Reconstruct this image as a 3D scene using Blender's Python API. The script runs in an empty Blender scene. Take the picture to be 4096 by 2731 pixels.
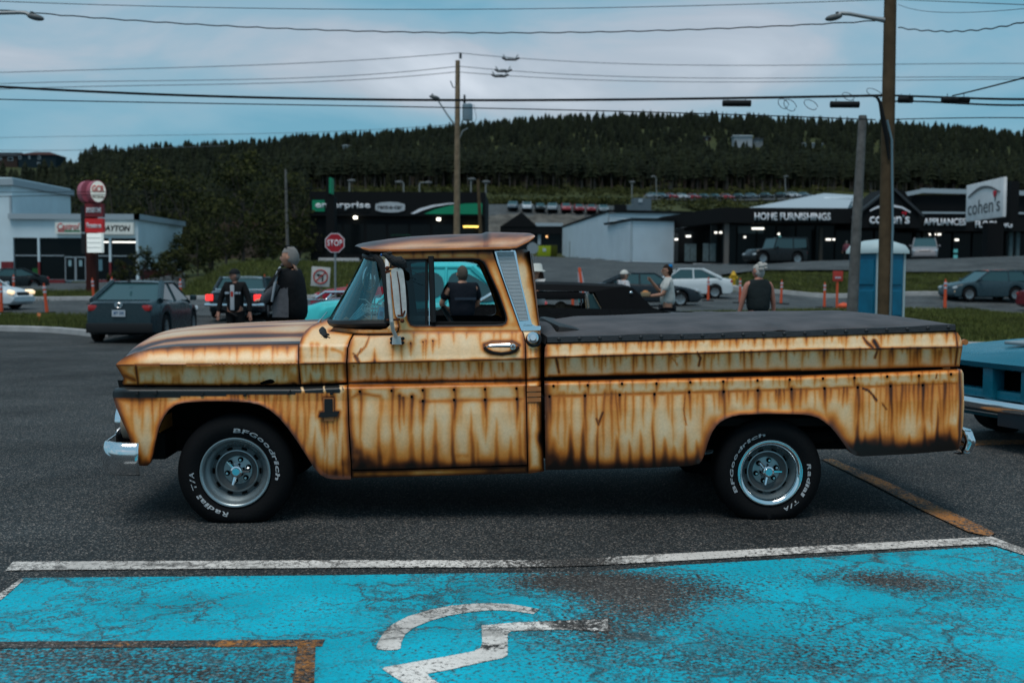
import bpy,bmesh,math,random
import numpy as np
from math import sin,cos,pi,radians,sqrt,atan2,exp,log
from mathutils import Vector,Matrix
from mathutils.geometry import delaunay_2d_cdt
random.seed(7)
SC = bpy.context.scene
COL = SC.collection
# ---------------------------------------------------------------- camera
CAM_H = 1.517
F_PX,CX,CY = 4551.0,2048.0,1365.5          # focal length and centre in pixels of the 4096 px wide photograph
PITCH,ROLL = radians(-3.331),radians(0.3)
fw = np.array([0.0,cos(PITCH),sin(PITCH)])
up0 = np.array([0.0,-sin(PITCH),cos(PITCH)])
rt0 = np.array([1.0,0.0,0.0])
RT = cos(ROLL) * rt0 + sin(ROLL) * up0
UP = -sin(ROLL) * rt0 + cos(ROLL) * up0
cam_d = bpy.data.cameras.new('camera')
cam = bpy.data.objects.new('camera',cam_d)
COL.objects.link(cam)
M = Matrix(((RT[0],UP[0],-fw[0],0),(RT[1],UP[1],-fw[1],0),(RT[2],UP[2],-fw[2],CAM_H),(0,0,0,1)))
cam.matrix_world = M
cam_d.sensor_width = 36.0
cam_d.lens = F_PX / 4096 * 36.0
cam_d.clip_start = 0.1
cam_d.clip_end = 4000
cam_d.dof.use_dof = True
cam_d.dof.focus_distance = 7.0
cam_d.dof.aperture_fstop = 2.6
SC.camera = cam
# ---------------------------------------------------------------- colour management
SC.view_settings.view_transform = 'Standard'
SC.view_settings.look = 'None'
SC.view_settings.gamma = 1.0
SC.view_settings.exposure = 0.3
SC.view_settings.use_curve_mapping = False
# ---------------------------------------------------------------- world: dusk overcast over a clear sky
SUN_ELEV,SUN_AZ = radians(68),radians(200)
world = bpy.data.worlds.new('World')
SC.world = world
world.use_nodes = True
wn,wl = world.node_tree.nodes,world.node_tree.links
for n in list(wn):
 wn.remove(n)
def W(t,**k):
 n = wn.new(t)
 for a,b in k.items():
  setattr(n,a,b)
 return n
wout = W('ShaderNodeOutputWorld')
wbg = W('ShaderNodeBackground')
wbg.inputs['Strength'].default_value = 0.1
sky = W('ShaderNodeTexSky',sky_type='NISHITA')
sky.sun_disc = False
sky.sun_elevation = SUN_ELEV
sky.sun_rotation = SUN_AZ
sky.altitude = 50
sky.air_density = 1.2
sky.dust_density = 1.5
tc = W('ShaderNodeTexCoord')
mp = W('ShaderNodeMapping')
mp.inputs['Scale'].default_value = (1.0,1.0,2.6)
mp.inputs['Rotation'].default_value = (0.0,radians(-8),0)
mp.inputs['Location'].default_value = (0.35,0.2,0.62)
n1 = W('ShaderNodeTexNoise')
n1.inputs['Scale'].default_value = 3.6
n1.inputs['Detail'].default_value = 6
n1.inputs['Roughness'].default_value = 0.52
n1.inputs['Distortion'].default_value = 0.5
wl.new(tc.outputs['Generated'],mp.inputs['Vector'])
wl.new(mp.outputs[0],n1.inputs['Vector'])
_acc = W('ShaderNodeMath',operation='MULTIPLY_ADD')
_acc.inputs[1].default_value = 1.25; _acc.inputs[2].default_value = -0.24
wl.new(n1.outputs['Fac'],_acc.inputs[0])
_last = _acc
# broad cloud banks and clear gaps: (direction x, direction z, width, height, amount)
for bx_,bz_,bw,bh,am in ((0.26,0.25,0.12,0.08,0.16),(0.14,0.17,0.28,0.05,0.26),(-0.26,0.175,0.26,0.05,0.17),(-0.40,0.135,0.12,0.03,0.10),
               (-0.24,0.118,0.26,0.028,-0.30),(-0.02,0.27,0.30,0.05,-0.10),(0.46,0.22,0.16,0.12,-0.34),(0.34,0.30,0.14,0.06,-0.16)):
 mb_ = W('ShaderNodeMapping'); mb_.vector_type = 'POINT'
 mb_.inputs['Location'].default_value = (-bx_ / bw,0,-bz_ / bh)
 mb_.inputs['Scale'].default_value = (1 / bw,0.35,1 / bh)
 g_ = W('ShaderNodeVectorMath',operation='LENGTH')
 wl.new(tc.outputs['Generated'],mb_.inputs['Vector'])
 sub_ = W('ShaderNodeVectorMath',operation='ADD'); sub_.inputs[1].default_value = (0,-0.33,0)
 wl.new(mb_.outputs[0],sub_.inputs[0]); wl.new(sub_.outputs[0],g_.inputs[0])
 r_ = W('ShaderNodeMapRange',interpolation_type='SMOOTHERSTEP')
 r_.inputs['From Min'].default_value = 0.0; r_.inputs['From Max'].default_value = 2.0
 r_.inputs['To Min'].default_value = am; r_.inputs['To Max'].default_value = 0.0
 wl.new(g_.outputs['Value'],r_.inputs['Value'])
 ad_ = W('ShaderNodeMath',operation='ADD')
 wl.new(_last.outputs[0],ad_.inputs[0]); wl.new(r_.outputs[0],ad_.inputs[1]); _last = ad_
cr = W('ShaderNodeValToRGB')
cr.color_ramp.interpolation = 'LINEAR'
els = cr.color_ramp.elements
els[0].position = 0.20; els[0].color = (0.13,0.36,0.50,1)
els[1].position = 0.86; els[1].color = (0.68,0.74,0.82,1)
e = els.new(0.34); e.color = (0.20,0.41,0.54,1)
e = els.new(0.50); e.color = (0.28,0.44,0.55,1)
e = els.new(0.64); e.color = (0.43,0.50,0.58,1)
wl.new(_last.outputs[0],cr.inputs['Fac'])
sc_ = W('ShaderNodeVectorMath',operation='SCALE'); sc_.inputs['Scale'].default_value = 8.5
wl.new(cr.outputs[0],sc_.inputs[0])
mx = W('ShaderNodeMix',data_type='RGBA')
mx.inputs['Factor'].default_value = 0.88
wl.new(sky.outputs[0],mx.inputs['A'])
wl.new(sc_.outputs[0],mx.inputs['B'])
wl.new(mx.outputs['Result'],wbg.inputs['Color'])
wl.new(wbg.outputs[0],wout.inputs['Surface'])
sun_d = bpy.data.lights.new('sun','SUN')
sun_d.energy = 1.5
sun_d.angle = radians(30)
sun_d.color = (1.0,0.93,0.86)
sun = bpy.data.objects.new('sun',sun_d)
COL.objects.link(sun)
# the light comes from behind the camera and a little to its left
_sd = Vector((sin(SUN_AZ) * cos(SUN_ELEV),cos(SUN_AZ) * cos(SUN_ELEV),sin(SUN_ELEV)))
sun.rotation_euler = _sd.to_track_quat('Z','Y').to_euler()
# ---------------------------------------------------------------- measuring helpers
CAMP = np.array([0.0,0.0,CAM_H])
def ray(u,v):
 u = np.asarray(u,float); v = np.asarray(v,float)
 a = ((u - CX) / F_PX)[...,None]; b = ((CY - v) / F_PX)[...,None]
 return fw + a * RT + b * UP
def P(u,v,d):
 """world point seen at photo pixel (u,v) whose distance along +Y is d"""
 r = ray(u,v)
 return CAMP + r * (np.asarray(d,float) / r[...,1])[...,None]
def PX(u,d):
 """world x at distance d for photo column u, near eye level"""
 return float(P(u,1100.0,d)[0])
def PZ(u,v,d):
 return float(P(u,v,d)[2])
# ---------------------------------------------------------------- material helpers
MATS = {}
def newmat(name):
 m = bpy.data.materials.new(name)
 m.use_nodes = True
 nt = m.node_tree
 return m,nt.nodes,nt.links,nt.nodes['Principled BSDF']
def mat(name,col,rough=0.6,metal=0.0,var=0.0,vscale=8.0,bump=0.0,bscale=40.0,coat=0.0,emit=None,estr=1.0,spec=None):
 if spec is None: spec = 0.5 if metal > 0.4 else (0.10 if rough >= 0.6 else 0.3)
 if name in MATS:
  return MATS[name]
 m,n,l,b = newmat(name)
 b.inputs['Base Color'].default_value = (*col,1)
 b.inputs['Roughness'].default_value = rough
 b.inputs['Metallic'].default_value = metal
 b.inputs['Coat Weight'].default_value = coat
 b.inputs['Coat Roughness'].default_value = 0.08
 b.inputs['Specular IOR Level'].default_value = spec
 if emit:
  b.inputs['Emission Color'].default_value = (*emit,1)
  b.inputs['Emission Strength'].default_value = estr
 if var > 0 or bump > 0:
  t = n.new('ShaderNodeTexCoord')
  if var > 0:
   nz = n.new('ShaderNodeTexNoise')
   nz.inputs['Scale'].default_value = vscale
   nz.inputs['Detail'].default_value = 6
   l.new(t.outputs['Object'],nz.inputs['Vector'])
   r = n.new('ShaderNodeMapRange')
   r.inputs['From Min'].default_value = 0.3; r.inputs['From Max'].default_value = 0.7
   r.inputs['To Min'].default_value = 1 - var; r.inputs['To Max'].default_value = 1 + var
   l.new(nz.outputs['Fac'],r.inputs['Value'])
   h = n.new('ShaderNodeVectorMath'); h.operation = 'SCALE'
   h.inputs[0].default_value = col
   l.new(r.outputs[0],h.inputs['Scale'])
   l.new(h.outputs[0],b.inputs['Base Color'])
   r2 = n.new('ShaderNodeMapRange')
   r2.inputs['To Min'].default_value = max(0.02,rough - 0.12); r2.inputs['To Max'].default_value = min(1,rough + 0.12)
   l.new(nz.outputs['Fac'],r2.inputs['Value'])
   l.new(r2.outputs[0],b.inputs['Roughness'])
  if bump > 0:
   nz = n.new('ShaderNodeTexNoise')
   nz.inputs['Scale'].default_value = bscale
   nz.inputs['Detail'].default_value = 4
   l.new(t.outputs['Object'],nz.inputs['Vector'])
   bp = n.new('ShaderNodeBump')
   bp.inputs['Strength'].default_value = bump
   bp.inputs['Distance'].default_value = 0.02
   l.new(nz.outputs['Fac'],bp.inputs['Height'])
   l.new(bp.outputs[0],b.inputs['Normal'])
 MATS[name] = m
 return m
def glassmat(name,tint=(0.75,0.9,0.92),opacity=0.15,rough=0.02,gcol=(1,1,1)):
 """thin pane: mostly see-through, mirror-like at grazing angles"""
 if name in MATS:
  return MATS[name]
 m,n,l,b = newmat(name)
 n.remove(b)
 out = n['Material Output']
 tr = n.new('ShaderNodeBsdfTransparent'); tr.inputs[0].default_value = (*tint,1)
 gl = n.new('ShaderNodeBsdfGlossy'); gl.inputs['Roughness'].default_value = rough; gl.inputs[0].default_value = (*gcol,1)
 fr = n.new('ShaderNodeFresnel'); fr.inputs['IOR'].default_value = 1.5
 ad = n.new('ShaderNodeMath'); ad.operation = 'ADD'; ad.inputs[1].default_value = opacity; ad.use_clamp = True
 l.new(fr.outputs[0],ad.inputs[0])
 mx = n.new('ShaderNodeMixShader')
 l.new(ad.outputs[0],mx.inputs[0]); l.new(tr.outputs[0],mx.inputs[1]); l.new(gl.outputs[0],mx.inputs[2])
 l.new(mx.outputs[0],out.inputs['Surface'])
 MATS[name] = m
 return m
# ---------------------------------------------------------------- mesh helpers
class MB:
 """collects vertices and faces in local metres and links them as ONE mesh object"""
 def __init__(self):
  self.v = []; self.f = []; self.mi = []
 def add(self,vs,fs,mi=0):
  o = len(self.v)
  self.v += [tuple(map(float,p)) for p in vs]
  self.f += [tuple(i + o for i in f) for f in fs]
  self.mi += [mi] * len(fs)
  return self
 def box(self,c,s,mi=0,rot=None,taper=1.0):
  hx,hy,hz = s[0] / 2,s[1] / 2,s[2] / 2
  vs = []
  for z in (-hz,hz):
   k = taper if z > 0 else 1.0
   for x,y in ((-hx,-hy),(hx,-hy),(hx,hy),(-hx,hy)):
    vs.append(Vector((x * k,y * k,z)))
  if rot is not None:
   R = Matrix.Rotation(rot[2],3,'Z') @ Matrix.Rotation(rot[1],3,'Y') @ Matrix.Rotation(rot[0],3,'X')
   vs = [R @ p for p in vs]
  vs = [(p[0] + c[0],p[1] + c[1],p[2] + c[2]) for p in vs]
  return self.add(vs,[(0,3,2,1),(4,5,6,7),(0,1,5,4),(1,2,6,5),(2,3,7,6),(3,0,4,7)],mi)
 def tube(self,pts,r,n=10,mi=0,cap=True):
  pts = [Vector(p) for p in pts]
  m = len(pts)
  rs = r if hasattr(r,'__len__') else [r] * m
  ref = Vector((0,0,1))
  rings = []
  pn = None
  for i,p in enumerate(pts):
   t = (pts[min(i + 1,m - 1)] - pts[max(i - 1,0)])
   t = t.normalized() if t.length > 1e-9 else Vector((0,0,1))
   if pn is None:
    a = ref if abs(t.dot(ref)) < 0.9 else Vector((1,0,0))
    nrm = (a - t * a.dot(t)).normalized()
   else:
    nrm = (pn - t * pn.dot(t))
    nrm = nrm.normalized() if nrm.length > 1e-6 else pn
   pn = nrm
   bn = t.cross(nrm)
   rings.append([p + (nrm * cos(2 * pi * k / n) + bn * sin(2 * pi * k / n)) * rs[i] for k in range(n)])
  vs = [q for rg in rings for q in rg]
  fs = []
  for i in range(m - 1):
   for k in range(n):
    k2 = (k + 1) % n
    fs.append((i * n + k,i * n + k2,(i + 1) * n + k2,(i + 1) * n + k))
  if cap:
   fs.append(tuple(range(n - 1,-1,-1)))
   fs.append(tuple((m - 1) * n + k for k in range(n)))
  return self.add(vs,fs,mi)
 def cyl(self,c,r,h,n=24,axis='Z',r2=None,mi=0):
  r2 = r if r2 is None else r2
  A = {'X': Vector((1,0,0)),'Y': Vector((0,1,0)),'Z': Vector((0,0,1))}[axis]
  c = Vector(c)
  return self.tube([c - A * h / 2,c + A * h / 2],[r,r2],n,mi)
 def lathe(self,prof,c=(0,0,0),n=48,axis='Y',mi=0,a0=0.0,a1=2 * pi):
  """prof: list of (radius, along)"""
  full = abs(a1 - a0 - 2 * pi) < 1e-6
  k = n if full else n + 1
  vs = []
  for i in range(k):
   a = a0 + (a1 - a0) * i / n
   for r,y in prof:
    if axis == 'Y':
     vs.append((c[0] + r * cos(a),c[1] + y,c[2] + r * sin(a)))
    elif axis == 'Z':
     vs.append((c[0] + r * cos(a),c[1] + r * sin(a),c[2] + y))
    else:
     vs.append((c[0] + y,c[1] + r * cos(a),c[2] + r * sin(a)))
  m = len(prof)
  fs = []
  for i in range(n if full else n):
   j = (i + 1) % k
   for q in range(m - 1):
    fs.append((i * m + q,i * m + q + 1,j * m + q + 1,j * m + q))
  return self.add(vs,fs,mi)
 def prism(self,poly,y0,y1,plane='XZ',mi=0):
  """extrude a polygon; plane XZ -> extruded along Y, XY -> along Z, YZ -> along X"""
  def mk(a,b,t):
   return {'XZ': (a,t,b),'XY': (a,b,t),'YZ': (t,a,b)}[plane]
  n = len(poly)
  vs = [mk(a,b,y0) for a,b in poly] + [mk(a,b,y1) for a,b in poly]
  fs = [tuple(range(n)),tuple(range(2 * n - 1,n - 1,-1))]
  fs += [(i,(i + 1) % n,n + (i + 1) % n,n + i) for i in range(n)]
  return self.add(vs,fs,mi)
 def grid(self,pts,nu,nv,mi=0,closeu=False):
  """pts in row-major order: nu rows of nv"""
  fs = []
  for i in range(nu - (0 if closeu else 1)):
   j = (i + 1) % nu
   for k in range(nv - 1):
    fs.append((i * nv + k,i * nv + k + 1,j * nv + k + 1,j * nv + k))
  return self.add(pts,fs,mi)
 def sphere(self,c,r,n=16,m=10,mi=0,sc=(1,1,1)):
  vs = []
  for i in range(m + 1):
   t = pi * i / m
   for k in range(n):
    a = 2 * pi * k / n
    vs.append((c[0] + r * sc[0] * sin(t) * cos(a),c[1] + r * sc[1] * sin(t) * sin(a),c[2] + r * sc[2] * cos(t)))
  fs = []
  for i in range(m):
   for k in range(n):
    k2 = (k + 1) % n
    fs.append((i * n + k,(i + 1) * n + k,(i + 1) * n + k2,i * n + k2))
  return self.add(vs,fs,mi)
 def build(self,name,mats,parent=None,smooth=True,bevel=0.0,sharp=35,merge=False):
  me = bpy.data.meshes.new(name)
  me.from_pydata(self.v,[],self.f)
  if not hasattr(mats,'__len__'):
   mats = [mats]
  for m in mats:
   me.materials.append(m)
  if len(mats) > 1:
   me.polygons.foreach_set('material_index',self.mi)
  bm = bmesh.new(); bm.from_mesh(me)
  if merge:
   bmesh.ops.remove_doubles(bm,verts=bm.verts,dist=1e-5)
  if bevel > 0:
   es = [e for e in bm.edges if len(e.link_faces) == 2 and e.calc_face_angle(0) > radians(30)]
   if es:
    bmesh.ops.bevel(bm,geom=es,offset=bevel,segments=2,affect='EDGES',profile=0.6,clamp_overlap=True)
  bmesh.ops.recalc_face_normals(bm,faces=bm.faces)
  if smooth:
   for f in bm.faces:
    f.smooth = True
   for e in bm.edges:
    if len(e.link_faces) == 2 and e.calc_face_angle(0) > radians(sharp):
     e.smooth = False
  bm.to_mesh(me); bm.free()
  o = bpy.data.objects.new(name,me)
  COL.objects.link(o)
  if parent is not None:
   o.parent = parent
  return o
def tag(o,label=None,cat=None,group=None,kind=None):
 if label: o['label'] = label
 if cat: o['category'] = cat
 if group: o['group'] = group
 if kind: o['kind'] = kind
 return o
def thing(name,label,cat,loc=(0,0,0),rz=0.0,group=None):
 o = bpy.data.objects.new(name,None)
 o.empty_display_size = 0.2
 COL.objects.link(o)
 o.location = loc
 o.rotation_euler = (0,0,rz)
 return tag(o,label,cat,group)
def copy_tree(o,loc=None,rz=None,label=None,parent=None,group=None):
 c = o.copy(); COL.objects.link(c)
 if parent is not None: c.parent = parent
 if loc is not None: c.location = loc
 if rz is not None: c.rotation_euler = (0,0,rz)
 if label: c['label'] = label
 if group: c['group'] = group
 for ch in list(o.children):
  copy_tree(ch,parent=c)
 return c
def textmesh(s,size=1.0,extrude=0.01,offset=0.0,shear=0.0,space=1.0,align='CENTER'):
 """flat lettering as a mesh in the XZ plane facing -Y, centred on its baseline middle; returns mesh data"""
 cu = bpy.data.curves.new('lettering','FONT')
 cu.body = s; cu.size = size; cu.extrude = extrude; cu.offset = offset; cu.shear = shear
 cu.space_character = space; cu.align_x = align; cu.align_y = 'CENTER'
 cu.resolution_u = 3
 ob = bpy.data.objects.new('tmp',cu)
 COL.objects.link(ob)
 dg = bpy.context.evaluated_depsgraph_get()
 me = bpy.data.meshes.new_from_object(ob.evaluated_get(dg))
 bpy.data.objects.remove(ob); bpy.data.curves.remove(cu)
 me.transform(Matrix.Rotation(radians(90),4,'X'))
 return me
def letters(name,s,m,parent,loc,width=None,height=None,rz=0.0,extrude=0.01,offset=0.0,shear=0.0,space=1.0,ry=0.0,flatz=False):
 me = textmesh(s,1.0,0.0,offset,shear,space)
 co = np.zeros(len(me.vertices) * 3); me.vertices.foreach_get('co',co); co = co.reshape(-1,3)
 mn,mxx = co.min(0),co.max(0)
 co -= (mn + mxx) / 2
 w,h = mxx[0] - mn[0],mxx[2] - mn[2]
 sx = width / w if width else None
 sz = height / h if height else None
 sx = sx or sz; sz = sz or sx
 co[:,0] *= sx; co[:,2] *= sz
 me.vertices.foreach_set('co',co.ravel())
 me.materials.clear(); me.materials.append(m)
 bm = bmesh.new(); bm.from_mesh(me)
 r = bmesh.ops.extrude_face_region(bm,geom=bm.faces[:])
 bmesh.ops.translate(bm,verts=[x for x in r['geom'] if isinstance(x,bmesh.types.BMVert)],vec=(0,-extrude,0))
 bmesh.ops.recalc_face_normals(bm,faces=bm.faces)
 bm.to_mesh(me); bm.free()
 o = bpy.data.objects.new(name,me); COL.objects.link(o)
 o.parent = parent; o.location = loc; o.rotation_euler = (0,ry,rz)
 return o
def resample(pts,step,closed=False):
 pts = [np.array(p,float) for p in pts]
 if closed: pts = pts + [pts[0]]
 out = []
 for a,b in zip(pts[:-1],pts[1:]):
  L = np.linalg.norm(b - a)
  n = max(1,int(round(L / step)))
  for i in range(n):
   out.append(a + (b - a) * i / n)
 if not closed: out.append(pts[-1])
 return np.array(out)
def inpoly(px,py,poly):
 poly = np.asarray(poly,float)
 x0,y0 = poly[:,0],poly[:,1]
 x1,y1 = np.roll(x0,-1),np.roll(y0,-1)
 c = np.zeros(px.shape,bool)
 for a,b,c2,d in zip(x0,y0,x1,y1):
  if b == d: continue
  c ^= ((b > py) != (d > py)) & (px < (c2 - a) * (py - b) / (d - b) + a)
 return c
def dist_poly(px,py,poly,closed=True):
 """distance from points to a polyline, vectorised"""
 poly = np.asarray(poly,float)
 if closed: poly = np.vstack([poly,poly[:1]])
 best = np.full(px.shape,1e9)
 for (a,b),(c,d) in zip(poly[:-1],poly[1:]):
  ex,ey = c - a,d - b
  L2 = ex * ex + ey * ey + 1e-12
  t = np.clip(((px - a) * ex + (py - b) * ey) / L2,0,1)
  best = np.minimum(best,np.hypot(px - a - t * ex,py - b - t * ey))
 return best
def smooth_closed(pts,it=2,keep=None):
 """Chaikin corner cutting"""
 p = [np.array(q,float) for q in pts]
 for _ in range(it):
  q = []
  for a,b in zip(p,p[1:] + p[:1]):
   q += [a * 0.75 + b * 0.25,a * 0.25 + b * 0.75]
  p = q
 return p
def smooth_open(pts,it=2):
 p = [np.array(q,float) for q in pts]
 for _ in range(it):
  q = [p[0]]
  for a,b in zip(p[:-1],p[1:]):
   q += [a * 0.75 + b * 0.25,a * 0.25 + b * 0.75]
  q.append(p[-1])
  p = q
 return p
def vnoise(x,y,seed=0):
 """cheap smooth value noise in 0..1, vectorised"""
 x = np.asarray(x,float); y = np.asarray(y,float)
 xi = np.floor(x).astype(np.int64); yi = np.floor(y).astype(np.int64)
 xf = x - xi; yf = y - yi
 def h(a,b):
  n = (a * 374761393 + b * 668265263 + seed * 1274126177) & 0xFFFFFFFF
  n = ((n ^ (n >> 13)) * 1274126177) & 0xFFFFFFFF
  return ((n ^ (n >> 16)) & 0xFFFF) / 65535.0
 sx = xf * xf * (3 - 2 * xf); sy = yf * yf * (3 - 2 * yf)
 return (h(xi,yi) * (1 - sx) + h(xi + 1,yi) * sx) * (1 - sy) + (h(xi,yi + 1) * (1 - sx) + h(xi + 1,yi + 1) * sx) * sy
# ================================================================= TERRAIN
# control points (u, v, d) read in the photo at 2352 px width, and (a, d, z)
K = 1.7415
_cp = []
def cp_uv(u,v,d):
 p = P(u * K,v * K,d)
 _cp.append((p[0] / p[1],log(p[1]),p[2] / p[1]))
def cp_z(a,d,z):
 _cp.append((a,log(d),z / d))
for d in (4,8,13,19):
 for a in (-1.3,-0.8,-0.4,0,0.4,0.8,1.3):
  cp_z(a,d,0)
for a,d,z in ((-.335,26,-.1),(-.45,31,-.08),(-.8,30,-.05),(0,28,0),(.2,26,0),(.45,24,0),(.9,25,0),(.42,32,.1),
    (-.8,42,.1),(.9,42,.25),(0,38,.06),(-.1,45,.14),(.2,45,.22)):
 cp_z(a,d,z)
for q in ((100,722,41),(2170,712,41),(1700,697,50),(245,694,50),(900,691,53),(1400,688,57),(1900,684.5,60),(2352,684.5,60),
          (-400,694,50),(2900,686,60),(150,672,62),(150,652,86),(300,652,90),(-300,655,88),(410,668,62),(480,645,68),(560,610,80),(620,603,84),
          (690,604,90),(560,655,62),(650,640,66),(760,640,72),(900,640,75),(1080,645,72),(720,603,104),(900,601,106),(1100,600,106),(720,597,125),(1110,596,125),
          (1250,655,68),(1400,650,70),(1300,620,90),(1450,615,92),(1600,630,75),(1550,608,105),(1300,593,140),(1230,589,165),(1450,603,125),
          (1750,624,68),(1950,622,68),(2352,619,68),(2900,620,68),(2100,612,95),(1700,611,110),(1900,609,122),(2300,607,125),(2900,608,125),
          (2352,600,160),(2000,596,165),(1700,590,180),(1290,583,178),(1150,575,180),
          (1100,497,200),(1250,484,210),(1400,484,212),(1250,476,240),(1100,470,250),(1500,459,298),(1850,457,300),(1650,452,325),(2000,470,300),
          (1200,440,330),(900,445,320),(1650,432,350),(2100,455,330),(2352,470,330),(2900,480,330),
          (200,640,115),(400,620,120),(50,600,160),(300,560,180),(560,560,170),(700,540,190),(850,520,200),(50,480,280),(300,470,300),(600,470,300),
          (0,386,435),(130,388,435),(-300,400,430),(300,366,520),(500,358,560),(700,342,600),(830,341,620),(1000,320,640),(1250,300,650),(1450,292,650),
          (1700,294,650),(1900,304,650),(2060,309,650),(2352,332,620),(2900,362,600),
          (-300,470,700),(300,440,800),(800,410,850),(1450,370,900),(2000,380,900),(2900,430,850)):
 cp_uv(*q)
_cp = np.array(_cp)
_BS = 0.55
def _tp(r2):
 return np.where(r2 > 1e-12,r2 * np.log(np.maximum(r2,1e-12)),0.0)
def _solve():
 n = len(_cp)
 X = np.c_[_cp[:,0],_cp[:,1] * _BS]
 r2 = ((X[:,None] - X[None]) ** 2).sum(-1)
 A = np.zeros((n + 3,n + 3))
 A[:n,:n] = _tp(r2) + np.eye(n) * 1e-4
 A[:n,n] = 1; A[:n,n + 1:] = X
 A[n,:n] = 1; A[n + 1:,:n] = X.T
 w = np.linalg.solve(A,np.r_[_cp[:,2],0,0,0])
 return X,w
_TX,_TW = _solve()
def terr(x,y):
 """ground height at world x, y"""
 x = np.asarray(x,float); y = np.asarray(y,float)
 yy = np.maximum(y,4.0)
 a = np.clip(x / yy,-1.25,1.25); b = np.log(yy) * _BS
 r2 = (a[...,None] - _TX[:,0]) ** 2 + (b[...,None] - _TX[:,1]) ** 2
 n = len(_TX)
 s = (_tp(r2) * _TW[:n]).sum(-1) + _TW[n] + _TW[n + 1] * a + _TW[n + 2] * b
 z = s * yy
 k = np.clip((yy - 19.0) / 5.0,0,1)            # the parking lot round the truck is level
 return z * k * k * (3 - 2 * k)
def G(u,d,dz=0.0):
 """ground point at photo column u (2352 px wide) and distance d"""
 x = PX(u * K,d)
 return Vector((x,d,float(terr(x,d)) + dz))
def grid_sheet(name,mats,us,ds,dz,label_kind='structure',umap=None,attr=None,skirt=0.0):
 """sheet over the ground: rows at distances ds, columns at photo columns us (either may be 2-D arrays)"""
 U,D = (np.meshgrid(us,ds) if np.ndim(us) == 1 else (us,ds))
 X = (U * K - CX) / F_PX * D * 1.0
 Z = terr(X,D) + dz
 nr,nc = U.shape
 v = np.stack([X,D,Z],-1).reshape(-1,3)
 f = [(i * nc + j,i * nc + j + 1,(i + 1) * nc + j + 1,(i + 1) * nc + j) for i in range(nr - 1) for j in range(nc - 1)]
 if skirt:
  ring = [j for j in range(nc)] + [i * nc + nc - 1 for i in range(1,nr)] + [(nr - 1) * nc + j for j in range(nc - 2,-1,-1)] + [i * nc for i in range(nr - 2,0,-1)]
  o = len(v)
  v = np.vstack([v,v[ring] - np.array([0,0,skirt])])
  m = len(ring)
  f += [(ring[k],o + k,o + (k + 1) % m,ring[(k + 1) % m]) for k in range(m)]
 me = bpy.data.meshes.new(name)
 me.from_pydata(v.tolist(),[],f)
 me.materials.append(mats)
 me.polygons.foreach_set('use_smooth',[True] * len(f))
 ob = bpy.data.objects.new(name,me); COL.objects.link(ob)
 if label_kind: ob['kind'] = label_kind
 return ob
def between(unear,ufar,n):
 """sheet between two polylines [(u,d)...] given at 2352 px"""
 un,uf = np.array(unear,float),np.array(ufar,float)
 lo,hi = max(un[0,0],uf[0,0]),min(un[-1,0],uf[-1,0])
 return lo,hi
# ---------------------------------------------------------------- ground materials
def asphalt_nodes(n,l,tcv,scale=1.0,base=(0.025,0.029,0.031),lightness=1.0):
 """returns colour socket + height socket of worn asphalt with pale stones showing"""
 vor = n.new('ShaderNodeTexVoronoi'); vor.inputs['Scale'].default_value = 115 * scale
 l.new(tcv,vor.inputs['Vector'])
 sep = n.new('ShaderNodeSeparateColor'); l.new(vor.outputs['Color'],sep.inputs[0])
 rp = n.new('ShaderNodeValToRGB')
 e = rp.color_ramp.elements
 e[0].position = 0.0; e[0].color = tuple(c * 0.62 * lightness for c in base) + (1,)
 e[1].position = 1.0; e[1].color = (0.22,0.19,0.17,1)
 for p,c in ((0.45,base),(0.72,tuple(c * 1.5 for c in base)),(0.86,(0.075,0.08,0.08)),(0.94,(0.15,0.135,0.12))):
  q = e.new(p); q.color = (c[0] * lightness,c[1] * lightness,c[2] * lightness,1)
 l.new(sep.outputs[0],rp.inputs[0])
 nz = n.new('ShaderNodeTexNoise'); nz.inputs['Scale'].default_value = 0.55; nz.inputs['Detail'].default_value = 7; nz.inputs['Roughness'].default_value = 0.62
 l.new(tcv,nz.inputs['Vector'])
 mr = n.new('ShaderNodeMapRange'); mr.inputs['From Min'].default_value = 0.3; mr.inputs['From Max'].default_value = 0.7
 mr.inputs['To Min'].default_value = 0.52; mr.inputs['To Max'].default_value = 1.5
 l.new(nz.outputs['Fac'],mr.inputs['Value'])
 sc = n.new('ShaderNodeVectorMath'); sc.operation = 'SCALE'
 l.new(rp.outputs[0],sc.inputs[0]); l.new(mr.outputs[0],sc.inputs['Scale'])
 return sc.outputs[0],vor.outputs['Distance'],nz.outputs['Fac']
def make_asphalt(name,base=(0.025,0.029,0.031),scale=1.0,lightness=1.0,attrib=None):
 m,n,l,b = newmat(name)
 t = n.new('ShaderNodeTexCoord')
 c,h,_ = asphalt_nodes(n,l,t.outputs['Object'],scale,base,lightness)
 l.new(c,b.inputs['Base Color'])
 b.inputs['Roughness'].default_value = 0.85; b.inputs['Specular IOR Level'].default_value = 0.15
 bp = n.new('ShaderNodeBump'); bp.inputs['Strength'].default_value = 0.5; bp.inputs['Distance'].default_value = 0.006
 l.new(h,bp.inputs['Height']); l.new(bp.outputs[0],b.inputs['Normal'])
 return m
M_ASPH = make_asphalt('asphalt_lot')
M_ROAD = make_asphalt('asphalt_grey',base=(0.045,0.053,0.057),scale=0.5)
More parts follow.
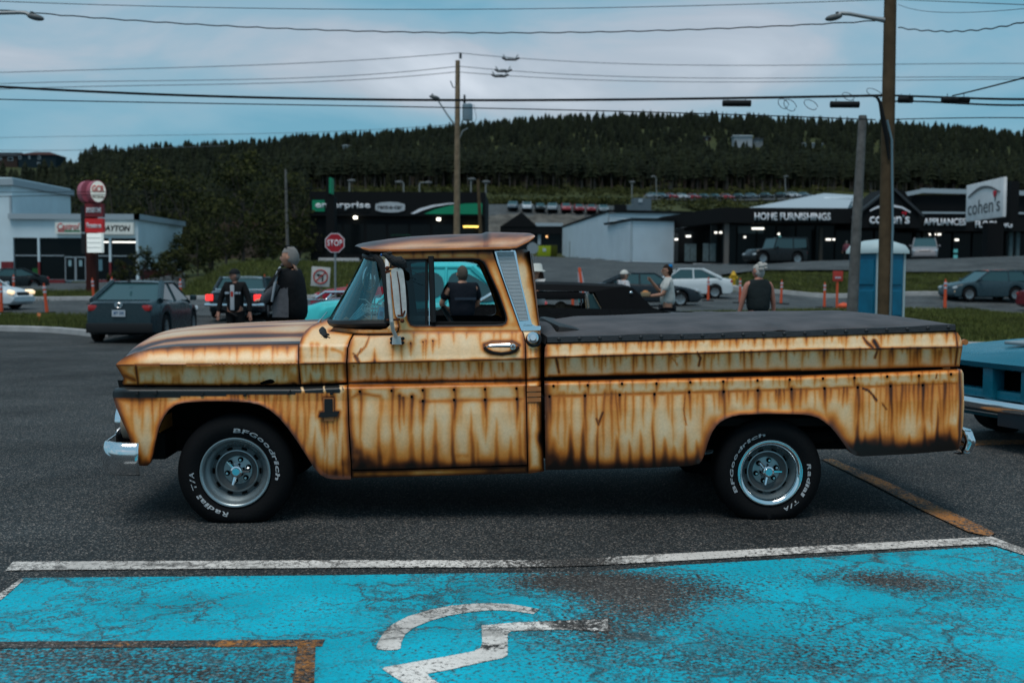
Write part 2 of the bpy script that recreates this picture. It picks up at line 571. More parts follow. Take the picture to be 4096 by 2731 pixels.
def make_grass(name,c1,c2,c3,s=1.0):
 m,n,l,b = newmat(name)
 t = n.new('ShaderNodeTexCoord')
 nz = n.new('ShaderNodeTexNoise'); nz.inputs['Scale'].default_value = 0.6 * s; nz.inputs['Detail'].default_value = 8; nz.inputs['Roughness'].default_value = 0.65
 l.new(t.outputs['Object'],nz.inputs['Vector'])
 n2 = n.new('ShaderNodeTexNoise'); n2.inputs['Scale'].default_value = 9 * s; n2.inputs['Detail'].default_value = 5; n2.inputs['Roughness'].default_value = 0.7
 l.new(t.outputs['Object'],n2.inputs['Vector'])
 ad = n.new('ShaderNodeMath'); ad.operation = 'ADD'
 l.new(nz.outputs['Fac'],ad.inputs[0]); l.new(n2.outputs['Fac'],ad.inputs[1])
 ml = n.new('ShaderNodeMath'); ml.operation = 'MULTIPLY'; ml.inputs[1].default_value = 0.5
 l.new(ad.outputs[0],ml.inputs[0])
 rp = n.new('ShaderNodeValToRGB'); e = rp.color_ramp.elements
 e[0].position = 0.36; e[0].color = (*c1,1); e[1].position = 0.64; e[1].color = (*c3,1)
 q = e.new(0.5); q.color = (*c2,1)
 l.new(ml.outputs[0],rp.inputs[0]); l.new(rp.outputs[0],b.inputs['Base Color'])
 b.inputs['Roughness'].default_value = 0.95
 b.inputs['Specular IOR Level'].default_value = 0.15
 bp = n.new('ShaderNodeBump'); bp.inputs['Strength'].default_value = 0.8; bp.inputs['Distance'].default_value = 0.08
 l.new(n2.outputs['Fac'],bp.inputs['Height']); l.new(bp.outputs[0],b.inputs['Normal'])
 return m
M_GRASS = make_grass('lawn',(0.026,0.040,0.010),(0.055,0.066,0.016),(0.105,0.098,0.030))
M_HILL = make_grass('hill_floor',(0.014,0.02,0.008),(0.04,0.048,0.014),(0.075,0.07,0.025),0.12)
M_KERB = mat('kerb_concrete',(0.36,0.36,0.36),0.85,var=0.15,vscale=3,bump=0.3,bscale=60)
M_WHITEPAINT = mat('white_building_paint',(0.62,0.73,0.78),0.7,var=0.06,vscale=0.7)
# ---------------------------------------------------------------- base terrain
_a = np.linspace(-1.25,1.25,170)
_d = np.exp(np.linspace(log(5.0),log(880.0),210))
A_,D_ = np.meshgrid(_a,_d)
def mesh_obj(name,v,f,m,kind=None,smooth=True):
 me = bpy.data.meshes.new(name); me.from_pydata(v,[],f)
 for q in (m if hasattr(m,'__len__') else [m]): me.materials.append(q)
 if smooth: me.polygons.foreach_set('use_smooth',[True] * len(me.polygons))
 ob = bpy.data.objects.new(name,me); COL.objects.link(ob)
 if kind: ob['kind'] = kind
 return ob
def polar(name,a,d,m,dz):
 A_,D_ = np.meshgrid(a,d)
 X = A_ * D_; Z = terr(X,D_) + dz
 nr,nc = X.shape
 f = [(i * nc + j,i * nc + j + 1,(i + 1) * nc + j + 1,(i + 1) * nc + j) for i in range(nr - 1) for j in range(nc - 1)]
 return mesh_obj(name,np.stack([X,D_,Z],-1).reshape(-1,3).tolist(),f,m,'structure')
_split = 100
polar('ground',_a,_d[:_split + 1],M_GRASS,-0.05)
polar('hill',_a,_d[_split:],M_HILL,-0.05)
mesh_obj('ground',[(-400,-400,-0.05),(400,-400,-0.05),(400,5,-0.05),(-400,5,-0.05)],[(0,1,2,3)],M_GRASS,'structure')
# ---------------------------------------------------------------- asphalt: the lot, the road beyond it, the drive, the other lots
mesh_obj('parking_lot',[(-40,-40,0),(40,-40,0),(40,5.02,0),(-40,5.02,0)],[(0,1,2,3)],M_ASPH,'structure')
def sheet_uv(name,m,near,far,nu,nd,dz,skirt=0.0):
 near = np.array(near,float); far = np.array(far,float)
 us = np.linspace(near[0,0],near[-1,0],nu)
 dn = np.interp(us,near[:,0],near[:,1]); df = np.interp(us,far[:,0],far[:,1])
 t = np.linspace(0,1,nd)[:,None]
 D = np.exp(np.log(dn)[None] * (1 - t) + np.log(df)[None] * t)
 U = np.repeat(us[None],nd,0)
 return grid_sheet(name,m,U,D,dz,skirt=skirt)
ULO,UHI = -2000,4350
sheet_uv('parking_lot',M_ASPH,[(ULO,5),(UHI,5)],[(ULO,39.5),(UHI,39.5)],130,90,0.0)
sheet_uv('road',M_ROAD,[(ULO,39.5),(UHI,39.5)],[(ULO,50),(700,52),(1240,56),(1700,59.8),(UHI,60)],130,26,0.02)
sheet_uv('driveway',M_ROAD,[(1130,56),(1240,56.2),(1655,59.4)],[(1130,168),(1290,166),(1655,118)],30,60,0.06)
sheet_uv('parking_lot',M_ROAD,[(1655,68),(2700,67)],[(1655,121),(2700,122)],40,24,0.1)
sheet_uv('parking_lot',M_ROAD,[(-500,63),(425,63)],[(-500,87.5),(425,90)],40,12,0.06)
sheet_uv('parking_lot',M_ROAD,[(655,100),(1135,100)],[(655,111),(1135,111)],30,8,0.1)
sheet_uv('parking_lot',M_ROAD,[(1050,198),(1560,198)],[(1050,222),(1560,222)],20,6,0.25)
sheet_uv('parking_lot',M_ROAD,[(1450,290),(2000,290)],[(1450,308),(2000,308)],20,5,0.35)
# ---------------------------------------------------------------- kerbs and grass islands
def kerb(name,line,w=0.2,h=0.15,m=M_KERB,dz=0.0,step=1.2):
 """kerbstone swept along [(u,d)...]"""
 pts = []
 for (u0,d0),(u1,d1) in zip(line[:-1],line[1:]):
  a,b = G(u0,d0),G(u1,d1)
  n = max(1,int((b - a).length / step))
  for i in range(n):
   t = i / n
   x,y = a.x + (b.x - a.x) * t,a.y + (b.y - a.y) * t
   pts.append(Vector((x,y,float(terr(x,y)) + dz)))
 pts.append(G(*line[-1]) + Vector((0,0,dz)))
 mb = MB(); vs = []
 for i,p in enumerate(pts):
  t = (pts[min(i + 1,len(pts) - 1)] - pts[max(0,i - 1)]); t.z = 0; t.normalize()
  s = Vector((t.y,-t.x,0))
  for a,z in ((0.02,-0.1),(0.0,h - 0.02),(-0.02,h),(-w + 0.02,h),(-w,h - 0.02),(-w,-0.1)):
   q = p + s * a; vs.append((q.x,q.y,q.z + z))
 mb.grid(vs,len(pts),6)
 o = mb.build(name,m,None); o['kind'] = 'structure'
 return o
def tufts(name,poly_ud,n,hgt,m,dz=0.1,seed=1,wid=0.012,clump=0.0):
 """thin grass blades scattered over a region [(u,d)...] of the lawn"""
 rng = np.random.default_rng(seed)
 poly = np.array([(PX(u * K,d),d) for u,d in poly_ud])
 lo,hi = poly.min(0),poly.max(0)
 pts = rng.uniform(lo,hi,(n * 3,2))
 pts = pts[inpoly(pts[:,0],pts[:,1],poly)][:n]
 k = len(pts)
 h = hgt * rng.uniform(0.4,1.3,k) * (0.5 + vnoise(pts[:,0] * 1.3,pts[:,1] * 1.3,seed))
 a = rng.uniform(0,2 * pi,k)
 z = terr(pts[:,0],pts[:,1]) + dz
 dx,dy = np.cos(a) * wid,np.sin(a) * wid
 lx,ly = rng.normal(0,0.35,k) * h,rng.normal(0,0.35,k) * h
 v = np.empty((k,3,3))
 v[:,0] = np.c_[pts[:,0] - dx,pts[:,1] - dy,z]
 v[:,1] = np.c_[pts[:,0] + dx,pts[:,1] + dy,z]
 v[:,2] = np.c_[pts[:,0] + lx,pts[:,1] + ly,z + h]
 me = bpy.data.meshes.new(name)
 me.vertices.add(k * 3); me.loops.add(k * 3); me.polygons.add(k)
 me.vertices.foreach_set('co',v.ravel())
 me.loops.foreach_set('vertex_index',np.arange(k * 3))
 me.polygons.foreach_set('loop_start',np.arange(0,k * 3,3)); me.polygons.foreach_set('loop_total',np.full(k,3))
 me.update(calc_edges=True)
 me.materials.append(m)
 o = bpy.data.objects.new(name,me); COL.objects.link(o)
 return tag(o,kind='stuff')
M_BLADE = mat('grass_blade',(0.072,0.084,0.020),0.85,var=0.45,vscale=1.2,spec=0.2)
# left island
ISL_L = [(-2000,31.0),(0,31.0),(120,30.6),(215,28.8),(262,29.5),(270,33),(250,37.5),(0,38.6),(-2000,38.6)]
sheet_uv('grass_verge',M_GRASS,[(-2000,31.2),(0,31.2),(120,30.8),(215,29.1),(250,29.8)],[(-2000,38.4),(0,38.4),(200,38.2),(250,37.2)],60,8,0.13,skirt=0.3)
kerb('kerb',[(-2000,31.0),(0,31.0),(60,30.9),(120,30.5),(170,29.7),(215,28.8),(245,29.0),(262,30.2),(270,33),(262,36.5),(235,38.2),(0,38.6),(-2000,38.6)])
tufts('grass',[(-150,31.4),(120,31.0),(215,29.4),(250,30.4),(252,37),(-150,38.2)],26000,0.13,M_BLADE,0.12,3)
# right island, mostly behind the truck and the blue car
kerb('kerb',[(1400,38.5),(1440,34),(1500,29),(1600,26.5),(1900,24.4),(2300,23.9),(4300,23.8)])
kerb('kerb',[(4300,39.0),(2300,39.0),(1700,39.3),(1500,39.4),(1420,39.0),(1400,38.5)])
sheet_uv('grass_verge',M_GRASS,[(1412,37.0),(1450,34),(1500,29.4),(1600,26.9),(1900,24.7),(2300,24.1),(4300,24.0)],[(1412,38.4),(1500,39.2),(1700,39.1),(4300,38.8)],90,16,0.13,skirt=0.3)
tufts('grass',[(1500,30),(1600,27.2),(2000,25),(2500,24.4),(2500,38.8),(1500,39.0)],60000,0.11,M_BLADE,0.12,4)
# far kerbs of the road
kerb('kerb',[(-2000,50.0),(700,52.1),(1130,55.2),(1190,58)],w=0.35,h=0.17,dz=0.02)
kerb('kerb',[(1660,62),(1700,60.2),(2352,60.2),(4300,60.2)],w=0.35,h=0.17,dz=0.02)
kerb('kerb',[(425,90.5),(-400,88)],w=0.3,h=0.12,dz=0.06)
tufts('grass',[(-100,51),(640,53),(640,60),(560,62),(250,62.5),(-100,62.5)],26000,0.22,M_BLADE,-0.03,5,wid=0.02)
tufts('grass',[(420,53),(700,53),(1100,57),(1100,95),(560,95),(430,66)],30000,0.25,M_BLADE,-0.03,6,wid=0.03)
tufts('grass',[(1700,61),(2450,61),(2450,67.6),(1700,67.6)],24000,0.14,M_BLADE,-0.03,7,wid=0.02)
# wheel stops in front of the rental office
M_STOP = mat('wheel_stop_concrete',(0.45,0.45,0.46),0.8,var=0.1)
for i,(u0,u1) in enumerate(((659,691),(731,826),(898,988))):
 a,b = G(u0,100.5),G(u1,100.5)
 mb = MB(); mb.box((0,0,0.17),((b - a).length,0.35,0.34),taper=0.96)
 o = mb.build('wheel_stop',M_STOP,None,bevel=0.02)
 o.location = (a + b) / 2 + Vector((0,0,0.05))
 tag(o,['short white concrete wheel stop at the left end of the rental lot','long white concrete wheel stop behind the stop sign','long white concrete wheel stop behind the truck windshield'][i],'wheel stop','wheel stops in front of the black rental office')
# ================================================================= PAINT ON THE LOT
GZ = 0.0
def GP(u,v):
 """ground (z=0) point of photo pixel at 4096 px"""
 r = ray(u,v)
 return CAMP + r * ((GZ - CAM_H) / r[...,2])[...,None]
def road_paint(name,paint,worn_lo,worn_hi,crack=0.6,dirt=(0.035,0.036,0.038),speck=0.5):
 """paint over asphalt: worn through by noise, by cracks and by the 'wear' attribute"""
 m,n,l,b = newmat(name)
 t = n.new('ShaderNodeTexCoord'); tv = t.outputs['Object']
 ac,ah,an = asphalt_nodes(n,l,tv,1.0,(0.040,0.038,0.037))
 at = n.new('ShaderNodeAttribute'); at.attribute_name = 'wear'
 # patchy wear
 nz = n.new('ShaderNodeTexNoise'); nz.inputs['Scale'].default_value = 48; nz.inputs['Detail'].default_value = 8; nz.inputs['Roughness'].default_value = 0.68
 l.new(tv,nz.inputs['Vector'])
 n3 = n.new('ShaderNodeTexNoise'); n3.inputs['Scale'].default_value = 1.6; n3.inputs['Detail'].default_value = 5
 l.new(tv,n3.inputs['Vector'])
 add = n.new('ShaderNodeMath'); add.operation = 'MULTIPLY_ADD'; add.inputs[1].default_value = 0.30
 l.new(n3.outputs['Fac'],add.inputs[0]); l.new(nz.outputs['Fac'],add.inputs[2])
 add2 = n.new('ShaderNodeMath'); add2.operation = 'ADD'
 l.new(add.outputs[0],add2.inputs[0]); l.new(at.outputs['Fac'],add2.inputs[1])
 mr = n.new('ShaderNodeMapRange'); mr.interpolation_type = 'SMOOTHSTEP'
 mr.inputs['From Min'].default_value = worn_lo; mr.inputs['From Max'].default_value = worn_hi
 l.new(add2.outputs[0],mr.inputs['Value'])
 # cracks
 wp = n.new('ShaderNodeTexNoise'); wp.inputs['Scale'].default_value = 3.0; wp.inputs['Detail'].default_value = 6; wp.inputs['Roughness'].default_value = 0.7
 l.new(tv,wp.inputs['Vector'])
 vs = n.new('ShaderNodeVectorMath'); vs.operation = 'MULTIPLY_ADD'; vs.inputs[1].default_value = (0.5,0.5,0.0)
 l.new(wp.outputs['Color'],vs.inputs[0]); l.new(tv,vs.inputs[2])
 crk = None
 for s,w,thr in ((1.7,0.018,0.38),(4.4,0.024,0.43),(12.0,0.07,0.50)):
  vo = n.new('ShaderNodeTexVoronoi'); vo.feature = 'DISTANCE_TO_EDGE'; vo.inputs['Scale'].default_value = s
  l.new(vs.outputs[0],vo.inputs['Vector'])
  r = n.new('ShaderNodeMapRange'); r.inputs['From Min'].default_value = 0; r.inputs['From Max'].default_value = w * 1.5
  r.inputs['To Min'].default_value = 1; r.inputs['To Max'].default_value = 0; r.clamp = True
  l.new(vo.outputs['Distance'],r.inputs['Value'])
  q = n.new('ShaderNodeTexNoise'); q.inputs['Scale'].default_value = 1.3; q.inputs['Detail'].default_value = 3
  l.new(tv,q.inputs['Vector'])
  q2 = n.new('ShaderNodeMath'); q2.operation = 'ADD'; l.new(q.outputs['Fac'],q2.inputs[0]); l.new(at.outputs['Fac'],q2.inputs[1])
  g = n.new('ShaderNodeMapRange'); g.inputs['From Min'].default_value = thr; g.inputs['From Max'].default_value = thr + 0.12
  l.new(q2.outputs[0],g.inputs['Value'])
  mu = n.new('ShaderNodeMath'); mu.operation = 'MULTIPLY'
  l.new(r.outputs[0],mu.inputs[0]); l.new(g.outputs[0],mu.inputs[1])
  if crk is None: crk = mu
  else:
   mxx = n.new('ShaderNodeMath'); mxx.operation = 'MAXIMUM'
   l.new(crk.outputs[0],mxx.inputs[0]); l.new(mu.outputs[0],mxx.inputs[1]); crk = mxx
 cm = n.new('ShaderNodeMath'); cm.operation = 'MULTIPLY'; cm.inputs[1].default_value = crack; cm.use_clamp = True
 l.new(crk.outputs[0],cm.inputs[0])
 un = n.new('ShaderNodeMath'); un.operation = 'MAXIMUM'
 l.new(mr.outputs[0],un.inputs[0]); l.new(cm.outputs[0],un.inputs[1])
 # paint tint variation
 pv = n.new('ShaderNodeMapRange'); pv.inputs['From Min'].default_value = 0.3; pv.inputs['From Max'].default_value = 0.7
 pv.inputs['To Min'].default_value = 0.74; pv.inputs['To Max'].default_value = 1.22
 l.new(n3.outputs['Fac'],pv.inputs['Value'])
 pc = n.new('ShaderNodeVectorMath'); pc.operation = 'SCALE'; pc.inputs[0].default_value = paint
 l.new(pv.outputs[0],pc.inputs['Scale'])
 # tiny exposed stones
 v2 = n.new('ShaderNodeTexVoronoi'); v2.inputs['Scale'].default_value = 110
 l.new(tv,v2.inputs['Vector'])
 s2 = n.new('ShaderNodeSeparateColor'); l.new(v2.outputs['Color'],s2.inputs[0])
 m2 = n.new('ShaderNodeMapRange'); m2.inputs['From Min'].default_value = 0.72; m2.inputs['From Max'].default_value = 0.95; m2.inputs['To Max'].default_value = speck
 l.new(s2.outputs[1],m2.inputs['Value'])
 un2 = n.new('ShaderNodeMath'); un2.operation = 'MAXIMUM'
 l.new(un.outputs[0],un2.inputs[0]); l.new(m2.outputs[0],un2.inputs[1])
 mx = n.new('ShaderNodeMix'); mx.data_type = 'RGBA'
 l.new(un2.outputs[0],mx.inputs['Factor']); l.new(pc.outputs[0],mx.inputs['A']); l.new(ac,mx.inputs['B'])
 l.new(mx.outputs['Result'],b.inputs['Base Color'])
 b.inputs['Roughness'].default_value = 0.8; b.inputs['Specular IOR Level'].default_value = 0.15
 bp = n.new('ShaderNodeBump'); bp.inputs['Strength'].default_value = 0.3; bp.inputs['Distance'].default_value = 0.003
 ih = n.new('ShaderNodeMath'); ih.operation = 'SUBTRACT'; l.new(ah,ih.inputs[0]); l.new(un2.outputs[0],ih.inputs[1])
 l.new(ih.outputs[0],bp.inputs['Height']); l.new(bp.outputs[0],b.inputs['Normal'])
 return m
M_BLUE = road_paint('blue_bay_paint',(0.003,0.43,0.56),0.67,0.85,0.95,speck=0.35)
M_WHITE = road_paint('white_line_paint',(0.72,0.67,0.62),0.72,0.84,0.95,speck=0.25)
M_ORANGE = road_paint('orange_line_paint',(0.50,0.20,0.05),0.62,0.80,0.9,speck=0.6)
def flat_paint(name,poly_uv,m,z,wear=None,step=0.05,base_wear=0.0,world=False,sub=10):
 """painted area on the lot: polygon in photo pixels, triangulated finely, with a 'wear' attribute from wear(x, y, u, v)"""
 if world: w = np.array(poly_uv,float)
 else:
  pp = resample(poly_uv,60,True)
  w = GP(pp[:,0],pp[:,1])[:,:2]
 b = resample(w,step,True)
 lo,hi = b.min(0),b.max(0)
 gx,gy = np.meshgrid(np.arange(lo[0],hi[0],step),np.arange(lo[1],hi[1],step))
 gx,gy = gx.ravel(),gy.ravel()
 k = inpoly(gx,gy,b)
 gx,gy = gx[k],gy[k]
 k = dist_poly(gx,gy,b) > step * 0.5
 pts = np.vstack([b,np.c_[gx[k],gy[k]]])
 r = delaunay_2d_cdt([Vector(p) for p in pts],[(i,(i + 1) % len(b)) for i in range(len(b))],[],0,1e-6,False)
 V = np.array([tuple(q) for q in r[0]]); T = np.array(r[2])
 c = V[T].mean(1)
 T = T[inpoly(c[:,0],c[:,1],b)]
 me = bpy.data.meshes.new(name)
 me.from_pydata(np.c_[V,np.full(len(V),z)].tolist(),[],T.tolist())
 me.materials.append(m)
 at = me.attributes.new('wear','FLOAT','POINT')
 wv = np.full(len(V),base_wear)
 if wear is not None: wv = wv + wear(V[:,0],V[:,1])
 # ragged rim
 dd = dist_poly(V[:,0],V[:,1],b)
 wv = wv + 0.04 * np.exp(-(dd / 0.008) ** 2)
 at.data.foreach_set('value',wv)
 o = bpy.data.objects.new(name,me); COL.objects.link(o)
 # face up
 if len(T) and (me.polygons[0].normal.z < 0): me.flip_normals()
 o['kind'] = 'structure'
 return o
def blob(cu,cv,ru,rv,s,ang=0.0):
 """wear centred on photo pixel with radii in photo pixels, measured on the ground"""
 c = GP(cu,cv); a = GP(cu + ru,cv); b2 = GP(cu,cv + rv)
 rx = abs(a[0] - c[0]); ry = abs(b2[1] - c[1])
 def f(x,y):
  dx,dy = x - c[0],y - c[1]
  X = dx * cos(ang) + dy * sin(ang); Y = -dx * sin(ang) + dy * cos(ang)
  return s * np.exp(-((X / rx) ** 2 + (Y / ry) ** 2))
 return f
_wb = [blob(2440,2330,330,60,0.24),blob(2560,2420,240,90,0.19),blob(2200,2330,350,40,0.14),blob(2350,2600,330,140,0.10),blob(2420,2520,90,60,0.12),
         blob(3560,2330,270,40,0.24,-0.35),blob(2900,2520,330,200,0.06),blob(3300,2650,300,80,0.12),blob(3850,2650,160,60,0.10),blob(560,2330,90,20,0.08)]
def wear_blue(x,y):
 w = sum(f(x,y) for f in _wb)
 w = w + 0.10 * (x > 0.6) * (vnoise(x * 3,y * 3,5) - 0.3)
 # the older patch at the lower left, worn nearly away
 c1 = GP(1215,2590)
 inn = (x < c1[0]) & (y < GP(600,2590)[1])
 w = w + inn * (0.085 + 0.08 * vnoise(x * 5,y * 8,9))
 return w
BLUE = [(89,2312),(1399,2301),(1806,2294),(2360,2289),(2699,2262),(3293,2228),(3946,2186),(3990,2190),(4300,2290),(5200,2560),(5600,3300),(-1200,3300),(-700,2700),(0,2392)]
flat_paint('painted_bay',BLUE,M_BLUE,0.003,wear_blue,step=0.06)
def wear_white(x,y):
 return blob(2250,2256,260,40,0.12)(x,y) + blob(2330,2250,120,40,0.16)(x,y) + 0.05 * vnoise(x * 2,y * 2,3)
LINE = [(22,2284),(52,2249),(1399,2243),(2133,2243),(2330,2236),(2699,2216),(3917,2151),(3960,2146),(4096,2196),(4400,2300),(4400,2335),(4096,2222),(3958,2177),(3300,2212),(2699,2246),(2340,2266),(2133,2271),(1399,2273),(115,2283)]
flat_paint('parking_line',LINE,M_WHITE,0.006,wear_white,step=0.02,base_wear=0.03)
flat_paint('parking_line',[(84,2316),(95,2322),(10,2398),(-200,2520),(-225,2512),(0,2376)],M_WHITE,0.006,None,step=0.02,base_wear=0.08)
flat_paint('parking_line',[(3282,1838),(3330,1838),(3560,1935),(3740,2020),(3985,2135),(3958,2150),(3870,2130),(3690,2045),(3500,1945)],M_ORANGE,0.009,lambda x,y: 0.14 * vnoise(x * 4,y * 4,2),step=0.03,base_wear=0.02)
flat_paint('parking_line',[(3180,1772),(4300,1755),(4300,1775),(3180,1793)],M_ORANGE,0.004,None,step=0.04,base_wear=0.05)
flat_paint('parking_line',[(-300,2572),(1300,2560),(1288,2588),(-300,2598)],M_ORANGE,0.006,lambda x,y: 0.2 * vnoise(x * 5,y * 9,2) - 0.10 * (x > -1.2),step=0.02,base_wear=0.11)
flat_paint('parking_line',[(1190,2590),(1262,2588),(1255,2800),(1160,2800)],M_ORANGE,0.006,lambda x,y: 0.12 * vnoise(x * 9,y * 9,2),step=0.02,base_wear=0.04)
def z5(p):
 return [(1300 + x * 0.5952,2050 + y * 0.5952) for x,y in p]
ARC = z5([(345,915),(350,890),(368,855),(400,805),(460,752),(560,702),(700,660),(850,630),(1000,617),(1100,614),(1250,620),(1350,637),(1445,655),(1400,687),(1300,672),(1200,662),(1100,662),(950,677),(820,700),(700,735),(600,777),(540,822),(512,880),(508,918),(480,930),(400,930),(360,926)])
SEAT = z5([(1052,765),(1260,745),(1560,732),(1900,722),(1905,805),(1560,792),(1250,803),(1228,820),(1227,965),(1195,983),(1010,1022),(850,1060),(690,1088),(700,1110),(800,1175),(1000,1290),(900,1330),(540,1160),(385,1058),(400,1045),(820,972),(1000,937),(1045,912),(1056,880)])
flat_paint('wheelchair_symbol',ARC,M_WHITE,0.006,lambda x,y: blob(2150,2440,60,20,0.10)(x,y),step=0.02,base_wear=0.02)
flat_paint('wheelchair_symbol',SEAT,M_WHITE,0.006,lambda x,y: blob(2330,2500,110,40,0.20)(x,y) + blob(1960,2590,80,14,0.18)(x,y) + blob(2230,2490,50,20,0.08)(x,y),step=0.02,base_wear=0.0)
# blue and white bays in front of the furniture store
M_FARWHITE = mat('far_white_paint',(0.55,0.56,0.58),0.8); M_FARBLUE = mat('far_blue_paint',(0.12,0.33,0.45),0.8)
for u0,u1,m in ((1590,1665,M_FARWHITE),(1665,1740,M_FARBLUE),(1740,1800,M_FARWHITE),(2080,2135,M_FARWHITE)):
 sheet_uv('parking_line',m,[(u0,98),(u1,98)],[(u0,101.5),(u1,101.5)],6,4,0.16)
# ================================================================= THE PICKUP
TH = radians(3.0)
_h = P(940,1890,6.86)
WH_Z = float(_h[2])
TO = np.array([_h[0] + sin(TH) * 0.04,_h[1] - cos(TH) * 0.04,0.0])        # local origin: front axle, body side plane, ground
EX = np.array([cos(TH),sin(TH),0]); EY = np.array([-sin(TH),cos(TH),0])
def TS(u,v,y=0.0):
 """(x, z) in the truck's frame of photo pixel (u,v) on the plane local-y = y"""
 r = ray(u,v); y = np.asarray(y,float)
 t = (y - (CAMP - TO) @ EY) / (r @ EY)
 p = CAMP - TO + r * np.asarray(t)[...,None]
 return p @ EX,p[...,2]
def TS3(u,v,y=0.0):
 x,z = TS(u,v,y)
 return np.stack([x,np.broadcast_to(y,np.shape(x)) + 0 * x,z],-1)
truck = thing('pickup_truck','long vintage pickup painted in streaky rusty cream and orange, with a black bed cover','pickup truck',tuple(TO),TH)
CR = [(430,1459),(850,1458),(1194,1455),(1391,1451),(2100,1435),(2180,1429),(3200,1400),(3870,1388)]
UB = [(430,1538),(850,1543),(1201,1538),(1395,1528),(2104,1518),(2180,1509),(3200,1484),(3870,1467)]
LT = [(430,1548),(1201,1547),(1395,1538),(2104,1526),(2180,1523),(3200,1500),(3870,1473)]
MC = [(430,1604),(1201,1604),(1395,1603),(2104,1590),(2180,1585),(3200,1557),(3870,1533)]
def fl(F,u):
 F = np.array(F,float); return np.interp(u,F[:,0],F[:,1])
def ybody(u,v):
 """how far the body side lies inboard of its widest plane, in metres"""
 u = np.asarray(u,float); v = np.asarray(v,float)
 c,b,t,m = fl(CR,u),fl(UB,u),fl(LT,u),fl(MC,u)
 y = np.zeros(np.broadcast(u,v).shape)
 up = np.clip((c - v) / 130.0,0,None)
 y = np.where(v < c,0.078 * up ** 1.5 + 0.008 * np.clip(up * 6,0,1),y)
 s = np.clip((v - c) / (b - c),0,1)
 y = np.where((v >= c) & (v < b),0.062 * s ** 0.9,y)
 y = np.where((v >= b) & (v < t),0.078,y)
 q = np.clip((v - t) / 16.0,0,1)
 low = 0.060 * (1 - q) ** 2 + 0.008 * np.clip((v - t) / (m - t),0,1) * np.clip(1 - (v - m) / 60,0,1)
 low = low + 0.045 * np.clip((v - 1700) / 200.0,0,None) ** 2
 return np.where(v >= t,low,y)
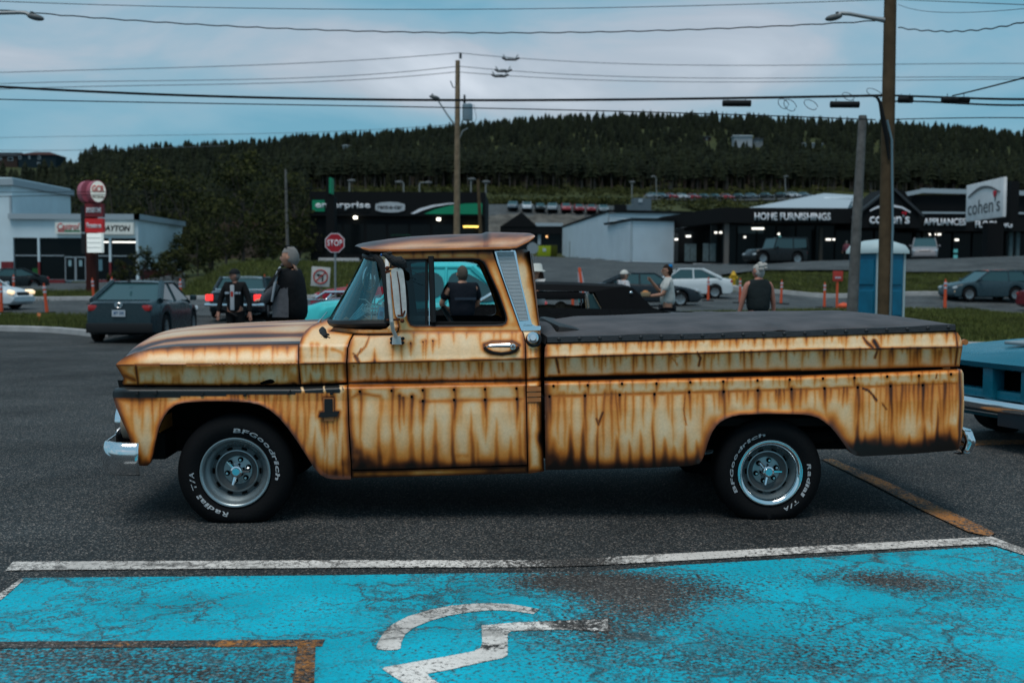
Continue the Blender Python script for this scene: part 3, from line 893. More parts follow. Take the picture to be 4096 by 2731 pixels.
# ---------------------------------------------------------------- the airbrushed rust
def ramp(t,stops):
 t = np.clip(t,0,1.0)
 s = np.array([q[0] for q in stops]); c = np.array([q[1] for q in stops])
 return np.stack([np.interp(t,s,c[:,i]) for i in range(3)],-1)
RUST = [(0.0,(0.92,0.66,0.40)),(0.12,(0.92,0.57,0.29)),(0.26,(0.84,0.34,0.085)),(0.41,(0.64,0.19,0.030)),(0.58,(0.26,0.075,0.018)),(0.76,(0.075,0.022,0.009)),(1.0,(0.012,0.008,0.007))]
class Paint:
 def __init__(self,seed):
  self.r = np.random.default_rng(seed); self.st = []; self.sp = []; self.bl = []; self.edges = []; self.ln = []
 def drips(self,u0,u1,vfun,ln,gap=26,w=(5,11),s=(0.25,0.55),up=False,wedge=1.0):
  """vertical runs hanging from the line vfun(u) (or rising from it); ln = (min, max) length"""
  u = u0
  while u < u1:
   u += self.r.uniform(0.4,1.6) * gap * 1.1
   if u >= u1: break
   L = self.r.uniform(*ln); W0 = self.r.uniform(*w) * 1.0
   self.st.append((u,float(vfun(u)),L * (-1 if up else 1),W0,self.r.uniform(*s),self.r.normal(0,0.016),wedge,self.r.uniform(0,9)))
  return self
 def spot(self,u,v,r=10,s=0.6,drip=0,dw=6):
  self.sp.append((u,v,r,s))
  if drip: self.st.append((u,v,drip,dw,s * 0.8,0.0,1.0,0))
  return self
 def line(self,pts,w,s):
  self.ln.append((pts,w,s)); return self
 def blotch(self,u,v,ru,rv,s):
  self.bl.append((u,v,ru,rv,s)); return self
 def edge(self,poly,w,s,closed=False,p=1.3):
  self.edges.append((poly,w,s,closed,p)); return self
 def __call__(self,u,v):
  n = np.zeros(u.shape)
  wob = (vnoise(u / 38,v / 38,3) - 0.5)
  fine = vnoise(u / 14,v / 60,8) - 0.5
  for poly,w,s,cl,p in self.edges:
   d = dist_poly(u,v,poly,cl)
   ww = w * (0.72 + 0.75 * vnoise(u / 45,v / 45,11))
   n = np.maximum(n,s * np.exp(-(d / ww) ** p))
  acc = np.zeros(u.shape)
  for (u0,v0,L,w,s,sl,wedge,ph) in self.st:
   t = (v - v0) / L
   mk = (t > -0.12) & (t < 1.05)
   if not mk.any(): continue
   tt = t[mk]; uu = u[mk]; vv = v[mk]
   cx = u0 + sl * (vv - v0) + 2.0 * np.sin(vv / 41.0 + ph) + 0.7 * np.sin(vv / 15 + ph * 3)
   ww = w * (1.25 - wedge * 0.85 * np.clip(tt,0,1))
   a = .93 * s * np.exp(-((uu - cx) / ww) ** 2) * np.clip(1.05 - np.clip(tt,0,2),0,1) ** 0.55 * np.clip((tt + 0.12) / 0.1,0,1)
   # soft orange halo round each run
   a = np.maximum(a,0.31 * min(1.0,s * 1.7) * np.exp(-((uu - cx) / (ww * 2.6)) ** 2) * np.clip(1 - tt,0,1) ** 0.5 * np.clip((tt + 0.12) / 0.1,0,1))
   acc[mk] = np.sqrt(acc[mk] ** 2 + a ** 2)
  n = np.sqrt(n ** 2 + acc ** 2)
  for (a,b,r,s) in self.sp:
   d = np.hypot(u - a,v - b)
   n = np.maximum(n,s * np.exp(-(d / r) ** 2)); n = np.maximum(n,0.36 * np.exp(-(d / (r * 2.2)) ** 2))
  for pts,w,s in self.ln:
   d = dist_poly(u,v,pts,False)
   n = np.maximum(n,s * np.exp(-(d / (w * (0.7 + 0.6 * vnoise(u / 25,v / 25,21)))) ** 2))
  for (a,b,ru,rv,s) in self.bl:
   k = ((u - a) / ru) ** 2 + ((v - b) / rv) ** 2
   n = n + s * np.exp(-k) * (0.55 + 0.9 * vnoise(u / 22,v / 22,31))
  n = n + 0.07 * wob + 0.05 * fine + 0.035
  c = ramp(n,RUST)
  # ochre cast in broad areas
  och = (vnoise(u / 120,v / 90,41) * np.clip(n * 3.2,0,1))[...,None]
  c = c * (1 - 0.55 * och) + c * np.array([1.02,0.92,0.55]) * 0.55 * och
  return c
def vcol_mat(name,rough,coat,bump=0.0,gcol=(1,1,1)):
 m,n,l,b = newmat(name)
 at = n.new('ShaderNodeAttribute'); at.attribute_name = 'paint'
 t = n.new('ShaderNodeTexCoord')
 nz = n.new('ShaderNodeTexNoise'); nz.inputs['Scale'].default_value = 55; nz.inputs['Detail'].default_value = 5; nz.inputs['Roughness'].default_value = 0.7
 l.new(t.outputs['Object'],nz.inputs['Vector'])
 mr = n.new('ShaderNodeMapRange'); mr.inputs['From Min'].default_value = 0.3; mr.inputs['From Max'].default_value = 0.7; mr.inputs['To Min'].default_value = 0.9; mr.inputs['To Max'].default_value = 1.08
 l.new(nz.outputs['Fac'],mr.inputs['Value'])
 sc = n.new('ShaderNodeVectorMath'); sc.operation = 'SCALE'
 l.new(at.outputs['Color'],sc.inputs[0]); l.new(mr.outputs[0],sc.inputs['Scale'])
 l.new(sc.outputs[0],b.inputs['Base Color'])
 b.inputs['Roughness'].default_value = rough
 b.inputs['Coat Weight'].default_value = coat; b.inputs['Coat Roughness'].default_value = 0.25; b.inputs['Specular IOR Level'].default_value = 0.3
 n2 = n.new('ShaderNodeTexNoise'); n2.inputs['Scale'].default_value = 2.4; n2.inputs['Detail'].default_value = 2
 l.new(t.outputs['Object'],n2.inputs['Vector'])
 bp = n.new('ShaderNodeBump'); bp.inputs['Strength'].default_value = 0.12; bp.inputs['Distance'].default_value = 0.03
 l.new(n2.outputs['Fac'],bp.inputs['Height'])
 b2 = n.new('ShaderNodeBump'); b2.inputs['Strength'].default_value = 0.12; b2.inputs['Distance'].default_value = 0.002
 l.new(nz.outputs['Fac'],b2.inputs['Height']); l.new(bp.outputs[0],b2.inputs['Normal'])
 l.new(b2.outputs[0],b.inputs['Normal'])
 return m
M_RUST = vcol_mat('rust_effect_paint',0.40,0.16)
M_BLACK = mat('black_rubber',(0.012,0.012,0.013),0.55)
M_SHADOW = mat('chassis_black',(0.008,0.008,0.008),0.9,spec=0.2)
M_CHROME = mat('chrome',(0.78,0.80,0.82),0.10,1.0,var=0.03,vscale=3)
M_CHROMED = mat('worn_chrome',(0.62,0.66,0.68),0.22,1.0,var=0.1,vscale=12)
def set_paint(me,cols):
 a = me.color_attributes.new('paint','FLOAT_COLOR','POINT')
 a.data.foreach_set('color',np.c_[cols,np.ones(len(cols))].astype(np.float32).ravel())
def poly_panel(name,outer,holes=(),step=6.0,yf=ybody,paint=None,parent=None,thick=0.03,lines=(),m=None,dy=0.0):
 """sheet-metal panel cut from the body side: outline and holes in photo pixels, pressed to the depth yf(u,v)"""
 loops = [resample(outer,step * 0.9,True)] + [resample(h,step * 0.9,True) for h in holes]
 O = loops[0]
 lo,hi = O.min(0),O.max(0)
 gx,gy = np.meshgrid(np.arange(lo[0],hi[0],step),np.arange(lo[1],hi[1],step * 1.25))
 gx = gx + (np.arange(gx.shape[0])[:,None] % 2) * step * 0.5
 g = [np.c_[gx.ravel(),gy.ravel()]]
 for F in lines:
  uu = np.arange(lo[0],hi[0],step * 0.8)
  for off in (-2.2,0,2.2):
   g.append(np.c_[uu,fl(F,uu) + off])
 if len(lines):
  base = g[0]
  dm = np.min([np.abs(base[:,1] - fl(F,base[:,0])) for F in lines],0)
  g[0] = base[dm > step * 0.7]
 g = np.vstack(g)
 k = inpoly(g[:,0],g[:,1],O)
 for h in loops[1:]: k &= ~inpoly(g[:,0],g[:,1],h)
 g = g[k]
 dm = np.min([dist_poly(g[:,0],g[:,1],L) for L in loops],0)
 g = g[dm > step * 0.45]
 pts = np.vstack(loops + [g])
 ed = []; o = 0
 for L in loops:
  ed += [(o + i,o + (i + 1) % len(L)) for i in range(len(L))]; o += len(L)
 r = delaunay_2d_cdt([Vector(p) for p in pts],ed,[],0,1e-4,True)
 V = np.array([tuple(q) for q in r[0]]); T = np.array([t for t in r[2] if len(t) == 3])
 c = V[T].mean(1)
 k = inpoly(c[:,0],c[:,1],O)
 for h in loops[1:]: k &= ~inpoly(c[:,0],c[:,1],h)
 T = T[k]
 Y = yf(V[:,0],V[:,1]) + dy
 X3 = TS3(V[:,0],V[:,1],Y)
 col = paint(V[:,0],V[:,1]) if paint else np.full((len(V),3),0.02)
 # folded edge going inboard
 vs = [X3]; fs = [tuple(t) for t in T]; cols = [col]; off = len(V)
 for L in loops:
  yy = yf(L[:,0],L[:,1]) + dy
  a = TS3(L[:,0],L[:,1],yy); b = a.copy(); b[:,1] += thick
  vs += [a,b]; n = len(L)
  cc = (paint(L[:,0],L[:,1]) * 0.8) if paint else np.full((n,3),0.02)
  cols += [cc,cc * 0.5]
  fs += [(off + i,off + (i + 1) % n,off + n + (i + 1) % n,off + n + i) for i in range(n)]
  off += 2 * n
 vs = np.vstack(vs)
 me = bpy.data.meshes.new(name); me.from_pydata(vs.tolist(),[],fs)
 me.polygons.foreach_set('use_smooth',[True] * len(fs))
 set_paint(me,np.vstack(cols))
 me.materials.append(m or M_RUST)
 bm = bmesh.new(); bm.from_mesh(me); bmesh.ops.recalc_face_normals(bm,faces=bm.faces); 
 bm.to_mesh(me); bm.free()
 o = bpy.data.objects.new(name,me); COL.objects.link(o)
 if parent: o.parent = parent
 return o
TW = 2.0          # body width
def mirror(o,parent=None):
 """the same part on the far side of the truck"""
 c = o.copy(); COL.objects.link(c)
 c.parent = o.parent if parent is None else parent
 c.scale = (1,-1,1); c.location = (0,TW,0)
 return c
lin = lambda F: (lambda u: float(fl(F,u)))
# ---- outlines (photo pixels)
HOOD = [(462,1459),(850,1457),(1194,1455),(1199,1500),(1202,1538),(850,1543),(496,1541),(489,1533),(492,1524),(494,1512),(480,1488)]
HOOD = [(462,1459),(473,1447),(500,1427),(540,1411),(600,1395),(700,1385),(900,1378),(1100,1375),(1195,1374),(1192,1410),(1193,1454),(1197,1500),(1201,1538),(850,1543),(496,1541),(489,1533),(492,1524),(494,1512),(480,1488)]
COWL = [(1198,1377),(1202,1360),(1209,1342),(1222,1322),(1244,1304),(1270,1290),(1309,1276),(1316,1300),(1335,1308),(1318,1324),(1360,1330),(1411,1335),(1398,1360),(1388,1393),(1384,1449),(1387,1530),(1300,1536),(1205,1538),(1200,1500),(1196,1455),(1195,1410)]
ARCHF = [(601,1850),(608,1830),(613,1812),(622,1767),(629,1738),(638,1706),(648,1682),(660,1660),(676,1638),(700,1620),(722,1613),(748,1609),(808,1605),(885,1604),(950,1606),(1000,1610),(1040,1619),(1077,1638),(1115,1669),(1153,1714),(1191,1768),(1230,1829),(1256,1870),(1281,1898),(1306,1911),(1337,1916),(1404,1917)]
FENDER = [(451,1566),(460,1554),(490,1547),(850,1549),(1201,1546),(1389,1538),(1390,1600),(1393,1703),(1398,1790),(1403,1856),(1404,1917)] + ARCHF[:-1][::-1] + [(590,1861),(575,1863),(558,1861),(545,1828),(523,1768),(509,1729),(484,1675),(465,1630),(455,1600),(450,1580)]
DOORLOW = [(1416,1341),(1470,1341),(1560,1341),(1582,1336),(1594,1326),(1700,1327),(2000,1327),(2088,1326),(2094,1340),(2099,1368),(2101,1404),(2102,1528),(2105,1673),(2108,1858),(1900,1864),(1600,1874),(1409,1878),(1404,1800),(1398,1703),(1395,1600),(1392,1530),(1390,1449),(1393,1393),(1403,1362)]
DOORUP = [(1594,1326),(1598,1308),(1591,1275),(1580,1200),(1564,1110),(1549,1045),(1540,1012),(1560,1004),(1700,1004),(1968,1004),(1988,1062),(2020,1150),(2048,1226),(2074,1300),(2088,1326),(2000,1327),(1700,1327)]
WIN = [(1626,1240),(1618,1160),(1608,1085),(1602,1050),(1612,1037),(1740,1035),(1890,1034),(1916,1036),(1937,1048),(1953,1078),(1975,1125),(1996,1172),(2012,1218),(2024,1252),(2029,1276),(2024,1294),(2008,1303),(1900,1305),(1700,1306),(1660,1306),(1642,1301),(1631,1280)]
PILLB = [(1976,1004),(2066,1002),(2098,996),(2116,1003),(2126,1018),(2132,1040),(2139,1098),(2145,1168),(2153,1248),(2161,1310),(2165,1382),(2164,1507),(2166,1673),(2172,1780),(2177,1884),(2114,1893),(2109,1673),(2107,1528),(2105,1404),(2102,1362),(2096,1334),(2082,1302),(2054,1220),(2026,1144),(1996,1060)]
ROCK = [(1407,1883),(1600,1879),(1900,1869),(2109,1863),(2113,1892),(1880,1899),(1600,1906),(1407,1911)]
BEDU = [(2186,1376),(2400,1369),(2700,1361),(3200,1346),(3600,1333),(3818,1326),(3830,1330),(3840,1345),(3851,1372),(3850,1391),(3842,1440),(3838,1466),(3200,1484),(2600,1500),(2178,1509),(2178,1430),(2180,1390)]
ARCHR = [(2796,1854),(2806,1843),(2814,1826),(2825,1794),(2833,1766),(2842,1743),(2852,1722),(2866,1702),(2882,1687),(2903,1675),(2930,1665),(2960,1659),(3059,1654),(3130,1655),(3209,1657),(3245,1662),(3273,1671),(3296,1685),(3320,1704),(3340,1726),(3358,1750),(3376,1775),(3393,1799),(3405,1811),(3420,1820)]
BEDL = [(2178,1524),(2600,1515),(3200,1501),(3600,1487),(3834,1474),(3846,1478),(3854,1494),(3857,1624),(3852,1700),(3848,1745),(3842,1780),(3832,1798),(3815,1801),(3645,1815),(3445,1825)] + ARCHR[::-1] + [(2756,1863),(2574,1871),(2183,1879),(2180,1700)]
# ---- paint schemes
def p_hood():
 p = Paint(11)
 p.edge([(540,1408),(620,1392),(900,1379),(1195,1374)],17,0.74)
 p.edge([(430,1440),(490,1425),(560,1402)],34,0.72)
 p.edge([(462,1459),(850,1457),(1200,1455)],3.5,0.72).edge([(496,1543),(850,1544),(1202,1540)],9,0.82)
 p.edge([(1195,1374),(1194,1455),(1201,1538)],10,0.70)
 p.edge([(543,1462),(553,1543)],6,0.80).edge([(462,1459),(494,1512),(489,1540)],16,0.66)
 p.edge([(480,1495),(540,1520)],12,0.62)
 p.edge([(543,1480),(620,1465),(1200,1460)],16,0.30)
 p.drips(560,1185,lambda u: 1378 + 10,(30,75),44,(5,9),(0.28,0.5))
 p.drips(560,1190,lambda u: 1459,(20,85),30,(4,8),(0.22,0.42),wedge=0.5)
 p.drips(560,1190,lambda u: 1541,(20,60),34,(4,8),(0.22,0.42),up=True)
 p.blotch(700,1500,25,40,0.22).blotch(1175,1515,22,28,0.3)
 return p
def p_cowl():
 p = Paint(12)
 p.edge([(1309,1276),(1244,1304),(1209,1342),(1196,1390),(1194,1455),(1201,1538)],11,0.66)
 p.edge([(1416,1337),(1388,1393),(1384,1449),(1388,1536)],11,0.66).edge([(1318,1324),(1416,1337)],7,0.5)
 p.edge([(1194,1455),(1391,1451)],4,0.72).edge([(1201,1540),(1390,1532)],9,0.8)
 p.spot(1247,1379,5,.45,75,5).spot(1270,1379,5,.4,70,4).spot(1304,1386,4,.6,70,4)
 p.drips(1205,1385,lambda u: 1454,(30,80),22,(3,6),(0.3,0.55),wedge=0.6)
 p.drips(1205,1385,lambda u: 1534,(25,60),36,(4,8),(0.4,0.6),up=True)
 p.line([(1330,1396),(1370,1410),(1378,1435)],8,0.3)
 return p
def p_fender():
 p = Paint(13)
 # the matt black band over the wheel, ending in slanted bars, is part of the paint job
 p.edge(ARCHF,13,0.68).edge([(455,1592),(484,1675),(523,1768),(560,1863)],20,0.74)
 p.edge([(455,1592),(620,1592)],16,0.55).edge([(1390,1545),(1393,1703),(1404,1917)],13,0.66)
 p.edge([(1281,1905),(1404,1915)],26,0.72).edge([(1230,1829),(1281,1898)],26,0.6)
 p.edge([(560,1863),(600,1855)],22,0.75)
 p.drips(490,660,lambda u: 1590,(90,240),24,(5,10),(0.3,0.5),wedge=0.3)
 p.drips(900,1385,lambda u: 1576,(60,230),27,(5,9),(0.3,0.58),wedge=0.5)
 p.drips(700,1100,lambda u: 1580,(15,40),24,(4,8),(0.3,0.55))
 for a,b in ((1090,1670),(1120,1690),(1150,1725),(1180,1770),(1210,1810),(1250,1860)):
  p.st.append((a + 4,b + 10,-110 - (a % 7) * 14,11,0.55,-0.05,1.0,a))
 p.drips(1265,1400,lambda u: 1900,(70,200),24,(6,10),(0.35,0.55),up=True,wedge=0.8)
 p.drips(1270,1375,lambda u: 1675,(60,190),17,(4,7),(0.4,0.6),wedge=0.6)
 p.edge([(1296,1592),(1332,1590),(1335,1645),(1356,1648),(1352,1665),(1276,1665),(1280,1648),(1298,1645)],9,0.72,True)
 p.blotch(1330,1880,40,20,0.25).blotch(1380,1850,14,30,0.3)
 def f(u,v):
  c = p(u,v)
  lo = np.interp(u,[451,622,624,808,850,1207,1400],[1590,1592,1594,1583,1583,1575,1571])
  sh = (v - 1545) * 0.16
  us = u - sh
  blk = (v < lo) & ((us < 1203) | ((us > 1214) & (us < 1291)) | ((us > 1299) & (us < 1358)) | ((us > 1369) & (us < 1372)))
  k = np.where(blk,1.0,0.0)[...,None]
  return c * (1 - k) + np.array([0.018,0.022,0.024]) * k
 return f
def p_door():
 p = Paint(14)
 p.edge([(1404,1345),(1392,1393),(1390,1449),(1394,1600),(1404,1800),(1408,1878)],14,0.64)
 p.edge([(2094,1336),(2101,1404),(2104,1673),(2108,1858)],12,0.62)
 p.edge([(1410,1878),(1600,1872),(2108,1858)],24,0.80)
 p.edge([(1594,1324),(1700,1326),(2088,1324)],7,0.52).edge([(1416,1341),(1590,1338)],6,0.46)
 p.edge([(1388,1452),(2104,1435)],4,0.70).edge([(1392,1533),(2104,1520)],8,0.86).edge([(1392,1546),(2104,1533)],11,0.5)
 p.edge([(1405,1590),(1440,1572),(1520,1585)],9,0.42).edge([(1680,1606),(1900,1600),(2100,1596)],8,0.42)
 # door handle recess
 p.edge([(1936,1376),(1970,1366),(2050,1366),(2078,1380),(2060,1405),(2010,1418),(1965,1412),(1938,1394)],8,0.80,True)
 p.drips(1600,2095,lambda u: 1326,(35,85),36,(4,7),(0.3,0.5))
 p.drips(1400,2095,lambda u: 1451,(30,90),26,(3.5,6),(0.3,0.6),wedge=0.4)
 p.drips(1400,2095,lambda u: 1530,(20,60),40,(4,8),(0.3,0.5),up=True)
 p.line([(1478,1345),(1462,1385),(1440,1410)],5,0.5).line([(1430,1420),(1445,1395)],4,0.6).line([(1420,1424),(1436,1450)],8,0.72).line([(1412,1412),(1432,1432)],4,0.7)
 p.spot(1500,1442,7,.6,60,6).spot(1414,1463,4,.7)
 p.st.append((1498,1448,-60,7,.62,0,1,0))
 p.spot(1643,1373,6,.75,55,6).spot(1692,1367,6,.68,70,4).spot(1703,1362,6,.66,80,4).spot(1731,1362,5,.8,55,5)
 for u in (1570,1606):
  p.st.append((u,1360,95,6,.5,0,0.3,u))
 for u,v in ((1439,1565),(1566,1562),(1691,1560),(1816,1558),(1940,1556),(2066,1553)):
  p.spot(u,v,8,.66)
  p.st.append((u + 4,v,float(p.r.uniform(140,260)),8,.55,0,.7,u))
 for u,v in ((1691,1603),(1816,1599),(1940,1598),(2067,1595),(1613,1591),(1647,1586),(1598,1582)):
  p.spot(u,v,9,.80)
  p.st.append((u + 1,v,float(p.r.uniform(60,190)),8,.66,0,.8,u))
 p.drips(1400,2095,lambda u: 1600,(60,230),85,(7,12),(0.2,0.4),wedge=0.3)
 for u,L,w,s in ((1450,110,20,.6),(1520,210,14,.62),(1575,150,26,.6),(1650,140,22,.66),(1695,190,12,.6),(1745,220,17,.68),(1815,270,11,.72),(1892,240,13,.66),(1915,120,12,.5),(1990,200,14,.6),(2045,130,16,.55),(2085,250,12,.5)):
  p.st.append((u,1874,-L,w,s,0.03,1.0,u))
 p.blotch(1450,1845,60,48,0.34).blotch(1640,1858,50,16,0.25).blotch(1420,1800,26,40,0.25).blotch(1850,1822,26,9,0.2)
 return p
def p_frame():
 p = Paint(15)
 p.edge(WIN,7,0.62,True)
 p.edge([(1540,1010),(1700,1007),(1972,1006)],9,0.72).edge([(1976,1004),(2030,1175),(2088,1326)],11,0.50)
 p.edge([(1560,1110),(1594,1310)],7,0.6).edge([(1594,1322),(1700,1324),(2085,1323)],4,0.40)
 for u in (1655,1693,1752,1812,1912): p.st.append((u,1004,36,7,.6,0,.1,0))
 p.blotch(1955,1040,26,30,0.40).blotch(2060,1300,30,16,.15)
 f0 = p
 def f(u,v):
  c = f0(u,v); return c * np.array([0.98,0.86,0.62])
 return f
def p_pillar():
 p = Paint(16)
 p.edge([(2098,996),(2132,1040),(2145,1168),(2161,1310)],16,0.62)
 p.edge([(2166,1330),(2164,1507),(2168,1700),(2178,1884)],13,0.72).edge([(2102,1362),(2106,1528),(2114,1893)],9,0.6)
 p.edge([(2098,1436),(2166,1430)],3.5,0.66).edge([(2104,1522),(2166,1516)],9,0.85).edge([(2110,1888),(2180,1882)],14,0.7)
 p.edge([(1976,1004),(2066,1004),(2110,1000)],14,0.6)
 p.blotch(2090,1030,34,30,0.3).blotch(2118,1110,14,70,0.16).blotch(2168,1750,22,36,0.6)
 p.drips(2108,2165,lambda u: 1395,(40,70),12,(2.5,4),(0.35,0.55)).drips(2106,2162,lambda u: 1435,(40,80),16,(3,5),(0.4,0.6))
 p.drips(2108,2160,lambda u: 1610,(60,170),10,(3,4.5),(0.35,0.6))
 p.edge([(2110,1548),(2162,1546),(2162,1606),(2110,1608)],4,0.62,True)
 p.line([(2108,1567),(2164,1564)],3,.8).line([(2108,1590),(2164,1587)],3,.8)
 return p
def p_rock():
 p = Paint(17)
 p.edge(ROCK,13,0.80,True); p.blotch(1500,1895,60,12,.2).blotch(2000,1880,90,12,.35)
 return p
def p_bedu():
 p = Paint(18)
 p.edge([(2186,1374),(2700,1359),(3200,1344),(3820,1324)],6,0.56)
 p.edge([(2170,1430),(3200,1401),(3852,1387)],4,0.72).edge([(2178,1511),(3200,1487),(3838,1469)],10,0.84)
 p.edge([(2182,1376),(2177,1509)],14,0.62).edge([(3823,1326),(3830,1390),(3820,1468)],5,0.86).edge([(3851,1372),(3840,1466)],6,0.5)
 p.drips(2190,3840,lambda u: float(np.interp(u,[2186,3820],[1374,1324])),(40,62),40,(4,7),(0.34,0.62),wedge=0.25)
 p.drips(2190,3840,lambda u: float(np.interp(u,[2186,3820],[1374,1324])),(15,40),26,(3,5),(0.34,0.6),wedge=0.9)
 p.drips(2190,3840,lambda u: float(fl(CR,u)),(70,90),50,(4,7),(0.40,0.66),wedge=0.1)
 p.drips(2190,3840,lambda u: float(fl(CR,u)),(20,60),34,(3,5),(0.34,0.6),wedge=0.8)
 p.line([(3452,1348),(3470,1372),(3492,1392)],7,.8).line([(3496,1362),(3512,1392)],9,.95).line([(3512,1394),(3500,1430)],5,.7)
 p.line([(2790,1410),(2802,1432),(2795,1462)],5,.72).line([(2710,1460),(2690,1430),(2740,1415)],4,.4).line([(2225,1432),(2236,1490)],6,.7)
 for u in (3300,3420,3560,3660,3760): p.st.append((u,1404,78,9,.5,-.1,.2,u))
 return p
HOLU = [(2214,1543),(2351,1540),(2488,1534),(2626,1533),(2761,1528),(2893,1525),(3030,1521),(3159,1517),(3292,1513),(3418,1510),(3549,1505),(3676,1502),(3804,1496)]
HOLL = [(2198,1585),(2340,1582),(2479,1579),(2618,1576),(2757,1568),(2895,1566),(3031,1561),(3166,1556),(3298,1553),(3431,1549),(3562,1544),(3691,1540)]
def p_bedl():
 p = Paint(19)
 p.edge([(2178,1524),(3200,1501),(3836,1474)],11,0.60)
 p.edge([(2180,1524),(2180,1700),(2185,1879)],26,0.72).edge([(3838,1476),(3842,1600),(3838,1745),(3830,1798)],7,0.82)
 p.edge([(2183,1879),(2574,1871),(2756,1863),(2800,1854)],32,0.86,p=1.6)
 p.edge(ARCHR,15,0.72)
 p.edge([(2814,1826),(2842,1743),(2866,1702)],24,0.72).edge([(3320,1704),(3358,1750),(3420,1820)],30,0.84)
 p.edge([(3400,1830),(3645,1822),(3815,1805)],62,0.86,p=2.0)
 p.line([(u,v) for u,v in [(2180,1585),(3200,1558),(3833,1533)]],9,0.42)
 for q,(a,b) in enumerate(HOLU):
  p.spot(a,b,9,.62)
  if q % 2: p.st.append((a,b,55,5,.6,0,.4,a))
 for a,b in HOLL:
  p.spot(a,b,10,.84)
  p.st.append((a + 2,b,float(p.r.uniform(50,260)),8,.62,0.01,.6,a))
 p.drips(2200,3835,lambda u: float(fl(LT,u)) + 6,(30,52),32,(4,6),(0.3,0.55),wedge=0.3)
 p.drips(2200,2830,lambda u: float(fl(MC,u)),(90,280),32,(5,9),(0.28,0.56),wedge=0.45)
 p.drips(2830,3400,lambda u: float(fl(MC,u)),(50,95),19,(4,8),(0.35,0.62),wedge=0.3)
 p.drips(3400,3835,lambda u: float(fl(MC,u)),(120,250),16,(5,8),(0.36,0.62),wedge=0.3)
 for u,L,w,s in ((2215,120,30,.8),(2283,170,17,.9),(2336,200,15,.92),(2392,250,8,.72),(2470,130,16,.8),(2520,110,12,.7),(2565,150,14,.66),(2615,220,9,.8),(2660,120,18,.76),(2700,90,20,.7),(2745,170,11,.7),(2790,110,15,.8)):
  p.st.append((u,1868,-L,w,s,0.02,1.0,u))
 for u,L,w,s in ((3430,150,14,.9),(3460,100,14,.8),(3520,150,10,.8),(3575,110,12,.7),(3635,90,14,.8),(3700,130,12,.85),(3750,220,10,.95),(3800,120,14,.9)):
  p.st.append((u,1822,-L,w,s,0.0,1.0,u))
 p.blotch(3470,1775,50,30,.35).blotch(3760,1780,70,30,.5).blotch(3560,1800,140,18,.35).blotch(2240,1840,60,40,.2)
 p.line([(3452,1553),(3474,1562),(3492,1580),(3506,1600)],6,.95).line([(3530,1615),(3545,1635)],6,.7).line([(3745,1512),(3748,1495)],4,.7)
 p.line([(2396,1690),(2412,1650)],6,.8).line([(2385,1672),(2394,1700)],6,.7).line([(2740,1590),(2735,1640),(2745,1700)],4,.5)
 return p
def yhood(u,v):
 u = np.asarray(u,float); v = np.asarray(v,float)
 c = fl(CR,u)
 y = ybody(u,v)
 s = np.clip((c - v) / 84.0,0,1)
 y = np.where(v < c,0.105 * s ** 1.5 + 0.004,y)
 nose = np.clip((560 - u) / 110.0,0,1)
 return y + 0.10 * nose ** 2.2
def ycowl(u,v):
 y = ybody(u,v)
 s = np.clip((1400 - np.asarray(v,float)) / 125.0,0,1)
 return np.where(np.asarray(v) < 1400,ybody(u,1400.0) + 0.48 * s ** 2.0,y)
def yfend(u,v):
 nose = np.clip((520 - np.asarray(u,float)) / 75.0,0,1)
 d = dist_poly(np.asarray(u,float),np.asarray(v,float),ARCHF,False)
 return ybody(u,v) + 0.09 * nose ** 2 - 0.012 * np.exp(-(d / 10) ** 2)
def ybed(u,v):
 d = dist_poly(np.asarray(u,float),np.asarray(v,float),ARCHR,False)
 e = np.clip((np.asarray(u,float) - 3826) / 30,0,1)
 return ybody(u,v) - 0.012 * np.exp(-(d / 10) ** 2) + 0.05 * e ** 2
def ycab(u,v):
 """tumblehome: the glasshouse leans in"""
 v = np.asarray(v,float)
 return np.where(v < 1330,0.082 + (1330 - v) / 326.0 * 0.075,ybody(u,v))
body_parts = []
STEP = 5.0
hood_side = poly_panel('hood_side',HOOD,(),STEP,yhood,p_hood(),truck,lines=(CR,))
cowl = poly_panel('cowl_panel',COWL,(),STEP,ycowl,p_cowl(),truck,lines=(CR,))
fender = poly_panel('front_fender',FENDER,(),STEP,yfend,p_fender(),truck,lines=(MC,))
rocker = poly_panel('rocker_panel',ROCK,(),STEP,lambda u,v: ybody(u,v) + 0.02,p_rock(),truck)
bedu = poly_panel('bed_side_upper',BEDU,(),STEP,ybed,p_bedu(),truck,lines=(CR,))
bedl = poly_panel('bed_side_lower',BEDL,(),STEP,ybed,p_bedl(),truck,lines=(MC,))
pillar = poly_panel('cab_corner',PILLB,(),STEP,lambda u,v: ycab(u,v) + 0.16 * np.clip((u - np.interp(v,[1000,1100,1310,1900],[2080,2104,2140,2150])) / 42,0,1) ** 2,p_pillar(),truck,lines=(CR,))
door = poly_panel('door',DOORLOW,(),STEP,ybody,p_door(),truck,lines=(CR,))
dframe = poly_panel('window_frame',DOORUP,(WIN,),STEP,ycab,p_frame(),door,thick=0.05)
for o in (hood_side,cowl,fender,rocker,bedu,bedl,pillar):
 mirror(o)
door2 = mirror(door); f2 = dframe.copy(); COL.objects.link(f2); f2.parent = door2; f2.location = (0,0,0)
def T1(u,v,y=0.0):
 x,z = TS(u,v,y); return Vector((float(x),float(y),float(z)))
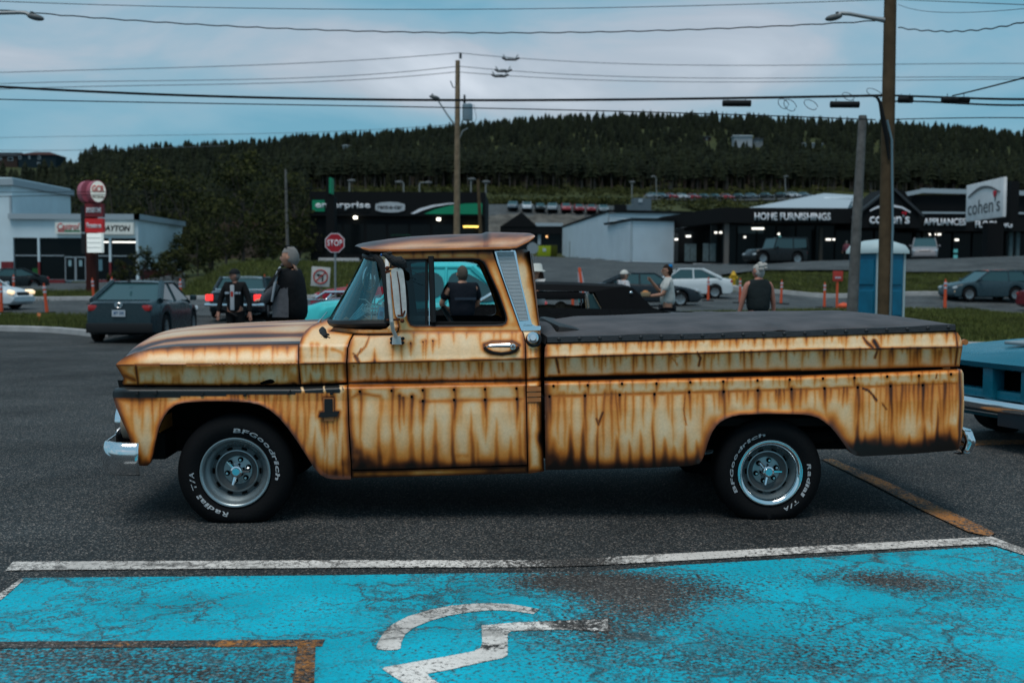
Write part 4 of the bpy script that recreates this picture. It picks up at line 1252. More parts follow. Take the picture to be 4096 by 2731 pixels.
# ---- black seams between the panels (rubber and shadow gaps are real gaps; behind them the dark inner body)
mb = MB()
def inner(pts,y):
 mb.add([T1(u,v,y) for u,v in pts],[tuple(range(len(pts)))])
inner([(1170,1420),(1430,1410),(1430,1560),(1170,1560)],0.10)
inner([(1385,1400),(1430,1390),(1430,1905),(1385,1905)],0.11)
inner([(2075,1330),(2125,1330),(2125,1885),(2085,1885)],0.10)
inner([(470,1520),(1400,1520),(1400,1565),(480,1565)],0.12)
inner([(1400,1500),(2110,1490),(2110,1560),(1400,1575)],0.10)
inner([(1400,1850),(2120,1830),(2120,1890),(1400,1905)],0.10)
inner([(2195,1490),(3830,1440),(3830,1500),(2195,1540)],0.10)
inner([(1990,1010),(2100,1320),(2060,1320),(1950,1010)],0.16)
o = mb.build('inner_body',M_SHADOW,truck,smooth=False); mirror(o)
# ---- holes left by the missing side trim
hole_me = None
def disc(name,u,v,r,y,m,parent,th=0.002):
 mb = MB(); mb.cyl((0,0,0),r,th,12,'Y')
 o = mb.build(name,m,parent,smooth=False); o.location = T1(u,v,y); return o
M_HOLE = mat('hole_black',(0.004,0.004,0.004),0.9,spec=0.0)
proto = disc('trim_hole',1439,1565,0.0075,float(ybody(1439,1565)) - 0.0015,M_HOLE,door)
def hole(u,v,parent,s=1.0):
 o = proto.copy(); COL.objects.link(o); o.parent = parent
 o.location = T1(u,v,float(ybody(u,v)) - 0.0015); o.scale = (s,1,s)
for u,v in ((1566,1562),(1691,1560),(1816,1558),(1940,1556),(2066,1553),(1691,1603),(1816,1599),(1940,1598),(2067,1595),(1647,1586)): hole(u,v,door)
for u,v in ((1643,1373),(1692,1367),(1731,1362)): hole(u,v,door,0.5)
for u,v in HOLU: hole(u,v,bedl)
for u,v in HOLL: hole(u,v,bedl)
# ---- grime and chips: a torn patch of bare metal at the hood's lower edge, clips on the fender
mb = MB(); pts = [(1038,1531),(1062,1521),(1080,1516),(1092,1518),(1100,1527),(1090,1533),(1070,1535),(1045,1538)]
mb.add([T1(u,v,float(yhood(u,v)) - 0.003) for u,v in pts],[tuple(range(len(pts)))])
mb.build('bare_metal_patch',M_HOLE,hood_side,smooth=False)
for u,v in ((548,1576),(622,1574),(808,1580),(980,1580),(1155,1572),(1326,1574)):
 mb = MB(); mb.box((0,-0.002,0),(0.018,0.008,0.014)); mb.box((0.006,-0.002,0.010),(0.008,0.006,0.02),rot=(0,0.5,0))
 o = mb.build('trim_clip',M_BLACK,fender,bevel=0.002); o.location = T1(u,v,float(yfend(u,v)) - 0.004)
# ---- fender emblem: tall plate with a cross piece
M_EMBL = mat('emblem_black',(0.014,0.014,0.015),0.45)
M_EMBR = mat('emblem_copper',(0.45,0.16,0.05),0.4)
em = thing('emblem',None,None); em.parent = fender
def plate(name,pts,y0,th,m,par):
 mb = MB(); q = [TS(u,v,y0) for u,v in pts]
 mb.prism([(float(a),float(b)) for a,b in q],y0 - th,y0,'XZ')
 return mb.build(name,m,par,bevel=0.002)
bpy.data.objects.remove(em)
em = plate('emblem',[(1295,1592),(1333,1592),(1334,1648),(1334,1681),(1299,1681),(1297,1648)],0.0,0.008,M_EMBR,fender)
plate('emblem_plate',[(1299,1596),(1329,1596),(1330,1648),(1299,1648)],-0.009,0.004,M_EMBL,em)
plate('emblem_bar',[(1276,1666),(1284,1649),(1356,1646),(1348,1663),(1320,1665),(1299,1667)],-0.009,0.008,M_EMBL,em)
# raised bars on the cab corner
for v in (1550,1571,1592):
 plate('emblem_bar',[(2109,v),(2162,v - 2),(2162,v + 12),(2109,v + 14)],float(ybody(2135,v)),0.008,M_EMBR,pillar)
# ---------------------------------------------------------------- hood top
XN = float(TS(462,1459,0.0)[0]); XC0 = float(TS(1194,1455,0.0)[0])
xs_c = [TS(u,v,1.0) for u,v in ((732,1309),(808,1300),(900,1295),(1080,1286),(1284,1277))]
cx_ = [float(a) for a,b in xs_c]; cz_ = [float(b) for a,b in xs_c]
SHO = [(500,1427),(540,1411),(600,1395),(700,1385),(900,1378),(1100,1375),(1195,1374)]
sh_ = [TS(u,v,0.10) for u,v in SHO]
sx_ = [float(a) for a,b in sh_]; sz_ = [float(b) for a,b in sh_]
def zcr(x):
 u = np.interp(x,[XN,XC0],[462,1194]); return TS(u,fl(CR,u),0.0)[1]
def nosex(yy): return XN + 0.04 - 0.18 * (1 - (1 - np.minimum(yy,1.0)) ** 2.5)
def hoodz(x,y):
 yy = np.minimum(y,TW - y)
 zs = np.interp(x,sx_,sz_)
 zc = np.interp(x,cx_,cz_)
 t = np.clip((x - nosex(yy)) / 0.38,0,1)
 k = (1 - (1 - t) ** 2.8)
 zc = zcr(x) + (np.maximum(zc,zs) - zcr(x)) * np.where(x < cx_[0] + 0.3,k,1.0)
 w = np.interp(yy,[0.10,0.16,0.24,0.42,0.47,0.54,0.62,0.8,1.0],[0.0,0.10,0.08,0.14,0.30,0.62,0.80,0.95,1.0])
 s = np.clip((yy - 0.0) / 0.10,0,1)
 zlo = zcr(x) + (zs - zcr(x)) * s ** 0.66; zs = np.minimum(zs,zcr(x) + (zs - zcr(x)) * np.clip((x - nosex(yy)) / 0.10,0,1) ** 0.6)
 return np.where(yy < 0.10,zlo,zs + (zc - zs) * w)
nx,ny = 120,130
yv = np.linspace(0.098,TW - 0.098,ny)
rows = []; cols = []
rng = np.random.default_rng(5)
for i in range(nx):
 s = i / (nx - 1)
 for y in yv:
  yy = min(y,TW - y)
  xn = float(nosex(yy)) + 0.005
  xe = XC0 + 0.02 + 0.30 * min(1,max(0,(yy - 0.1) / 0.55)) ** 0.8 * 0.75
  x = xn + (xe - xn) * s ** 1.15
  z = float(hoodz(np.array(x),np.array(y)))
  if s < 0.06: z -= 0.05 * (1 - s / 0.06) ** 2
  rows.append((x,y,z))
R_ = np.array(rows)
yy = np.minimum(R_[:,1],TW - R_[:,1])
ndx = vnoise(R_[:,0] * 4,R_[:,1] * 9,3)
n_ = 0.66 * np.exp(-((yy - 0.125) / (0.05 + 0.05 * ndx)) ** 2) + 0.62 * np.exp(-((yy - 0.47) / 0.035) ** 2) + 0.45 * np.exp(-((yy - 0.90) / 0.10) ** 2) * (0.5 + ndx) + 0.3 * np.exp(-((yy - 0.66) / 0.05) ** 2)
n_ = n_ + 0.5 * np.clip(vnoise(R_[:,0] * 2.1 + 3,R_[:,1] * 3.1,16) - 0.55,0,1) * 2 + 0.60 * np.exp(-((R_[:,0] - nosex(yy)) / 0.16) ** 2) + 0.30 * np.exp(-((R_[:,0] - XC0 - 0.1) / 0.16) ** 2) + 0.14 * (vnoise(R_[:,0] * 2.4,R_[:,1] * 12,6) - 0.4)
cc = ramp(n_,[(0.0,(0.66,0.52,0.38)),(0.2,(0.60,0.38,0.22)),(0.38,(0.48,0.20,0.09)),(0.55,(0.17,0.075,0.055)),(0.8,(0.06,0.04,0.042)),(1,(0.03,0.025,0.03))])
fs = [(i * ny + j,i * ny + j + 1,(i + 1) * ny + j + 1,(i + 1) * ny + j) for i in range(nx - 1) for j in range(ny - 1)]
hood = mesh_obj('hood',R_.tolist(),fs,M_RUST); set_paint(hood.data,cc); hood.parent = truck
# cowl top between hood and windshield
zc_ = float(TS(1290,1279,1.0)[1])
mb = MB()
XA = XC0 + 0.2; XB = float(TS(1316,1290,0.9)[0]) + 0.35
vs = []
for i in range(8):
 for j in range(30):
  y = 0.40 + (TW - 0.80) * j / 29
  x = XC0 + 0.16 + (0.62) * i / 7
  e = min(y,TW - y)
  vs.append((x,y,float(np.interp(e,[0.40,0.48,0.7,1.0],[1.203,1.214,1.212,1.203]))))
mb.grid(vs,8,30)
o = mb.build('cowl_top',M_RUST,truck); set_paint(o.data,ramp(0.25 + 0.2 * np.random.default_rng(3).random(len(o.data.vertices)),RUST))
# strip under the windshield, between gasket and door
AP = [(1330,1307),(1378,1313),(1450,1318),(1518,1320),(1545,1314),(1562,1298),(1557,1180),(1549,1102),(1534,1046),(1515,1022),(1538,1012),(1547,1045),(1562,1110),(1578,1200),(1589,1275),(1595,1308),(1588,1324),(1568,1334),(1450,1335),(1390,1331),(1320,1322)]
pa = Paint(21)
pa.edge([(1320,1322),(1450,1336),(1570,1334),(1594,1310),(1560,1110)],6,.6).edge([(1330,1307),(1450,1318),(1545,1314)],5,.45); pa.drips(1340,1560,lambda u: 1316,(10,22),36,(4,7),(.2,.4))
apil = poly_panel('windshield_pillar',AP,(),STEP,lambda u,v: np.where(v > 1300,0.06 + np.clip((1470 - u) / 150,0,1) ** 1.4 * 0.34,ycab(u,v) - 0.004),pa,truck)
mirror(apil)
# ---------------------------------------------------------------- roof
ru = np.array([1444,1452,1470,1500,1560,1640,1720,1800,1880,1930,1938,1950,1972,2010,2040,2067,2090,2114,2132,2141],float)
edge_v = np.interp(ru,[1444,1478,1560,1640,1971,2040,2067,2114,2141],[992,1000,1002,1001,993,991,988,965,946])      # lower edge of the skin
top_v = np.interp(ru,[1444,1452,1478,1536,1604,1706,1808,1934,1944,2012,2128,2141],[991,984,975,965,954,948,943.5,941,934,935,938,943])
M_ROOFP = M_RUST
def roofrows():
 V = []; n = []
 js = 44
 for i,u in enumerate(ru):
  x,ze = TS(u,edge_v[i],0.13)
  xt,zt = TS(u,top_v[i],0.42)
  x = float(x); ze = float(ze); zt = max(float(zt),ze + 0.004)
  for j in range(js + 1):
   a = j / js
   y = 0.13 + (TW - 0.26) * a
   e = min(y - 0.13,TW - 0.13 - y)
   h = 1 - max(0,1 - e / 0.30) ** 2.6
   crown = 0.018 * (1 - (2 * a - 1) ** 2)
   front = -0.10 * (1 - (2 * a - 1) ** 2) if u < 1600 else 0.0
   front *= max(0,(1600 - u) / 156)
   V.append((x + front,y,ze + (zt - ze) * h + crown * h))
   n.append((u,e))
 return V,np.array(n),js + 1
V,NN,js = roofrows()
nz_ = vnoise(NN[:,0] / 26,NN[:,1] * 16,4)
q = 0.42 * np.exp(-(NN[:,1] / 0.012) ** 2) + 0.55 * np.clip((NN[:,1] - 0.05) / 0.05,0,1) + 0.5 * np.exp(-((NN[:,0] - 1460) / 60) ** 2) + 0.45 * np.exp(-((NN[:,0] - 1945) / 14) ** 2) + 0.28 * (nz_ - 0.35) + 0.12
q = q + 0.22 * (vnoise(NN[:,0] / 9,NN[:,1] * 60,9) > 0.8)
# finer skin
def refine(V,nu,nv,k):
 A = np.array(V).reshape(nu,nv,3)
 return A
o = mesh_obj('roof',V,[(i * js + j,i * js + j + 1,(i + 1) * js + j + 1,(i + 1) * js + j) for i in range(len(ru) - 1) for j in range(js - 1)],M_ROOFP)
set_paint(o.data,ramp(q,[(0,(0.66,0.44,0.30)),(0.25,(0.62,0.30,0.15)),(0.5,(0.36,0.14,0.075)),(0.75,(0.13,0.065,0.055)),(1,(0.05,0.035,0.035))]))
o.parent = truck; roof = o
# drip rail and the underside of the roof
def rail(y0,sgn):
 mb = MB(); top = []; 
 for u,v,w in ((1444,992,3),(1456,997,7),(1478,1003,8),(1560,1005,8),(1640,1004,8),(1800,1000,8),(1971,996,8),(2040,994,7),(2067,991,6),(2114,968,6),(2136,952,5)):
  a = TS(u,v - w,0.125); b = TS(u,v + w * 0.3,0.118)
  top += [(float(a[0]),y0 + sgn * 0.015,float(a[1])),(float(a[0]),y0 - sgn * 0.012,float(a[1]) - 0.002),(float(b[0]),y0 - sgn * 0.014,float(b[1])),(float(b[0]),y0 + sgn * 0.04,float(b[1]))]
 mb.grid(top,11,4)
 o = mb.build('drip_rail',M_RUST,roof); 
 set_paint(o.data,ramp(np.tile([0.45,0.34,0.7,0.9],11) + 0.1 * np.random.default_rng(2).random(44),RUST)); return o
rail(0.13,1); rail(TW - 0.13,-1)
M_LINER = mat('headliner_dark',(0.02,0.018,0.016),0.9)
mb = MB()
vs = []
for u,v in ((1470,1004),(1560,1008),(1970,1000),(2067,993),(2130,955)):
 x,z = TS(u,v,0.14)
 vs += [(float(x),0.15,float(z)),(float(x),TW - 0.15,float(z))]
mb.grid(vs,5,2)
mb.build('roof_underside',M_LINER,roof,smooth=False)
# black line where roof joins the rear cap
mb = MB(); a = T1(1971,996,.108); b = T1(1940,944,.30)
# ---------------------------------------------------------------- cab back wall with window, floor, far side, dash, seat, wheel
XB1 = float(TS(2120,1020,.14)[0]); XB2 = float(TS(2160,1310,.05)[0])
zt = float(TS(2110,1003,.14)[1]); zb = float(TS(2160,1320,.05)[1])
mb = MB()
outer = [(0.17,zt),(TW - 0.17,zt),(TW - 0.10,zb),(0.10,zb)]
ih = 0.62
innr = [(0.45,zt - 0.07),(TW - 0.45,zt - 0.07),(TW - 0.40,zt - 0.38),(0.40,zt - 0.38)]
def xz(y,z): return (XB1 + (XB2 - XB1) * (zt - z) / (zt - zb),y,z)
vs = [xz(*p) for p in outer] + [xz(*p) for p in innr]
mb.add(vs,[(0,1,5,4),(1,2,6,5),(2,3,7,6),(3,0,4,7)])
mb.add([xz(0.10,zb),xz(TW - 0.10,zb),(XB2,TW - 0.10,0.45),(XB2,0.10,0.45)],[(0,1,2,3)])
mb.build('cab_back',M_LINER,truck,smooth=False)
mb = MB(); mb.add([xz(*p) for p in innr],[(0,1,2,3)])
mb.build('rear_window',glassmat('clear_glass'),truck,smooth=False)
XF = float(TS(1560,1500,.1)[0]) - 0.25
mb = MB()
mb.box(((XF + XB2) / 2,TW / 2,0.47),(XB2 - XF,TW - 0.24,0.03))
mb.box((XF,TW / 2,0.78),(0.03,TW - 0.24,0.62))
mb.build('cab_floor',M_SHADOW,truck,smooth=False)
xdash = float(TS(1600,1290,.1)[0])
M_DASH = mat('dashboard_teal',(0.05,0.10,0.105),0.6,var=0.2,vscale=5)
mb = MB(); mb.box((xdash - 0.20,TW / 2,zc_ - 0.045),(0.80,TW - 1.0,0.03)); mb.box((xdash - 0.01,TW / 2,zc_ - 0.05),(0.40,TW - 0.34,0.03)); mb.box((xdash + 0.18,TW / 2,zc_ - 0.14),(0.06,TW - 0.30,0.20))
DASHZ = zc_ - 0.03
mb.build('dashboard',M_DASH,truck,bevel=0.012)
mb = MB(); mb.box((xdash + 1.02,TW / 2,0.95),(0.16,TW - 0.4,0.50),rot=(0,0.16,0)); mb.box((xdash + 0.75,TW / 2,0.68),(0.52,TW - 0.4,0.16))
M_SEAT = mat('seat_vinyl',(0.018,0.016,0.016),0.5,bump=0.2)
mb.build('bench_seat',M_SEAT,truck,bevel=0.04)
mb = MB(); c = Vector((xdash + 0.36,0.52,1.13)); ax = Vector((0.86,0,0.5)).normalized(); e1 = Vector((0,1,0)); e2 = ax.cross(e1)
mb.tube([c + (e1 * cos(a) + e2 * sin(a)) * 0.20 for a in np.linspace(0,2 * pi,33)],0.013,8,cap=False)
for a in (0.5,pi - 0.5): mb.tube([c,c + (e1 * cos(a) + e2 * sin(a)) * 0.2],0.012,6)
mb.tube([c,c - ax * 0.35],0.025,8)
mb.build('steering_wheel',M_BLACK,truck)
# door trim seen through the open window, and the dark inner door tops
mb = MB()
a = [T1(1610,1298,.20),T1(2028,1298,.20),T1(2100,1330,.20),T1(2100,1850,.20),T1(1610,1870,.20)]
mb.add(a,[tuple(range(5))])
o = mb.build('door_trim',M_SHADOW,door,smooth=False); q2 = o.copy(); COL.objects.link(q2); q2.parent = door2
mb = MB(); zz = float(TS(1700,1249,1.86)[1])
mb.box((float(TS(1800,1260,1.86)[0]),TW - 0.16,zz - 0.06),(1.05,0.07,0.12))
mb.build('door_trim',M_SHADOW,door2,bevel=0.01)
# ---- glass, gaskets
def gasket(pts,r,y,name='window_gasket',par=None,yfun=None,closed=True):
 mb = MB(); q = [T1(u,v,(yfun(u,v) if yfun else y)) for u,v in pts]
 if closed: q.append(q[0])
 mb.tube(q,r,8,cap=not closed)
 return mb.build(name,M_BLACK,par)
sw = smooth_closed(WIN,1)
g = gasket([(p[0],p[1]) for p in sw],0.010,0,par=dframe,yfun=lambda u,v: float(ycab(u,v)) + 0.012)
# vent window: bar and its darker glass
mb = MB(); mb.tube([T1(1707,1047,.160),T1(1706,1304,.104)],0.009,8); mb.build('vent_window_bar',M_BLACK,dframe)
mb = MB(); mb.tube([T1(1716,1047,.153),T1(1717,1304,.097)],0.003,6); mb.build('vent_window_trim',M_CHROME,dframe)
M_VENT = glassmat('tinted_vent_glass',(0.04,0.075,0.085),0.0,0.03)
mb = MB(); mb.add([T1(u,v,float(ycab(u,v)) + 0.015) for u,v in ((1604,1040),(1704,1037),(1704,1304),(1650,1304),(1632,1285),(1622,1170))],[tuple(range(6))])
mb.build('vent_window',M_VENT,dframe,smooth=False)
mb = MB(); mb.tube([T1(1741,1040,TW - .125),T1(1749,1249,TW - .09)],0.018,8); mb.build('vent_window_bar',M_BLACK,f2)
# windshield: wraps round to the door pillar
def wcurve(ur,vr,yr,uc,vc,n=22):
 """from the near rear corner, round the corner, to the middle"""
 xr,zr = [float(t) for t in TS(ur,vr,yr)]; xc,zc = [float(t) for t in TS(uc,vc,0.95)]
 out = []
 for i in range(n + 1):
  t = i / n * pi / 2
  y = yr + (1.0 - yr) * (1 - cos(t)) ** 1.05
  x = xr + (xc - xr) * sin(t) ** 0.62
  out.append((x,y,zr + (zc - zr) * sin(t)))
 return out
def fullcurve(c):
 return c + [(x,TW - y,z) for x,y,z in c[-2::-1]]
cb = fullcurve(wcurve(1548,1288,.10,1318,1277)); ct = fullcurve(wcurve(1502,1036,.145,1471,1022))
n = len(cb); mb = MB(); vs = []
for k in range(7):
 t = k / 6
 vs += [tuple(np.array(cb[i]) * (1 - t) + np.array(ct[i]) * t) for i in range(n)]
mb.grid(vs,7,n)
M_WS = glassmat('windshield_glass',(0.84,0.97,0.98),0.085,0.015,(0.55,0.95,1.0))
wsh = mb.build('windshield',M_WS,truck)
def gk(pts,r,name='windshield_gasket'):
 mb = MB(); mb.tube(pts,r,8); return mb.build(name,M_BLACK,wsh)
gb = [(x,y,z - 0.008) for x,y,z in cb]
gk(gb,0.024)
gt = [(x,y,z) for x,y,z in ct]
gk(gt,0.017)
M_GK = M_BLACK
def sidegasket(sg):
 pts = [T1(1548,1290,.095),T1(1553,1270,.09),T1(1551,1200,.10),T1(1544,1130,.11),T1(1533,1075,.125),T1(1520,1045,.13),T1(1503,1026,.14),T1(1486,1022,.17)]
 if sg: pts = [Vector((p.x,TW - p.y,p.z)) for p in pts]
 gk(pts,0.022)
sidegasket(0); sidegasket(1)
# rear view mirror behind the glass, round stickered
mb = MB(); mb.sphere((0,0,0),1,20,12,sc=(0.062,0.02,0.105)); o = mb.build('rear_view_mirror',M_BLACK,truck); o.location = T1(1477,1117,.62)
o2 = MB().sphere((0,-0.012,0),1,20,10,sc=(0.045,0.014,0.088)).build('mirror_glass',mat('mirror_glass',(0.35,0.45,0.47),0.05,1.0),o)
# ---- wiper
mb = MB(); mb.tube([T1(1273,1298,.42),T1(1276,1288,.42),T1(1284,1276,.42)],[0.010,0.009,0.006],8); mb.tube([T1(1284,1276,.42),T1(1308,1248,.5)],0.003,6)
mb.tube([T1(1268,1300,.42),T1(1276,1296,.42)],[0.013,0.010],8)
mb.build('wiper',M_CHROMED,truck)
# ---- louvred chrome trim on the cab corner
TRM = [(1977,1001),(2059,1000),(2064,1009),(2086,1130),(2104,1205),(2120,1268),(2128,1296),(2142,1303),(2162,1304),(2164,1312),(2160,1321),(2087,1323),(2080,1308),(2048,1216),(2018,1130),(1990,1052)]
GRI = [(1985,1008),(2055,1007),(2080,1130),(2100,1215),(2114,1282),(2078,1284),(2052,1210),(2022,1130)]
yt = lambda u,v: ycab(u,v) - 0.006
trim = poly_panel('corner_trim',TRM,(GRI,),6,yt,None,pillar,thick=0.012,m=M_CHROME)
mb = MB(); mb.add([T1(u,v,float(ycab(u,v)) - 0.002) for u,v in GRI],[tuple(range(len(GRI)))])
mb.build('grille_backing',mat('grille_dark',(0.05,0.06,0.065),0.4,0.6),trim,smooth=False)
gl = np.array([(1985,1008),(2022,1130),(2052,1210),(2078,1284)]); gr = np.array([(2055,1007),(2080,1130),(2100,1215),(2114,1282)])
for k in range(50):
 v = 1010.5 + k * 5.5
 ul,ur_ = np.interp(v,gl[:,1],gl[:,0]) + 1,np.interp(v,gr[:,1],gr[:,0]) - 1
 if k == 0:
  mb = MB(); mb.tube([(-0.5,0,0),(0.5,0,0)],0.0030,6)
  louv = mb.build('louvre',mat('louvre_bright',(0.62,0.67,0.70),0.3,0.25),trim)
  o = louv
 else:
  o = louv.copy(); COL.objects.link(o); o.parent = trim
 a = T1(ul,v,float(ycab(ul,v)) - 0.005); b = T1(ur_,v,float(ycab(ur_,v)) - 0.005)
 o.location = (a + b) / 2; o.scale = ((b - a).length,1,1)
# script lettering plate
letters('trim_lettering','Custom',mat('engraved',(0.25,0.3,0.32),0.3,0.8),trim,T1(2112,1300,float(ycab(2112,1300)) - 0.009),width=0.055,extrude=0.001,shear=0.4)
# ---- door handle, filler cap
mb = MB()
mb.tube([T1(1946,1380,-.004),T1(1958,1376,-.012),T1(1985,1374,-.016),T1(2040,1373,-.016)],[0.004,0.011,0.012,0.015],10)
hd = mb.build('door_handle',M_CHROME,door)
hd.location = (0,0,-0.012)
mb = MB(); mb.lathe([(0.0,-0.030),(0.010,-0.030),(0.012,-0.027),(0.017,-0.026),(0.021,-0.018),(0.021,0.01)],(0,0,0),24,'Y')
o = mb.build('handle_button',M_CHROME,hd); o.location = T1(2051,1378,0.0)
mb = MB(); pts = [(1938,1388),(1950,1402),(1975,1411),(2005,1415),(2040,1411),(2062,1402),(2074,1386)]
mb.tube([T1(u,v,0.012) for u,v in pts],0.010,8); mb.build('handle_recess',mat('recess_dark',(0.03,0.015,0.01),0.5),door)
cap = MB().lathe([(0.0,-0.044),(0.018,-0.044),(0.022,-0.040),(0.034,-0.038),(0.037,-0.030),(0.036,-0.012),(0.034,0.0)],(0,0,0),32,'Y').build('fuel_cap',M_CHROME,pillar)
cap.location = T1(2130,1352,0.03); cap.rotation_euler = (-0.12,0,0)
o = MB().lathe([(0.030,-0.010),(0.044,-0.008),(0.050,0.010),(0.046,0.03)],(0,0,0),32,'Y').build('filler_boot',M_BLACK,cap)
o.location = (0.008,0.0,-0.010)
# hinge eye at the tailgate
o = MB().cyl((0,0,0),0.018,0.03,12,'Y').build('tailgate_pin',M_EMBR,bedu); o.location = T1(3858,1368,.06)
# ---------------------------------------------------------------- bed cover
M_VINYL = mat('black_vinyl',(0.085,0.080,0.084),0.62,var=0.3,vscale=4,bump=0.5,bscale=9)
xa,xb = float(TS(2188,1358,.04)[0]),float(TS(3817,1318,.04)[0])
lipx = [xa,float(TS(3200,1324,.04)[0]),xb]; lipz = [float(TS(2200,1346,.04)[1]),float(TS(3200,1322,.04)[1]),float(TS(3800,1297,.04)[1])]
cr_ = [TS(u,v,1.05) for u,v in ((2170,1273),(2392,1264),(2625,1254),(3050,1244),(3409,1244))]
crx = [float(a) for a,b in cr_]; crz = [float(b) for a,b in cr_]
nx,ny = 90,60
V = []
for i in range(nx):
 x = xa + (xb - xa) * i / (nx - 1)
 for j in range(ny):
  y = 0.035 + (TW - 0.07) * j / (ny - 1)
  t = sin(pi * j / (ny - 1))
  e = min((x - xa) / 0.30,(xb - x) / 0.35,1.0); e = max(e,0) ** 0.4
  zl = np.interp(x,lipx,lipz); zc = np.interp(x,crx,crz)
  z = zl + (max(zc - zl,0.0)) * (t ** 0.7) * e
  z += 0.005 * (float(vnoise(x * 3.2,y * 4.0,2)) - 0.5) * e + 0.004 * (float(vnoise(x * 9 + y * 2,y * 1.2,5)) - 0.5) * max(0,1 - (x - xa) / 0.9) * e
  z += 0.007 * exp(-((x - (xa + xb) / 2 + 0.18 * (y - 1)) / 0.03) ** 2) * e
  V.append((x,y,z))
tn = mesh_obj('bed_cover',V,[(i * ny + j,i * ny + j + 1,(i + 1) * ny + j + 1,(i + 1) * ny + j) for i in range(nx - 1) for j in range(ny - 1)],M_VINYL)
tn.parent = truck
def lipz_at(x): return float(np.interp(x,lipx,lipz))
mb = MB(); vs = []
for i in range(40):
 x = xa + (xb - xa) * i / 39; z = lipz_at(x)
 vs += [(x,0.037,z),(x,0.026,z - 0.003),(x,0.022,z - 0.035),(x,0.034,z - 0.040)]
mb.grid(vs,40,4)
mb.add([(xb,0.026,lipz_at(xb)),(xb,TW - 0.026,lipz_at(xb)),(xb + 0.006,TW - 0.026,lipz_at(xb) - 0.05),(xb + 0.006,0.026,lipz_at(xb) - 0.05)],[(0,1,2,3)])
mb.add([(xa,0.026,lipz_at(xa)),(xa,TW - 0.026,lipz_at(xa)),(xa - 0.01,TW - 0.026,lipz_at(xa) - 0.05),(xa - 0.01,0.026,lipz_at(xa) - 0.05)],[(0,1,2,3)])
hem = mb.build('cover_hem',mat('vinyl_hem',(0.03,0.031,0.034),0.5,bump=0.2),tn); o = mirror(hem)
snap = None
for k in range(20):
 u = 2236 + 82.0 * k
 if u > 3800: break
 x = float(TS(u,1340,.02)[0])
 if snap is None:
  snap = MB().sphere((0,0,0),1,12,6,sc=(0.012,0.007,0.011)).build('snap',mat('snap_black',(0.03,0.03,0.032),0.35),tn); o = snap
 else:
  o = snap.copy(); COL.objects.link(o); o.parent = tn
 o.location = (x,0.022,lipz_at(x) - 0.016)
# black rail under the cover, bed floor, bed front and tailgate
mb = MB(); vs = []
for i in range(20):
 x = xa + (xb - xa) * i / 19; z = lipz_at(x) - 0.038
 vs += [(x,0.045,z + 0.01),(x,0.040,z - 0.015),(x,0.10,z - 0.02)]
mb.grid(vs,20,3); o = mb.build('cover_rail',M_SHADOW,truck,smooth=False); mirror(o)
xg = float(TS(3838,1600,.0)[0])
mb = MB()
mb.box((xa + 0.02,TW / 2,0.82),(0.04,TW - 0.16,0.60))
mb.box(((xa + xg) / 2,TW / 2,0.60),(xg - xa - 0.1,TW - 0.3,0.05))
mb.build('bed_box',M_SHADOW,truck,smooth=False)
mb = MB(); mb.box((xg - 0.05,TW / 2,0.80),(0.05,TW - 0.16,0.56))
o = mb.build('tailgate',M_RUST,truck,bevel=0.015); set_paint(o.data,ramp(np.full(len(o.data.vertices),0.4),RUST))
# ---------------------------------------------------------------- underside: frame rails, axles, inner wells
mb = MB()
xr = float(TS(3081,1891,.1)[0])
for y in (0.55,TW - 0.55): mb.box((1.9,y,0.44),(5.0,0.07,0.14))
for x in (0.0,xr): mb.cyl((x,TW / 2,WH_Z),0.055,TW - 0.5,12,'Y')
mb.sphere((xr,TW / 2,WH_Z),0.15,14,10)
mb.box((0.35,TW / 2,0.48),(1.1,0.8,0.30)); mb.box((1.6,TW / 2,0.36),(1.8,0.28,0.20))
mb.tube([(xr - 0.5,0.62,0.52),(xr,0.62,0.40),(xr + 0.62,0.60,0.52)],0.035,8)
mb.tube([(xr + 0.25,0.35,0.47),(xr + 0.95,0.38,0.53)],0.045,8)
mb.box((-0.62,TW / 2,0.44),(0.3,TW - 0.5,0.16))
mb.build('chassis',M_SHADOW,truck)
mb = MB()
def well(x,r,z0,y1):
 vs = []; k = 20
 for i in range(k + 1):
  a = pi * i / k
  X,Z = x + r * 1.12 * cos(a),z0 + r * sin(a) ** 0.8
  vs += [(X,0.055,Z),(X,y1,Z)]
 mb.grid(vs,k + 1,2)
 mb.add([vs[1 + 2 * i] for i in range(k + 1)],[tuple(range(k + 1))])
well(0.02,0.50,0.42,0.62); o = mb.build('wheel_well',M_SHADOW,truck,smooth=False); mirror(o)
mb = MB(); well(xr - 0.02,0.46,0.44,0.60); o = mb.build('wheel_well',M_SHADOW,truck,smooth=False); mirror(o)
mb = MB(); xq = float(TS(2200,1700,.1)[0])
mb.add([(xq,.1,.85),(xr - 0.45,.1,.85),(xr - 0.45,.1,0.50),(xq,.1,0.50)],[(0,1,2,3)]); mb.add([(xr + .5,.1,.85),(xg,.1,.85),(xg,.1,0.6),(xr + .5,.1,0.6)],[(0,1,2,3)])
o = mb.build('inner_fender',M_SHADOW,truck,smooth=False); mirror(o)
